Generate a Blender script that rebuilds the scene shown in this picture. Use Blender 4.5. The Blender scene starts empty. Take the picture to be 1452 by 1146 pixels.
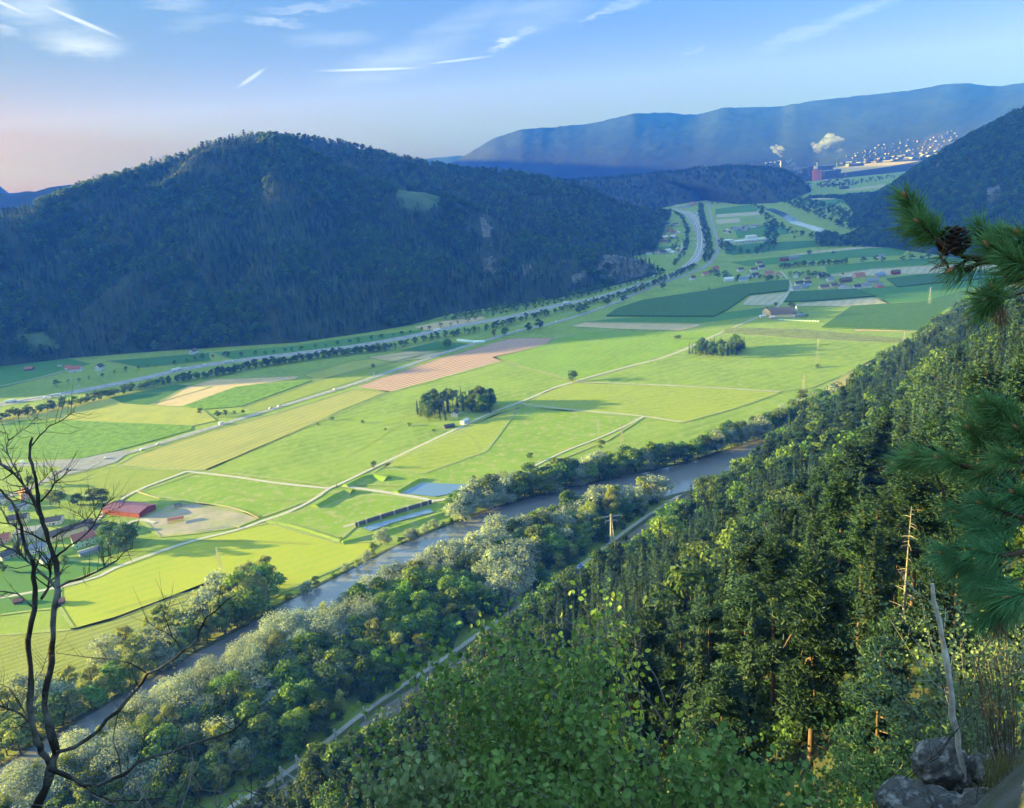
import bpy, math, random
import numpy as np
from mathutils import Vector, Matrix
sc = bpy.context.scene
C = sc.collection
R_ = math.radians
# ---------------------------------------------------------------- camera
FPX = 1140.0; CH = 250.0
PITCH, ROLL = R_(16.7), R_(4.7)
_f = np.array([0, math.cos(PITCH), -math.sin(PITCH)])
_u0 = np.array([0, math.sin(PITCH), math.cos(PITCH)]); _r0 = np.array([1., 0, 0])
CR = _r0*math.cos(ROLL)-_u0*math.sin(ROLL); CU = _u0*math.cos(ROLL)+_r0*math.sin(ROLL)
cam = bpy.data.cameras.new("camera"); cam.lens = FPX/1452*36; cam.sensor_width = 36
cam.clip_start = 0.1; cam.clip_end = 90000
camo = bpy.data.objects.new("camera", cam); C.objects.link(camo)
M = Matrix(((CR[0], CU[0], -_f[0], 0), (CR[1], CU[1], -_f[1], 0), (CR[2], CU[2], -_f[2], CH), (0, 0, 0, 1)))
camo.matrix_world = M
sc.camera = camo
def ray(px, py):
    return _f+CR*(px-726)/FPX+CU*(573-py)/FPX
def G(px, py, z=0.0):                       # a point of the photograph on the level z
    d = ray(px, py); t = (CH-z)/-d[2]; return d*t+np.array([0, 0, CH])
def D(px, py, dist):                        # a point at a real horizontal distance
    d = ray(px, py); t = dist/math.hypot(d[0], d[1]); return d*t+np.array([0, 0, CH])
def PX(x, y, z):
    v = np.array([x, y, z-CH]); k = v@_f
    return 726+FPX*(v@CR)/k, 573-FPX*(v@CU)/k
# ---------------------------------------------------------------- light
SUN_AZ = math.atan2(-0.975, 0.19)           # towards the sun, measured from +Y to +X
SUN_EL = R_(8.8)
sd = Vector((math.sin(SUN_AZ)*math.cos(SUN_EL), math.cos(SUN_AZ)*math.cos(SUN_EL), math.sin(SUN_EL)))
sun = bpy.data.lights.new("sun", 'SUN'); sun.energy = 4.4; sun.angle = R_(0.5); sun.color = (1.0, 0.90, 0.74)
suno = bpy.data.objects.new("sun", sun); C.objects.link(suno)
suno.rotation_euler = sd.to_track_quat('Z', 'Y').to_euler(); suno.location = (-60, 0, 330)
w = bpy.data.worlds.new("World"); sc.world = w; w.use_nodes = True
nt = w.node_tree; N = nt.nodes; L = nt.links; N.clear()
def nd(t, **k):
    n = N.new(t)
    for a, b in k.items(): setattr(n, a, b)
    return n
def vmath(op, a, b=None):
    n = nd('ShaderNodeVectorMath', operation=op)
    for i, v in enumerate((a, b)):
        if v is None: continue
        if isinstance(v, (tuple, list, np.ndarray)): n.inputs[i].default_value = tuple(v)
        else: L.new(v, n.inputs[i])
    return n
def fmath(op, a, b=None, c=None, clamp=False):
    n = nd('ShaderNodeMath', operation=op); n.use_clamp = clamp
    for i, v in enumerate((a, b, c)):
        if v is None: continue
        if isinstance(v, (int, float)): n.inputs[i].default_value = v
        else: L.new(v, n.inputs[i])
    return n.outputs[0]
def mixc(fac, a, b):
    n = nd('ShaderNodeMix', data_type='RGBA')
    for i, v in ((0, fac), (6, a), (7, b)):
        if isinstance(v, (int, float)): n.inputs[i].default_value = v
        elif isinstance(v, tuple): n.inputs[i].default_value = v
        else: L.new(v, n.inputs[i])
    return n.outputs[2]
sky = nd('ShaderNodeTexSky', sky_type='NISHITA', sun_disc=False)
sky.sun_elevation = SUN_EL; sky.sun_rotation = SUN_AZ; sky.altitude = 600
sky.air_density = 1.0; sky.dust_density = 1.2; sky.ozone_density = 2.5
tc = nd('ShaderNodeTexCoord')
dirn = tc.outputs['Generated']
sep = nd('ShaderNodeSeparateXYZ'); L.new(dirn, sep.inputs[0])
nz = nd('ShaderNodeTexNoise'); nz.inputs['Scale'].default_value = 9; nz.inputs['Detail'].default_value = 6
nmap = nd('ShaderNodeMapping'); nmap.inputs['Scale'].default_value = (1, 1, 7); nmap.inputs['Rotation'].default_value = (0, R_(-8), 0)
L.new(dirn, nmap.inputs[0]); L.new(nmap.outputs[0], nz.inputs['Vector'])
nz2 = nd('ShaderNodeTexNoise'); nz2.inputs['Scale'].default_value = 60; nz2.inputs['Detail'].default_value = 5
nmap2 = nd('ShaderNodeMapping'); nmap2.inputs['Scale'].default_value = (1, 1, 4)
L.new(dirn, nmap2.inputs[0]); L.new(nmap2.outputs[0], nz2.inputs['Vector'])
warp = vmath('SCALE', vmath('SUBTRACT', nz2.outputs['Color'], (0.5, 0.5, 0.5)).outputs[0]); warp.inputs['Scale'].default_value = 0.02
dw = vmath('ADD', dirn, warp.outputs[0]).outputs[0]
# cirrus streaks and contrails, each at its own bearing and height in the sky: px, py, half length, half width, tilt, opacity
WISPS = [(38, 8, 48, 22, 8, .75), (112, 58, 52, 18, 6, .8), (8, 44, 18, 6, 0, .6), (252, 5, 38, 9, 6, .7), (392, 32, 44, 5, 1, .6),
         (430, 12, 70, 5, 8, .35), (290, 28, 46, 6, 12, .25), (470, 55, 75, 12, 6, .22), (560, 88, 110, 22, 16, .35),
         (640, 45, 120, 22, 22, .28), (714, 61, 30, 6, 20, .75), (748, 44, 18, 5, 12, .4), (850, 20, 30, 5, 14, .6), (760, 20, 90, 26, 10, .25),
         (900, 3, 60, 6, 8, .4), (1190, 28, 100, 8, 14, .28), (1120, 50, 50, 6, 14, .2), (980, 73, 22, 4, 10, .28), (495, 4, 40, 4, 3, .3), (265, 40, 30, 4, 10, .25),
         (40, 250, 190, 16, 6, .10)]
CONTRAILS = [(-20, -2, 33, 14, 2.0, .95), (70, 18, 150, 39, 2.3, .95), (338, 124, 376, 97, 2.0, .7), (455, 105, 600, 92, 1.6, .9), (600, 92, 700, 79, 1.3, .6)]
acc = None
def wisp(px, py, hl, hw, tilt, op, soft, dvec):
    c = ray(px, py); c /= np.linalg.norm(c)
    ca, sa = math.cos(R_(tilt)), math.sin(R_(tilt))
    a = CR*ca+CU*sa; b = -CR*sa+CU*ca
    a = a-c*(a@c); b = b-c*(b@c)
    da = vmath('DOT_PRODUCT', dvec, tuple(a*FPX/hl)).outputs['Value']
    db = vmath('DOT_PRODUCT', dvec, tuple(b*FPX/hw)).outputs['Value']
    # the dot products vanish at the centre because a, b are orthogonal to c
    r = fmath('SQRT', fmath('ADD', fmath('MULTIPLY', da, da), fmath('MULTIPLY', db, db)))
    m = nd('ShaderNodeMapRange', interpolation_type='SMOOTHSTEP'); L.new(r, m.inputs[0])
    m.inputs[1].default_value = 1.15; m.inputs[2].default_value = soft; m.inputs[3].default_value = 0; m.inputs[4].default_value = op
    front = fmath('GREATER_THAN', vmath('DOT_PRODUCT', dvec, tuple(c)).outputs['Value'], 0.0)
    return fmath('MULTIPLY', m.outputs[0], front)
for wp in WISPS:
    o = wisp(*wp, 0.15, dw)
    acc = o if acc is None else fmath('MAXIMUM', acc, o)
str_ = nd('ShaderNodeMapRange'); L.new(nz.outputs['Fac'], str_.inputs[0]); str_.inputs[1].default_value = .3; str_.inputs[2].default_value = .62; str_.inputs[3].default_value = .25
acc = fmath('MULTIPLY', acc, str_.outputs[0])
for x0, y0, x1, y1, hw, op in CONTRAILS:
    ln = math.hypot(x1-x0, y1-y0)/2
    o = wisp((x0+x1)/2, (y0+y1)/2, ln, hw*1.3, math.degrees(math.atan2(-(y1-y0), x1-x0)), op, 0.3, dirn)
    acc = fmath('MAXIMUM', acc, o)
# tint of the evening air: paler and warmer just above the horizon
rampn = nd('ShaderNodeValToRGB'); L.new(sep.outputs[2], rampn.inputs[0])
cr = rampn.color_ramp
cr.elements[0].position = 0.0; cr.elements[0].color = (.34, .26, .17, 1)
cr.elements[1].position = 0.60; cr.elements[1].color = (4.0, 3.4, 2.9, 1)
for p, c in ((.03, (.36, .28, .11, 1)), (.08, (.51, .285, .07, 1)), (.14, (.36, .275, .095, 1)), (.25, (.275, .32, .175, 1)), (.38, (1.3, 1.25, 1.3, 1))):
    e = cr.elements.new(p); e.color = c
tint = nd('ShaderNodeMix', data_type='RGBA', blend_type='MULTIPLY'); tint.inputs[0].default_value = 1
L.new(sky.outputs[0], tint.inputs[6]); L.new(rampn.outputs[0], tint.inputs[7])
cloudy = mixc(acc, tint.outputs[2], (2.1, 2.25, 2.4, 1))
bg = nd('ShaderNodeBackground'); L.new(cloudy, bg.inputs[0]); bg.inputs[1].default_value = 0.06
wo = nd('ShaderNodeOutputWorld'); L.new(bg.outputs[0], wo.inputs[0])
sc.view_settings.view_transform = 'Standard'; sc.view_settings.look = 'None'
sc.view_settings.gamma = 1; sc.view_settings.exposure = 2.75
sc.render.engine = 'CYCLES'
cy = sc.cycles
cy.max_bounces = 4; cy.diffuse_bounces = 2; cy.glossy_bounces = 2; cy.transmission_bounces = 2; cy.transparent_max_bounces = 6; cy.volume_bounces = 0
cy.use_denoising = True; cy.use_adaptive_sampling = True; cy.adaptive_threshold = 0.02
cy.sample_clamp_indirect = 4
# ---------------------------------------------------------------- helpers
rng = np.random.RandomState(7)
def _hash(ix, iy, seed):
    h = (ix.astype(np.int64)*374761393+iy.astype(np.int64)*668265263+seed*974711) & 0x7fffffff
    h = ((h ^ (h >> 13))*1274126177) & 0x7fffffff
    return ((h ^ (h >> 16)) & 0xffff)/65535.0
def vnoise(x, y, seed=0):
    x = np.asarray(x, float); y = np.asarray(y, float)
    ix = np.floor(x); iy = np.floor(y); fx = x-ix; fy = y-iy
    fx = fx*fx*(3-2*fx); fy = fy*fy*(3-2*fy)
    a = _hash(ix, iy, seed); b = _hash(ix+1, iy, seed); c = _hash(ix, iy+1, seed); d = _hash(ix+1, iy+1, seed)
    return (a*(1-fx)+b*fx)*(1-fy)+(c*(1-fx)+d*fx)*fy
def fbm(x, y, seed=0, o=4):
    s = 0; a = .5; x = np.asarray(x, float); y = np.asarray(y, float)
    for i in range(o):
        s = s+a*(vnoise(x, y, seed+i*17)*2-1); x = x*2.03+11; y = y*2.03+5; a *= .5
    return s
def tag(o, label=None, cat=None, group=None, kind=None):
    if label: o['label'] = label
    if cat: o['category'] = cat
    if group: o['group'] = group
    if kind: o['kind'] = kind
    return o
def link(name, me, parent=None, mats=()):
    o = bpy.data.objects.new(name, me); C.objects.link(o)
    if parent is not None: o.parent = parent
    for m in mats: me.materials.append(m)
    return o
def mesh_np(name, V, F, mats=(), mi=None, smooth=False):
    """V (n,3); F a list of (m,k) index arrays, one per polygon size"""
    me = bpy.data.meshes.new(name)
    V = np.asarray(V, np.float32)
    if isinstance(F, np.ndarray): F = [F]
    F = [np.asarray(f, np.int32) for f in F if len(f)]
    me.vertices.add(len(V)); me.vertices.foreach_set('co', V.ravel())
    loops = np.concatenate([f.ravel() for f in F]); sizes = np.concatenate([np.full(len(f), f.shape[1], np.int32) for f in F])
    me.loops.add(len(loops)); me.loops.foreach_set('vertex_index', loops)
    me.polygons.add(len(sizes)); starts = np.concatenate([[0], np.cumsum(sizes)[:-1]]).astype(np.int32)
    me.polygons.foreach_set('loop_start', starts); me.polygons.foreach_set('loop_total', sizes)
    if mi is not None: me.polygons.foreach_set('material_index', np.asarray(mi, np.int32))
    if smooth: me.polygons.foreach_set('use_smooth', np.ones(len(sizes), bool))
    for m in mats: me.materials.append(m)
    me.update(calc_edges=True); me.validate()
    return me
class MB:
    """collects shapes for ONE mesh object"""
    def __init__(s): s.v = []; s.f = []; s.m = []
    def add(s, vs, fs, m=0):
        b = len(s.v); s.v += [tuple(v) for v in vs]; s.f += [tuple(i+b for i in f) for f in fs]; s.m += [m]*len(fs); return s
    def box(s, cx, cy, cz, sx, sy, sz, rot=0, m=0):
        ca, sa = math.cos(rot), math.sin(rot); vs = []
        for dz in (-.5, .5):
            for dx, dy in ((-.5, -.5), (.5, -.5), (.5, .5), (-.5, .5)):
                x, y = dx*sx, dy*sy; vs.append((cx+x*ca-y*sa, cy+x*sa+y*ca, cz+dz*sz))
        return s.add(vs, [(3, 2, 1, 0), (4, 5, 6, 7), (0, 1, 5, 4), (1, 2, 6, 5), (2, 3, 7, 6), (3, 0, 4, 7)], m)
    def tube(s, pts, rad, n=6, m=0, cap=True):
        pts = [Vector(p) for p in pts]
        if not isinstance(rad, (list, tuple)): rad = [rad]*len(pts)
        vs = []; fs = []; ref = None
        for i, p in enumerate(pts):
            t = (pts[min(i+1, len(pts)-1)]-pts[max(i-1, 0)])
            if t.length < 1e-9: t = Vector((0, 0, 1))
            t.normalize()
            if ref is None: ref = Vector((0, 0, 1)) if abs(t.z) < .9 else Vector((1, 0, 0))
            a = (ref-t*ref.dot(t))
            if a.length < 1e-6: a = t.orthogonal()
            a.normalize(); b = t.cross(a); ref = a
            for k in range(n):
                q = 2*math.pi*k/n; vs.append(p+(a*math.cos(q)+b*math.sin(q))*rad[i])
        for i in range(len(pts)-1):
            for k in range(n):
                k2 = (k+1) % n; fs.append((i*n+k, i*n+k2, i*n+n+k2, i*n+n+k))
        if cap: fs.append(tuple(range(n))[::-1]); fs.append(tuple(range((len(pts)-1)*n, len(pts)*n)))
        return s.add(vs, fs, m)
    def prism(s, poly, z0, z1, m=0, mtop=None):
        n = len(poly); a = sum(poly[i][0]*poly[(i+1) % n][1]-poly[(i+1) % n][0]*poly[i][1] for i in range(n))
        if a < 0: poly = poly[::-1]
        vs = [(p[0], p[1], z0) for p in poly]+[(p[0], p[1], z1) for p in poly]
        s.add(vs, [(i, (i+1) % n, n+(i+1) % n, n+i) for i in range(n)], m)
        return s.add([(p[0], p[1], z1) for p in poly], [tuple(range(n))], m if mtop is None else mtop)
    def mesh(s, name, mats=(), smooth=False):
        me = bpy.data.meshes.new(name); me.from_pydata(s.v, [], s.f)
        for m in mats: me.materials.append(m)
        me.polygons.foreach_set('material_index', s.m)
        if smooth: me.polygons.foreach_set('use_smooth', [True]*len(s.f))
        me.update(); return me
    def build(s, name, mat, parent=None, smooth=False):
        return link(name, s.mesh(name, mat if isinstance(mat, (list, tuple)) else [mat], smooth), parent)
def empty(name, loc=(0, 0, 0), rz=0):
    o = bpy.data.objects.new(name, None); C.objects.link(o); o.location = loc; o.rotation_euler = (0, 0, rz)
    o.empty_display_size = .5; return o
def copy_tree(o, parent=None):
    c = o.copy(); C.objects.link(c); c.parent = parent
    if parent is None and 'label' in c: pass
    for ch in o.children: copy_tree(ch, c)
    return c
# ---------------------------------------------------------------- materials
def mat(name, col, col2=None, scale=1.0, rough=.9, detail=4, bump=0, bscale=None, spec=.2, rand=0, stripes=None, trans=0, metal=0, vec='Object', c3=None, s3=None, mscale=(1, 1, 1)):
    m = bpy.data.materials.new(name); m.use_nodes = True
    n = m.node_tree.nodes; l = m.node_tree.links; b = n['Principled BSDF']
    b.inputs['Roughness'].default_value = rough; b.inputs['Specular IOR Level'].default_value = spec; b.inputs['Metallic'].default_value = metal
    tcn = n.new('ShaderNodeTexCoord'); co = tcn.outputs[vec if vec != 'World' else 'Object']
    if vec == 'World': co = n.new('ShaderNodeNewGeometry').outputs['Position']
    if mscale != (1, 1, 1):
        mp = n.new('ShaderNodeMapping'); mp.inputs['Scale'].default_value = mscale; l.new(co, mp.inputs[0]); co = mp.outputs[0]
    out = None
    def mx(f, a, bb, mode='MIX', fv=None):
        q = n.new('ShaderNodeMix'); q.data_type = 'RGBA'; q.blend_type = mode
        for i, v in ((0, f), (6, a), (7, bb)):
            if isinstance(v, (int, float)): q.inputs[i].default_value = v
            elif isinstance(v, tuple): q.inputs[i].default_value = (*v[:3], 1)
            else: l.new(v, q.inputs[i])
        return q.outputs[2]
    cur = tuple(col)
    if col2 is not None:
        t = n.new('ShaderNodeTexNoise'); t.inputs['Scale'].default_value = scale; t.inputs['Detail'].default_value = detail; l.new(co, t.inputs['Vector'])
        mr = n.new('ShaderNodeMapRange'); l.new(t.outputs['Fac'], mr.inputs[0]); mr.inputs[1].default_value = .35; mr.inputs[2].default_value = .65
        cur = mx(mr.outputs[0], cur, tuple(col2))
    if c3 is not None:
        t = n.new('ShaderNodeTexNoise'); t.inputs['Scale'].default_value = s3; t.inputs['Detail'].default_value = 5; t.inputs['Roughness'].default_value = .65; l.new(co, t.inputs['Vector'])
        mr = n.new('ShaderNodeMapRange'); l.new(t.outputs['Fac'], mr.inputs[0]); mr.inputs[1].default_value = .48; mr.inputs[2].default_value = .68
        cur = mx(mr.outputs[0], cur, tuple(c3))
    if stripes:
        ang, width, colr, amt = stripes
        mp = n.new('ShaderNodeMapping'); mp.inputs['Rotation'].default_value = (0, 0, -ang); l.new(co, mp.inputs[0])
        wv = n.new('ShaderNodeTexWave'); wv.bands_direction = 'Y'; wv.inputs['Scale'].default_value = .314/width; wv.inputs['Distortion'].default_value = 2.4
        wv.inputs['Detail'].default_value = 2; wv.inputs['Detail Scale'].default_value = .6; l.new(mp.outputs[0], wv.inputs['Vector'])
        mu = n.new('ShaderNodeMath'); mu.operation = 'MULTIPLY'; l.new(wv.outputs['Fac'], mu.inputs[0]); mu.inputs[1].default_value = amt
        cur = mx(mu.outputs[0], cur, tuple(colr))
    if rand:
        oi = n.new('ShaderNodeObjectInfo'); hs = n.new('ShaderNodeHueSaturation')
        mr = n.new('ShaderNodeMapRange'); l.new(oi.outputs['Random'], mr.inputs[0]); mr.inputs[3].default_value = 1-rand; mr.inputs[4].default_value = 1+rand*1.3
        l.new(mr.outputs[0], hs.inputs['Value'])
        m2 = n.new('ShaderNodeMath'); m2.operation = 'MULTIPLY'; l.new(oi.outputs['Random'], m2.inputs[0]); m2.inputs[1].default_value = 7.31
        m3 = n.new('ShaderNodeMath'); m3.operation = 'FRACT'; l.new(m2.outputs[0], m3.inputs[0])
        m4 = n.new('ShaderNodeMapRange'); l.new(m3.outputs[0], m4.inputs[0]); m4.inputs[3].default_value = .5-rand*.09; m4.inputs[4].default_value = .5+rand*.06
        l.new(m4.outputs[0], hs.inputs['Hue'])
        if isinstance(cur, tuple): hs.inputs['Color'].default_value = (*cur[:3], 1)
        else: l.new(cur, hs.inputs['Color'])
        cur = hs.outputs[0]
    if isinstance(cur, tuple): b.inputs['Base Color'].default_value = (*cur[:3], 1)
    else: l.new(cur, b.inputs['Base Color'])
    if bump:
        t = n.new('ShaderNodeTexNoise'); t.inputs['Scale'].default_value = bscale or scale*4; t.inputs['Detail'].default_value = 6; t.inputs['Roughness'].default_value = .7; l.new(co, t.inputs['Vector'])
        bp = n.new('ShaderNodeBump'); bp.inputs['Strength'].default_value = 1; bp.inputs['Distance'].default_value = bump; l.new(t.outputs['Fac'], bp.inputs['Height']); l.new(bp.outputs[0], b.inputs['Normal'])
    if trans:
        tr = n.new('ShaderNodeBsdfTranslucent'); ms = n.new('ShaderNodeMixShader'); ms.inputs[0].default_value = trans
        if isinstance(cur, tuple): tr.inputs[0].default_value = (*cur[:3], 1)
        else: l.new(cur, tr.inputs[0])
        l.new(b.outputs[0], ms.inputs[1]); l.new(tr.outputs[0], ms.inputs[2]); l.new(ms.outputs[0], n['Material Output'].inputs[0])
    return m
# ---------------------------------------------------------------- setting: ground, fields, roads, water
GR = (.17, .25, .035)
MG = mat('meadow_grass', (.26, .37, .045), (.18, .29, .036), .018, bump=.45, bscale=1.1, trans=.3, vec='World', c3=(.33, .38, .10), s3=.11, stripes=(.52, 13, (.31, .40, .09), .38))
MGP = mat('pale_meadow', (.25, .37, .04), (.20, .33, .03), .03, bump=.35, bscale=1.3, trans=.3, vec='World', c3=(.38, .38, .16), s3=.12)
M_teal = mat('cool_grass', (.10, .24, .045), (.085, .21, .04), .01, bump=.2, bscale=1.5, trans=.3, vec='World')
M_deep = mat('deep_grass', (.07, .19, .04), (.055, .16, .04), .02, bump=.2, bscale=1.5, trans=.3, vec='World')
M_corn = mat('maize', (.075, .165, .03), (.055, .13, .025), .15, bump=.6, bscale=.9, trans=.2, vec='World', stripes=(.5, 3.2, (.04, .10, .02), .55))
M_cornb = mat('young_crop', (.17, .32, .03), (.10, .22, .02), .12, bump=.6, bscale=.5, trans=.3, vec='World', c3=(.24, .36, .07), s3=.3)
M_wheat = mat('ripe_barley', (.38, .39, .08), (.32, .35, .07), .05, bump=.35, bscale=1.0, trans=.25, vec='World')
M_beige = mat('dry_meadow', (.40, .39, .11), (.34, .36, .10), .04, bump=.35, bscale=1.0, trans=.25, vec='World', stripes=(.969, 9, (.26, .24, .08), .35))
M_stub = mat('stubble', (.50, .36, .18), (.40, .31, .16), .05, bump=.25, bscale=1.0, vec='World', stripes=(.594, 6, (.36, .27, .15), .4))
M_stubg = mat('grey_stubble', (.33, .29, .20), (.26, .26, .16), .04, bump=.2, bscale=1.0, vec='World', stripes=(1.0, 14, (.42, .37, .25), .5))
M_hay = mat('hay_swaths', (.19, .125, .11), (.23, .155, .12), .06, bump=.6, bscale=.6, vec='World', stripes=(.677, 7.5, (.47, .30, .21), 1.0))
M_olive = mat('olive_crop', (.28, .33, .05), (.22, .30, .04), .08, bump=.4, bscale=1.0, trans=.25, vec='World', c3=(.28, .32, .08), s3=.4)
M_lime = mat('mown_meadow', (.40, .46, .045), (.32, .42, .04), .02, bump=.35, bscale=1.2, trans=.3, vec='World', stripes=(.516, 9, (.44, .44, .06), .6))
M_rough = mat('rough_pasture', (.27, .31, .06), (.18, .24, .05), .05, bump=.6, bscale=.7, trans=.3, vec='World', stripes=(.523, 5, (.34, .36, .10), .7))
M_weeds = mat('weedy_strip', (.11, .15, .06), (.20, .24, .07), .08, bump=.6, bscale=.6, trans=.2, vec='World', c3=(.30, .30, .12), s3=.25)
M_gold = mat('golden_grass', (.44, .36, .13), (.34, .31, .10), .06, bump=.4, bscale=1.0, trans=.2, vec='World', stripes=(.767, 5, (.28, .24, .12), .5))
M_sand = mat('sandy_earth', (.33, .28, .21), (.25, .22, .17), .07, bump=.1, bscale=1.0, vec='World', c3=(.20, .24, .09), s3=.06)
M_gravel = mat('gravel', (.42, .39, .33), (.34, .32, .27), .4, vec='World')
M_asph = mat('asphalt', (.24, .24, .24), (.20, .20, .205), .15, rough=.8, vec='World')
M_white = mat('road_paint', (.75, .75, .72)); M_conc = mat('concrete', (.38, .37, .35), (.30, .30, .28), .5, vec='World')
M_ballast = mat('ballast', (.20, .18, .16), (.14, .13, .12), .8, vec='World', bump=.05, bscale=6)
M_bank = mat('bank_earth', (.06, .075, .03), (.10, .11, .04), .1, bump=.3, bscale=1, vec='World')
M_water = mat('river_water', (.19, .19, .185), (.15, .155, .155), .02, rough=.10, spec=.7, bump=.05, bscale=.5, vec='World')
M_pond = mat('pond_water', (.10, .16, .24), rough=.03, spec=.9)
M_forestfloor = mat('forest_floor', (.030, .045, .018), (.05, .06, .03), .02, bump=1, bscale=.1, vec='World')
M_rock = mat('limestone', (.21, .205, .185), (.09, .09, .075), .12, bump=5.0, bscale=.16, vec='World', c3=(.07, .09, .04), s3=.03)
M_clear = mat('hill_clearing', (.07, .12, .04), (.05, .085, .035), .06, bump=.5, bscale=.3, vec='World', c3=(.10, .13, .06), s3=.03)
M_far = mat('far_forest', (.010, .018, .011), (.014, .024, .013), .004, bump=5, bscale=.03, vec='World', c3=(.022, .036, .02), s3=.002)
# valley floor
gm = MB()
E = [-12000, -5000, -1500, 0, 1500, 6000, 14000]; EY = [-4000, -300, 400, 1200, 3000, 8000, 14500]
for y in EY:
    for x in E: gm.v.append((x, y, 0))
for j in range(6):
    for i in range(6): a = j*7+i; gm.f.append((a, a+1, a+8, a+7)); gm.m.append(0)
tag(gm.build('ground', MG), 'green valley floor of meadows between the wooded hills', 'ground', kind='structure')
_lv = [0.02]
def level():
    _lv[0] += .006; return _lv[0]
def field(poly, m, label, name='field', h=0):
    z = level(); mb = MB()
    pts = [G(*p)[:2] for p in poly]
    pts = [(float(a), float(b)) for a, b in pts]
    if h: mb.prism(pts, -.2, h+z)
    else:
        n = len(pts); ar = sum(pts[i][0]*pts[(i+1) % n][1]-pts[(i+1) % n][0]*pts[i][1] for i in range(n))
        if ar < 0: pts = pts[::-1]
        mb.add([(x, y, z) for x, y in pts], [tuple(range(n))])
    return tag(mb.build(name, m), label, 'field', kind='structure')
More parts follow.
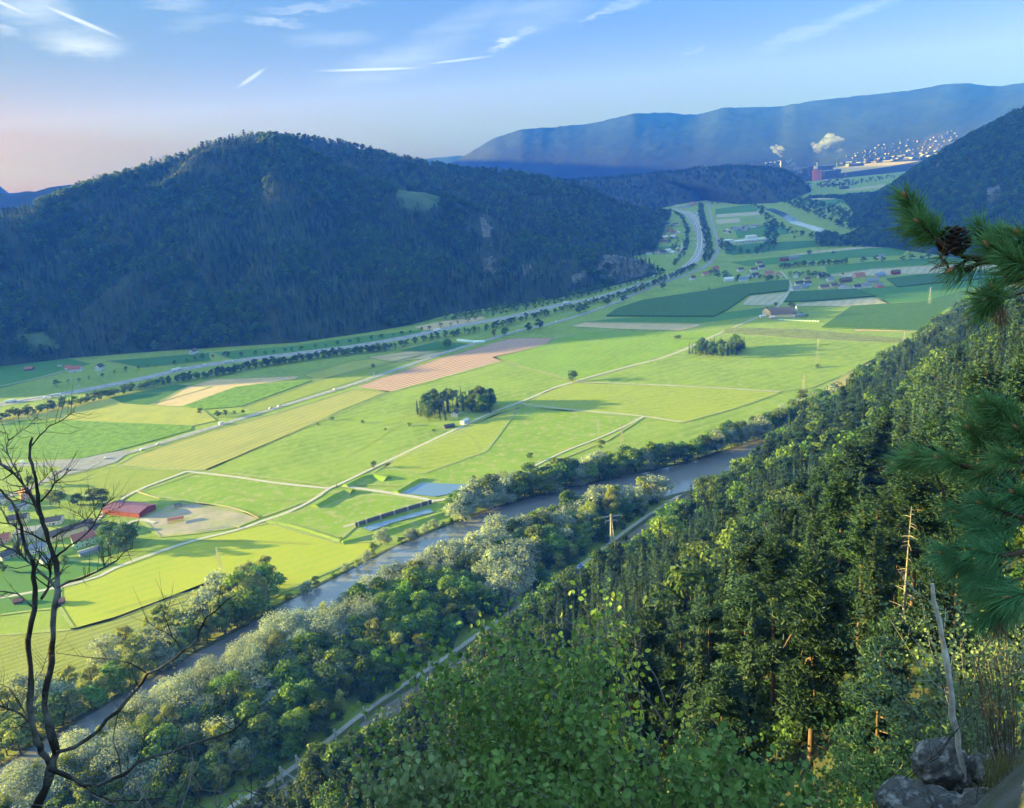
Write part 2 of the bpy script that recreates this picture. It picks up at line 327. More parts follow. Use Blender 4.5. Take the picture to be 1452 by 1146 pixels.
FIELDS = [
 ([(0, 604), (35, 597), (98, 597), (272, 604), (272, 610), (168, 639), (115, 651), (0, 650)], M_cornb, 'bright green leafy crop field above the road bend', .6),
 ([(0, 586), (40, 577), (154, 564), (175, 573), (286, 580), (307, 597), (272, 605), (98, 596), (30, 597), (0, 603)], M_wheat, 'yellow ripe barley field beside the motorway hedge', .5),
 ([(154, 564), (251, 545), (300, 549), (210, 575), (168, 574)], M_deep, 'blue-green field between the barley and the stubble', 0),
 ([(216, 575), (269, 547), (304, 538), (426, 533), (419, 538), (335, 549), (258, 577)], M_stub, 'tan stubble field beside a green maize strip', 0),
 ([(258, 577), (335, 549), (443, 540), (342, 577), (290, 581)], M_cornb, 'green row crop wedge pointing to the roadside trees', .8),
 ([(342, 578), (450, 540), (500, 526), (560, 512), (600, 503), (500, 541), (366, 583)], M_olive, 'narrow olive strip along the upper side of the road', 0),
 ([(430, 532), (500, 512), (560, 505), (640, 497), (600, 503), (540, 519), (450, 539)], M_wheat, 'pale yellow-green strip below the hedge', 0),
 ([(520, 507), (575, 499), (650, 497), (632, 501), (612, 507), (560, 514)], M_stub, 'small tan field beside the greenhouse tunnel', 0),
 ([(564, 498), (620, 484), (672, 488), (634, 499)], M_deep, 'dark green plot with a white tunnel beside it', 0),
 ([(165, 660), (189, 647), (272, 619), (400, 584), (500, 553), (550, 555), (480, 583), (454, 597), (292, 667), (265, 667)], M_beige, 'long beige dry meadow below the country road', 0),
 ([(503, 549), (620, 509), (724, 480), (785, 479), (777, 487), (740, 498), (700, 507), (712, 512), (640, 532), (553, 556)], M_hay, 'reddish hayfield with rows of raked swaths', 0),
 ([(62, 685), (150, 661), (265, 669), (171, 704), (140, 706), (95, 700)], M_olive, 'olive crop field behind the village trees', 0),
 ([(195, 699), (279, 671), (464, 693), (454, 704), (370, 734), (279, 713)], MGP, 'light green meadow between the farm lanes', 0),
 ([(292, 667), (454, 598), (553, 557), (640, 533), (712, 513), (812, 541), (738, 571), (703, 583), (648, 608), (567, 646), (529, 664), (474, 690)], MG, 'large green meadow around the spruce grove', 0),
 ([(500, 688), (540, 664), (700, 590), (740, 578), (915, 590), (860, 625), (700, 690)], MGP, 'rough pale pasture by the ponds', 0),
 ([(165, 806), (272, 768), (349, 749), (380, 742), (480, 770), (540, 768), (505, 795), (440, 822), (380, 850), (328, 830), (297, 826), (160, 878), (105, 893), (84, 860), (84, 832)], M_lime, 'striped lime-green mown meadow beside the river trees', 0),
 ([(105, 893), (168, 876), (297, 827), (328, 831), (378, 851), (320, 900), (200, 960), (60, 1060), (-60, 1090), (-60, 905)], M_rough, 'rough striped pasture in the lower left corner', 0),
 ([(196, 735), (244, 716), (279, 714), (330, 720), (367, 735), (335, 748), (279, 757), (227, 762)], M_sand, 'bare sandy paddock beside the red barn', 0),
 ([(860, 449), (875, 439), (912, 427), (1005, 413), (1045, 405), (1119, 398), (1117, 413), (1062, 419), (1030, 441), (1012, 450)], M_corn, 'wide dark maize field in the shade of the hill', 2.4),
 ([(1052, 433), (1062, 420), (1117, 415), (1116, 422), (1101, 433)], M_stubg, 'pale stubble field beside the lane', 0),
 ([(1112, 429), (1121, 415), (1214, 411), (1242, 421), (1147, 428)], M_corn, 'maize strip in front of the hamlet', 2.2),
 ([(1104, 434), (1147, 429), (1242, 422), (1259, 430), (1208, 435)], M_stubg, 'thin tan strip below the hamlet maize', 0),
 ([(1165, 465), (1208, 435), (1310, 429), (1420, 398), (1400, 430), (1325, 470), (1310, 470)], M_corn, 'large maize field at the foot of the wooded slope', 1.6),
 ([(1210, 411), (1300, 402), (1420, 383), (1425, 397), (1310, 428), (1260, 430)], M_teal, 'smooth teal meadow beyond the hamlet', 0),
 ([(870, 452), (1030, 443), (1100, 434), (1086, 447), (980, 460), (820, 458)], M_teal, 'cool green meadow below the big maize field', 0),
 ([(1030, 466), (1060, 465), (1147, 468), (1252, 478), (1287, 481), (1280, 487), (1228, 485), (1147, 481), (1060, 475), (1024, 473)], M_weeds, 'dark weedy strip across the sunlit meadow', .4),
 ([(1210, 467), (1308, 469), (1308, 471), (1210, 470)], M_stub, 'thin straw-coloured line below the maize', 0),
 ([(808, 463), (829, 457), (990, 459), (995, 462), (965, 469), (880, 467)], M_stub, 'pale tan stubble strip in the green meadow', 0),
 ([(1172, 391), (1234, 382), (1330, 376), (1420, 372), (1410, 380), (1345, 387), (1276, 390), (1200, 393)], M_stubg, 'grey-brown fallow strip behind the hamlet', 0),
 ([(1257, 396), (1310, 390), (1400, 385), (1395, 396), (1310, 404), (1273, 408)], M_corn, 'dark maize field right of the hamlet', 1.8),
 ([(1112, 363), (1158, 356), (1257, 347), (1273, 349), (1147, 361)], M_stubg, 'narrow grey fallow strip between far meadows', 0),
 ([(1030, 350), (1070, 345), (1130, 342), (1240, 338), (1250, 343), (1140, 352), (1040, 362), (1028, 360)], M_deep, 'dark green far meadow beside the white factory', 0),
 ([(1035, 372), (1100, 365), (1230, 352), (1290, 350), (1280, 362), (1180, 368), (1060, 378)], M_teal, 'far teal meadow behind the wooded hedge', 0),
 ([(1170, 378), (1240, 371), (1400, 360), (1400, 370), (1240, 381), (1172, 389)], M_teal, 'far meadow strip behind the grey fallow', 0),
 ([(895, 352), (940, 350), (966, 348), (966, 357), (900, 363)], M_teal, 'meadow in front of the suburb houses', 0),
 ([(930, 366), (966, 358), (967, 368), (945, 379), (938, 376)], MGP, 'pale triangular meadow beside the motorway', 0),
 ([(1014, 297), (1062, 290), (1074, 296), (1074, 302), (1015, 308)], M_teal, 'far striped allotment meadow', 0),
 ([(1014, 312), (1048, 309), (1050, 315), (1018, 318)], M_stubg, 'far pale plot beside the trunk road', 0),
 ([(1016, 304), (1076, 300), (1078, 305), (1016, 309)], M_stubg, 'far straw strip in the allotments', 0),
 ([(1040, 322), (1110, 318), (1120, 332), (1046, 338)], M_teal, 'far meadow around the white factory', 0),
 ([(1132, 286), (1153, 279), (1237, 273), (1229, 279), (1171, 293)], M_teal, 'far pale meadow beyond the river', 0),
 ([(1135, 284), (1160, 280), (1200, 279), (1180, 283)], M_stubg, 'far pale strip beyond the river', 0),
 ([(1199, 269), (1258, 261), (1250, 266), (1205, 271)], M_stubg, 'far thin field at the wood edge', 0),
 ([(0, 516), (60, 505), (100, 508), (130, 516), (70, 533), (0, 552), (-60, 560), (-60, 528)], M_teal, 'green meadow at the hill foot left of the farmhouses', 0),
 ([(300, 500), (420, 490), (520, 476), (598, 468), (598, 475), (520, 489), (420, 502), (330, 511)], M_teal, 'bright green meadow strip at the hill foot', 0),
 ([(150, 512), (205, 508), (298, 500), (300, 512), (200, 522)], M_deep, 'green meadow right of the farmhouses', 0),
 ([(586, 464), (630, 455), (684, 449), (690, 452), (640, 465), (602, 469)], M_stub, 'tan field between the hill and the motorway', 0),
 ([(1142, 574), (1170, 548), (1225, 518), (1290, 484), (1322, 470), (1330, 474), (1300, 492), (1240, 524), (1205, 550), (1160, 578)], M_gold, 'golden grass track along the foot of the wooded slope', 0),
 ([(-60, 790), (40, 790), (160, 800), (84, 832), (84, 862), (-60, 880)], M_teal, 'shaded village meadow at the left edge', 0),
]
MG2 = mat('deep_meadow', (.22, .37, .035), (.18, .31, .03), .02, bump=.45, bscale=1.1, trans=.3, vec='World', c3=(.28, .37, .07), s3=.08, stripes=(.95, 11, (.26, .37, .05), .5))
MG3 = mat('yellowish_meadow', (.31, .39, .045), (.25, .34, .035), .02, bump=.45, bscale=1.1, trans=.3, vec='World', c3=(.38, .40, .12), s3=.15, stripes=(.2, 10, (.35, .40, .08), .5))
FIELDS += [([(740, 576), (815, 584), (913, 592), (965, 600), (1040, 580), (1106, 557), (980, 549), (814, 543), (780, 554)], MG3, 'yellowish meadow between the two faint field tracks', 0),
 ([(785, 481), (830, 470), (1028, 470), (1000, 481), (952, 504), (895, 518), (815, 540), (760, 525), (715, 512), (700, 507), (740, 498), (777, 488)], MG2, 'deeper green meadow between the hayfield and the far grove', 0),
 ([(820, 543), (900, 520), (1034, 470), (1060, 476), (1228, 486), (1282, 488), (1200, 530), (1150, 550), (1108, 555), (980, 547)], MG, 'wide sunlit meadow around the far grove', 0),
 ([(375, 737), (412, 728), (450, 722), (520, 702), (560, 703), (610, 712), (560, 728), (505, 746), (484, 764), (430, 747)], MGP, 'rough grass terrace between lane and canal', 0),
 ([(570, 640), (650, 610), (705, 588), (735, 578), (690, 640), (600, 672), (545, 664)], MG3, 'tufted pasture below the grove lane', 0),
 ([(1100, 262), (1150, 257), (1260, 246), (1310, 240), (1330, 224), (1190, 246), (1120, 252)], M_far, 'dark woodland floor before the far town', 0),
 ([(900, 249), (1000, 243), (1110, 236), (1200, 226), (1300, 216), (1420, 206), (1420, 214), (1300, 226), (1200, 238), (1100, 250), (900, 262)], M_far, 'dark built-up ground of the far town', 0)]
for p, m, lab, h in FIELDS: field(p, m, lab, h=h)
def resample(P, n):
    P = np.array(P, float); s = np.concatenate([[0], np.cumsum(np.linalg.norm(np.diff(P[:, :2], axis=0), axis=1))]); t = np.linspace(0, s[-1], n)
    return np.stack([np.interp(t, s, P[:, k]) for k in range(3)], 1)
def even(pts, st, it=3):
    P_ = np.array([(p[0], p[1], 0) for p in pts], float); L_ = np.linalg.norm(np.diff(P_[:, :2], axis=0), axis=1).sum()
    P_ = resample(P_, int(L_/st)+2)
    for _ in range(it): P_[1:-1] = (P_[:-2]+2*P_[1:-1]+P_[2:])/4
    return [(a, b) for a, b, _c in P_]
MARG = MB()
def margins():
    zq = level()
    for poly, m, lab, h in FIELDS:
        q = gp(poly)+[G(*poly[0])[:2]]
        if m in (M_far, M_pond) or np.mean([p[1] for p in q]) > 1700: continue
        for a, b in zip(q[:-1], q[1:]):
            d = np.hypot(*(b-a)); n = max(2, int(d/9)); t = np.linspace(0, 1, n)[:, None]; l_ = a*(1-t)+b*t
            wv = .9+1.1*vnoise(l_[:, 0]/14, l_[:, 1]/14, 5); off = .8*fbm(l_[:, 0]/20, l_[:, 1]/20, 9, 2)
            if h: wv = wv*.6
            nn = np.array([-(b-a)[1], (b-a)[0]])/d; L0 = l_+nn*(wv+off)[:, None]; R0 = l_-nn*(wv-off)[:, None]
            MARG.add([(x, y, zq) for x, y in L0]+[(x, y, zq) for x, y in R0], [(i+1, i, n+i, n+i+1) for i in range(n-1)])
    for trk in ([(655, 612), (668, 618), (678, 630), (682, 641)], [(300, 650), (380, 618), (470, 590), (545, 566)], [(560, 640), (620, 610), (690, 585)], [(840, 500), (900, 488), (980, 478)], [(880, 560), (950, 540), (1080, 500)], [(230, 770), (330, 766), (440, 772)], [(150, 870), (250, 840), (320, 845)], [(640, 545), (720, 520), (770, 500)], [(1060, 540), (1130, 515), (1230, 495)], [(330, 700), (400, 715), (450, 703)], [(60, 640), (140, 622), (250, 608)], [(480, 655), (560, 610), (600, 560)]):
        q = even(smooth(gp(trk)), 8, 1)
        for s_ in (-.9, .9): strip('', offset(q, s_), .45, None, '', '', zq+.006, mb=MARG)
    tag(MARG.build('field_margin', M_rough2), 'rough grass margins and wheel tracks between the fields', 'field margin', kind='structure')
def ribbon(pts, w, dz=0.0, closed=False):
    """left and right edges of a strip of width w (number or list) along world points"""
    P = [Vector((p[0], p[1], 0)) for p in pts]; Lf = []; Rt = []
    for i, p in enumerate(P):
        t = (P[min(i+1, len(P)-1)]-P[max(i-1, 0)]).normalized(); n = Vector((-t.y, t.x, 0))
        ww = w[i] if isinstance(w, (list, tuple)) else w
        Lf.append(p+n*ww/2); Rt.append(p-n*ww/2)
    return Lf, Rt
def smooth(pts, k=2):
    for _ in range(k):
        q = [pts[0]]
        for a, b in zip(pts[:-1], pts[1:]):
            a = np.array(a); b = np.array(b); q += [a*.75+b*.25, a*.25+b*.75]
        q.append(pts[-1]); pts = q
    return pts
def strip(name, pts, w, m, label, cat, z=None, kind='structure', off=0, mb=None):
    z = level() if z is None else z
    Lf, Rt = ribbon(pts, w)
    own = mb is None; mb = mb or MB()
    n = len(pts); b = [(v.x, v.y, z) for v in Lf]+[(v.x, v.y, z) for v in Rt]
    mb.add(b, [(i+1, i, n+i, n+i+1) for i in range(n-1)])
    if own: return tag(mb.build(name, m), label, cat, kind=kind)
def gp(l): return [G(*p)[:2] for p in l]
def offset(pts, d):
    Lf, Rt = ribbon(pts, 2*abs(d)); return [(v.x, v.y) for v in (Lf if d > 0 else Rt)]
M_rough2 = mat('rough_margin', (.17, .24, .05), (.26, .30, .09), .4, bump=.4, bscale=1.5, vec='World', c3=(.26, .25, .12), s3=.2)
def dashes(name, pts, step, ln, w, z, label, sides=(0,)):
    mb = MB(); z = z+.012
    for sdv in sides:
        q = offset(pts, sdv) if sdv else pts
        acc_ = 0
        for a, b in zip(q[:-1], q[1:]):
            a = Vector((*a[:2], z)); b = Vector((*b[:2], z)); d = (b-a); l_ = d.length; d.normalize(); n = Vector((-d.y, d.x, 0))*w/2; s = 0
            while s < l_:
                e = min(s+ln, l_); u, v = a+d*s, a+d*e; mb.add([u-n, v-n, v+n, u+n], [(0, 1, 2, 3)]); s += step
    return tag(mb.build(name, M_white), label, 'road marking', kind='structure')
ROAD = smooth(gp([(-60, 660), (0, 659), (60, 659), (100, 659), (150, 652), (210, 634), (300, 607), (400, 576), (500, 546), (580, 518), (650, 494), (700, 480), (740, 468), (800, 455), (870, 431), (912, 412), (958, 395), (1000, 380), (1013, 366), (1020, 352), (1017, 338), (1012, 325), (1008, 306), (1004, 288), (1002, 284)]))
margins()
zr = level(); strip('road', ROAD, 9.5, M_asph, 'grey country road crossing the valley beside the hayfield', 'road', z=zr)
dashes('road_marking', ROAD[8:60], 1e9, 1e9, .3, zr, 'white edge lines of the country road', (4.2, -4.2))
dashes('road_marking', ROAD[8:60], 9, 4, .3, zr, 'dashed white centre line of the country road')
SIDE = smooth(gp([(120, 656), (85, 672), (50, 688), (20, 702), (-40, 720)]))
zr2 = level(); strip('road', SIDE, 9, M_asph, 'side road turning down into the village', 'road', z=zr2)
JX = gp([(96, 652), (170, 640), (185, 640), (165, 656), (120, 668), (85, 676), (70, 672), (90, 664), (70, 662), (60, 655)])
mbj = MB(); zz = level(); mbj.add([(p[0], p[1], zz) for p in JX], [tuple(range(len(JX)))]); tag(mbj.build('road', M_asph), 'widened asphalt junction at the village turn', 'road', kind='structure')
for isl in ([(100, 661), (118, 658), (112, 664)], [(128, 655), (150, 652), (135, 657)]):
    mbi = MB(); mbi.prism([(float(a), float(b)) for a, b in gp(isl)], 0, .18); tag(mbi.build('traffic_island', [M_teal]), 'small grass island in the road junction' if isl[0][0] == 100 else 'second grass island right of the junction centre', 'traffic island', kind='structure')
MOTO = smooth(gp([(-60, 585), (14, 571), (87, 560), (209, 536), (265, 522), (349, 510), (436, 500), (520, 489), (595, 475), (640, 464), (689, 456), (738, 447), (794, 432), (850, 423), (899, 407), (934, 398), (965, 385), (983, 372), (993, 358), (996, 340), (993, 320), (985, 306), (968, 299), (946, 296)]))
nM = len(MOTO); mw = [24+34*math.exp(-((i/nM-.875)/.05)**2) for i in range(nM)]
zm = level(); strip('motorway', MOTO, mw, M_asph, 'four-lane motorway curving along the foot of the hill', 'motorway', z=zm)
dashes('road_marking', MOTO, 1e9, 1e9, .6, zm, 'white edge lines of the motorway', (10.5, -10.5, 1.2, -1.2)); dashes('road_marking', MOTO, 18, 8, .5, zm, 'dashed lane lines of the motorway', (6, -6))
mbm = MB()
for sdv in (0,):
    q = MOTO
    for a, b in zip(q[:-1], q[1:]):
        a = Vector((*a[:2], 0)); b = Vector((*b[:2], 0)); c = (a+b)/2; d = b-a
        mbm.box(c.x, c.y, .5, d.length+.1, .5, .9, math.atan2(d.y, d.x))
tag(mbm.build('median_barrier', M_conc), 'low concrete barrier down the middle of the motorway', 'barrier')
LANES = [([(140, 818), (175, 800), (272, 767), (335, 753), (370, 740), (410, 727), (445, 709), (466, 693), (480, 688), (529, 664), (567, 646), (648, 608), (703, 583), (738, 571), (780, 552), (812, 542), (895, 519), (952, 505), (1004, 480), (1032, 468), (1078, 449), (1095, 440), (1106, 433), (1120, 412), (1123, 402), (1106, 384)], 3.6, 'pale farm lane running from the ponds to the hamlet'),
 ([(-10, 850), (60, 838), (100, 830), (140, 818)], 3.2, 'shaded lane below the village'),
 ([(120, 755), (171, 704), (265, 669)], 4, 'lane behind the red barn'),
 ([(265, 669), (330, 676), (400, 687), (466, 693)], 3.4, 'pale lane between the meadows above the paddock'),
 ([(487, 690), (550, 699), (600, 707), (616, 712), (640, 706)], 4, 'gravel track between the ponds'),
 ([(738, 573), (815, 582), (913, 590), (965, 599)], 2.2, 'faint field track to the pylon'),
 ([(812, 542), (980, 548), (1106, 556)], 1.8, 'faint mown track across the sunlit meadow'),
 ([(913, 591), (860, 618), (800, 640), (745, 668)], 2.4, 'faint double track towards the river trees'),
 ([(487, 748), (560, 727), (615, 712)], 3, 'gravel strip along the grey basin wall'),
 ([(220, 742), (196, 735), (150, 760)], 4, 'pale farmyard drive beside the red barn'),
 ([(0, 548), (60, 535), (97, 524)], 3, 'thin field track to the red-roofed farmhouse'),
 ([(962, 370), (966, 356), (967, 345)], 5, 'pale lane beside the suburb')]
for p, w_, lab in LANES: strip('lane', smooth(gp(p)), w_, M_gravel, lab, 'lane')
# river: left bank traced, the river about 52 m wide
LB = smooth(gp([(-160, 1180), (0, 1104), (49, 1076), (84, 1041), (140, 1008), (195, 966), (251, 949), (328, 907), (370, 879), (405, 855), (450, 837), (500, 812), (532, 791), (585, 766), (620, 752), (689, 726), (759, 704), (875, 680), (980, 661), (1022, 647), (1092, 619), (1147, 602), (1175, 588), (1205, 574)]), 2)
LB = even(LB, 22, 6)
RWD = [40+10*min(1, max(0, (p[1]-400)/70)) for p in LB]
def off_right(extra): 
    Lf, Rt = ribbon(LB, [2*(w_+extra) for w_ in RWD]); return [(v.x, v.y) for v in Rt]
RBK = even(off_right(-4), 22, 4)
RIV = [((a[0]+b[0])/2, (a[1]+b[1])/2) for a, b in zip(offset(LB, 4), off_right(0))]
for nm, pts, w_ in (('river', RIV, [w_+4 for w_ in RWD]),): strip(nm, pts, w_, M_water, 'slow brown river winding through the wooded banks', 'river')
WF = gp([(1090, 296), (1100, 300), (1115, 306), (1126, 316), (1150, 322), (1165, 328), (1190, 335), (1230, 345)])
strip('river', smooth(WF), [34]*len(smooth(WF)), M_pond, 'far bend of the river shining behind the trees', 'river')
for side, q, lab in ((1, LB, 'low earth bank along the field side of the river'), (-1, RBK, 'low earth bank along the wooded side of the river')):
    mb = MB(); n = len(q); o1 = offset(q, 3.5*side); o2 = offset(q, 8.0*side); vs = []
    for i in range(n):
        jj = 1+.5*math.sin(i*1.7)
        vs += [(q[i][0], q[i][1], -.3), (o1[i][0], o1[i][1], 1.1*jj), (o2[i][0], o2[i][1], -.2)]
    for i in range(n-1):
        a = i*3; mb.f += [(a, a+1, a+4, a+3), (a+1, a+2, a+5, a+4)]; mb.m += [0, 0]
    mb.v = vs; tag(mb.build('river_bank', M_bank, smooth=True), lab, 'river bank', kind='structure')
# ponds and embankments
def poolz(poly, m, name, label, z=None):
    mb = MB(); z = z or level(); q = [(float(a), float(b)) for a, b in gp(poly)]
    mb.add([(x, y, z) for x, y in q], [tuple(range(len(q)))]); return tag(mb.build(name, m), label, name, kind='structure')
poolz([(569, 700), (599, 685), (668, 688), (660, 694), (651, 699), (616, 705)], M_pond, 'pond', 'blue rectangular pond beside the river trees')
poolz([(513, 749), (560, 736), (609, 722), (615, 727), (560, 741), (525, 754)], M_pond, 'canal', 'narrow water basin below the grey wall')
def berm(poly, w, h, label, m=MGP):
    q = gp(poly); q = smooth(q, 1); n = len(q); Lf, Rt = ribbon(q, w); tl, tr = ribbon(q, w*.25); mb = MB()
    for i in range(n): mb.v += [(Lf[i].x, Lf[i].y, -.1), (tl[i].x, tl[i].y, h), (tr[i].x, tr[i].y, h), (Rt[i].x, Rt[i].y, -.1)]
    for i in range(n-1):
        a = i*4
        for k in range(3): mb.f.append((a+k+1, a+k, a+4+k, a+5+k)); mb.m.append(0)
    mb.f += [(0, 1, 2, 3), ((n-1)*4+3, (n-1)*4+2, (n-1)*4+1, (n-1)*4)]; mb.m += [0, 0]
    return tag(mb.build('embankment', m), label, 'embankment', kind='structure')
berm([(447, 720), (484, 698), (500, 699)], 11, 2.6, 'grass embankment round the dry basin below the lane junction')
berm([(490, 691), (524, 674), (550, 680)], 11, 2.6, 'grass embankment of the dry basin beside the pond')
berm([(562, 700), (592, 682), (600, 681)], 9, 2.2, 'grass embankment along the pond')
berm([(380, 739), (420, 746), (484, 767)], 6, .9, 'low grass dyke above the mown meadow', MG)
berm([(486, 770), (540, 757), (628, 729)], 8, 1.8, 'grass dyke between the basin and the river', MGP)
berm([(1140, 590), (1165, 573), (1210, 553), (1250, 530), (1310, 490)], 14, 3, 'dark grass dyke beside the golden track', M_weeds)
mb = MB(); q = smooth(gp([(504, 747), (560, 729), (612, 714)]), 1)
for a, b in zip(q[:-1], q[1:]):
    c = (np.array(a)+np.array(b))/2; d = np.array(b)-np.array(a); mb.box(c[0], c[1], 1.6, np.hypot(*d)+.2, 1.2, 3.2, math.atan2(d[1], d[0]))
tag(mb.build('retaining_wall', mat('dark_wall', (.09, .10, .13), (.12, .12, .14), .3, vec='World')), 'dark retaining wall above the narrow basin', 'wall')
for i in range(7):
    t = (i+.5)/7; k = min(int(t*(len(q)-1)), len(q)-2); p = np.array(q[k])*(1-(t*(len(q)-1)-k))+np.array(q[k+1])*(t*(len(q)-1)-k)
    mb = MB(); mb.box(p[0], p[1]-1.2, 1.9, 1.0, 2.0, 3.8); mb.box(p[0], p[1]-1.2, 3.95, 1.3, 2.4, .3); mb.box(p[0], p[1]-2.4, .6, .8, .9, 1.2)
    tag(mb.build('sluice_pier', M_conc), 'pale concrete sluice pier number %s from the left along the dark basin wall' % ['one', 'two', 'three', 'four', 'five', 'six', 'seven'][i], 'pier', 'sluice piers along the basin wall')
# railway along the foot of the slope, with a dirt track beside it
RAIL = smooth(gp([(200, 1240), (330, 1170), (384, 1137), (426, 1109), (480, 1066), (533, 1022), (600, 975), (650, 942), (702, 904), (760, 862), (800, 834), (850, 802), (920, 745), (990, 700)]), 2)
zb = level(); strip('railway_bed', RAIL, 8.5, M_ballast, 'brown ballast bed of the double track railway', 'railway', z=zb+.05)
M_rail = mat('rail_steel', (.30, .24, .20), rough=.4, metal=.6)
for tr_, lab in ((-2, 'railway track nearer the wooded slope'), (2, 'railway track nearer the river wood')):
    mb = MB(); q = offset(RAIL, tr_)
    for s in (-.75, .75):
        qq = offset(q, s); mb.tube([(x, y, zb+.35) for x, y in qq], .09, 4)
    t = tag(mb.build('railway_track', M_rail), lab, 'railway track')
    mb = MB()
    for a, b in zip(q[:-1], q[1:]):
        a = Vector((*a, 0)); b = Vector((*b, 0)); d = b-a; l_ = d.length; k = 0
        while k < l_: c = a+d*(k/l_); mb.box(c.x, c.y, zb+.16, .3, 2.5, .2, math.atan2(d.y, d.x)); k += .9
    mb.build('sleepers', mat('sleeper', (.22, .20, .18)), t)
TRK = offset(RAIL, 9.5); strip('dirt_track', TRK, 2.8, M_gravel, 'pale dirt track beside the railway', 'track')
strip('verge', offset(RAIL, -6.5), 4, M_bank, 'green verge between the railway and the slope', 'verge'); strip('verge', offset(RAIL, 6.1), 3.0, M_bank, 'grassy verge between the railway and the dirt track', 'verge')
# ---------------------------------------------------------------- hills
def inpoly(px, py, poly):
    c = np.zeros(px.shape, bool); n = len(poly)
    for i in range(n):
        x1, y1 = poly[i]; x2, y2 = poly[(i+1) % n]
        k = ((y1 > py) != (y2 > py)) & (px < (x2-x1)*(py-y1)/(y2-y1+1e-9)+x1); c ^= k
    return c
def PXn(V):
    v = V-np.array([0, 0, CH]); k = v@_f; return 726+FPX*(v@CR)/k, 573-FPX*(v@CU)/k
HILLS = {}
def hill(name, label, ridge, foot, nu=120, ns=60, prof=1.0, amp=20, fs=160, back=500, tree=18, trench=(), masks=(), mats=None, seed=1, rnoise=4):
    """a lofted hill: foot and ridge lines stand at their own distances, slopes and gullies between them"""
    Rr = resample([D(*p) for p in ridge], nu); Rr[:, 2] -= tree
    for _ in range(max(2, nu//40)): Rr[1:-1, 2] = (Rr[:-2, 2]+2*Rr[1:-1, 2]+Rr[2:, 2])/4
    dm = float(np.mean([p[2] for p in ridge])); Rr[:, 2] += dm*.0016*fbm(Rr[:, 0]/(dm*.03)+seed, Rr[:, 1]*0, seed+2, 5)
    Ff = resample([np.array([*(G(*p) if p[1] < 2000 else D(p[0], 300, p[1]))[:2], -1.0]) for p in foot], nu)
    s = np.linspace(0, 1, ns)[None, :, None]; u = np.linspace(0, 1, nu)[:, None]
    P = Ff[:, None]*(1-s)+Rr[:, None]*s
    ss = s[..., 0]; P[..., 2] = -1+(Rr[:, None, 2]+1)*(ss**prof)
    nn = fbm(P[..., 0]/fs, P[..., 1]/fs, seed, 5); rid = 1-np.abs(fbm(P[..., 0]/fs/1.3+7, P[..., 1]/fs/1.3, seed+3, 4))*2.2
    env = np.minimum(1, ss*6)*np.minimum(1, (1-ss)*5)
    P[..., 2] += amp*(nn*1.1+rid*.6)*env
    P[..., 2] += rnoise*fbm(P[..., 0]/40, P[..., 1]/40, seed+9, 3)*np.minimum(1, ss*4)
    for (u0, s0, u1, s1, wd, dep) in trench:
        dx, dy = u1-u0, s1-s0; l2 = dx*dx+dy*dy; t = np.clip(((u-u0)*dx+(ss-s0)*dy)/l2, 0, 1)
        dd = np.hypot(u-u0-t*dx, ss-s0-t*dy); P[..., 2] -= dep*np.exp(-(dd/wd)**2)*np.minimum(1, (1-ss)*6)*np.minimum(1, ss*5)
    # the far side of the hill runs down again behind the ridge
    dirb = (Rr-Ff); dirb[:, 2] = 0; dirb /= np.linalg.norm(dirb, axis=1)[:, None]+1e-9
    nb = 10; B = []
    for k in range(1, nb+1):
        q = P[:, -1].copy(); q += dirb*back*k/nb; q[:, 2] = P[:, -1, 2]*(1-(k/nb)**1.2)-2*k/nb+ (amp*fbm(q[:, 0]/fs, q[:, 1]/fs, seed+5, 3) if k < nb else 0)*.6*(k/nb); B.append(q)
    A = np.concatenate([P, np.stack(B, 1)], 1); m = A.shape[1]
    V = A.reshape(-1, 3); i, j = np.meshgrid(np.arange(nu-1), np.arange(m-1), indexing='ij'); a = (i*m+j).ravel()
    F = np.stack([a, a+m, a+m+1, a+1], 1)
    Cc = V[F].mean(1); px, py = PXn(Cc); mi = np.zeros(len(F), int)
    for poly, k in masks: mi[inpoly(px+3*fbm(Cc[:, 0]/15, Cc[:, 1]/15, 3), py+5*fbm(Cc[:, 0]/15, Cc[:, 1]/15, 4), poly)] = k
    # tilt winding upwards
    nz_ = np.cross(V[F[:, 1]]-V[F[:, 0]], V[F[:, 2]]-V[F[:, 0]])[:, 2].mean()
    if nz_ < 0: F = F[:, ::-1]
    me = mesh_np(name, V, F, mats or [M_forestfloor, M_rock, M_clear], mi, True)
    o = link(name, me); tag(o, label, 'hill', kind='structure')
    HILLS[label] = (V, F, mi); return V, F, mi
rockA = [[(682, 300), (692, 300), (697, 330), (690, 345), (684, 325)], [(682, 368), (700, 362), (704, 392), (688, 392)], [(845, 360), (870, 340), (900, 348), (935, 375), (930, 385), (880, 400), (850, 395)], [(560, 375), (575, 378), (570, 392), (560, 388)], [(740, 375), (755, 375), (752, 390), (742, 388)], [(812, 388), (830, 385), (826, 400), (815, 400)]]
clearA = [(562, 268), (600, 266), (628, 272), (622, 295), (596, 302), (570, 290)]
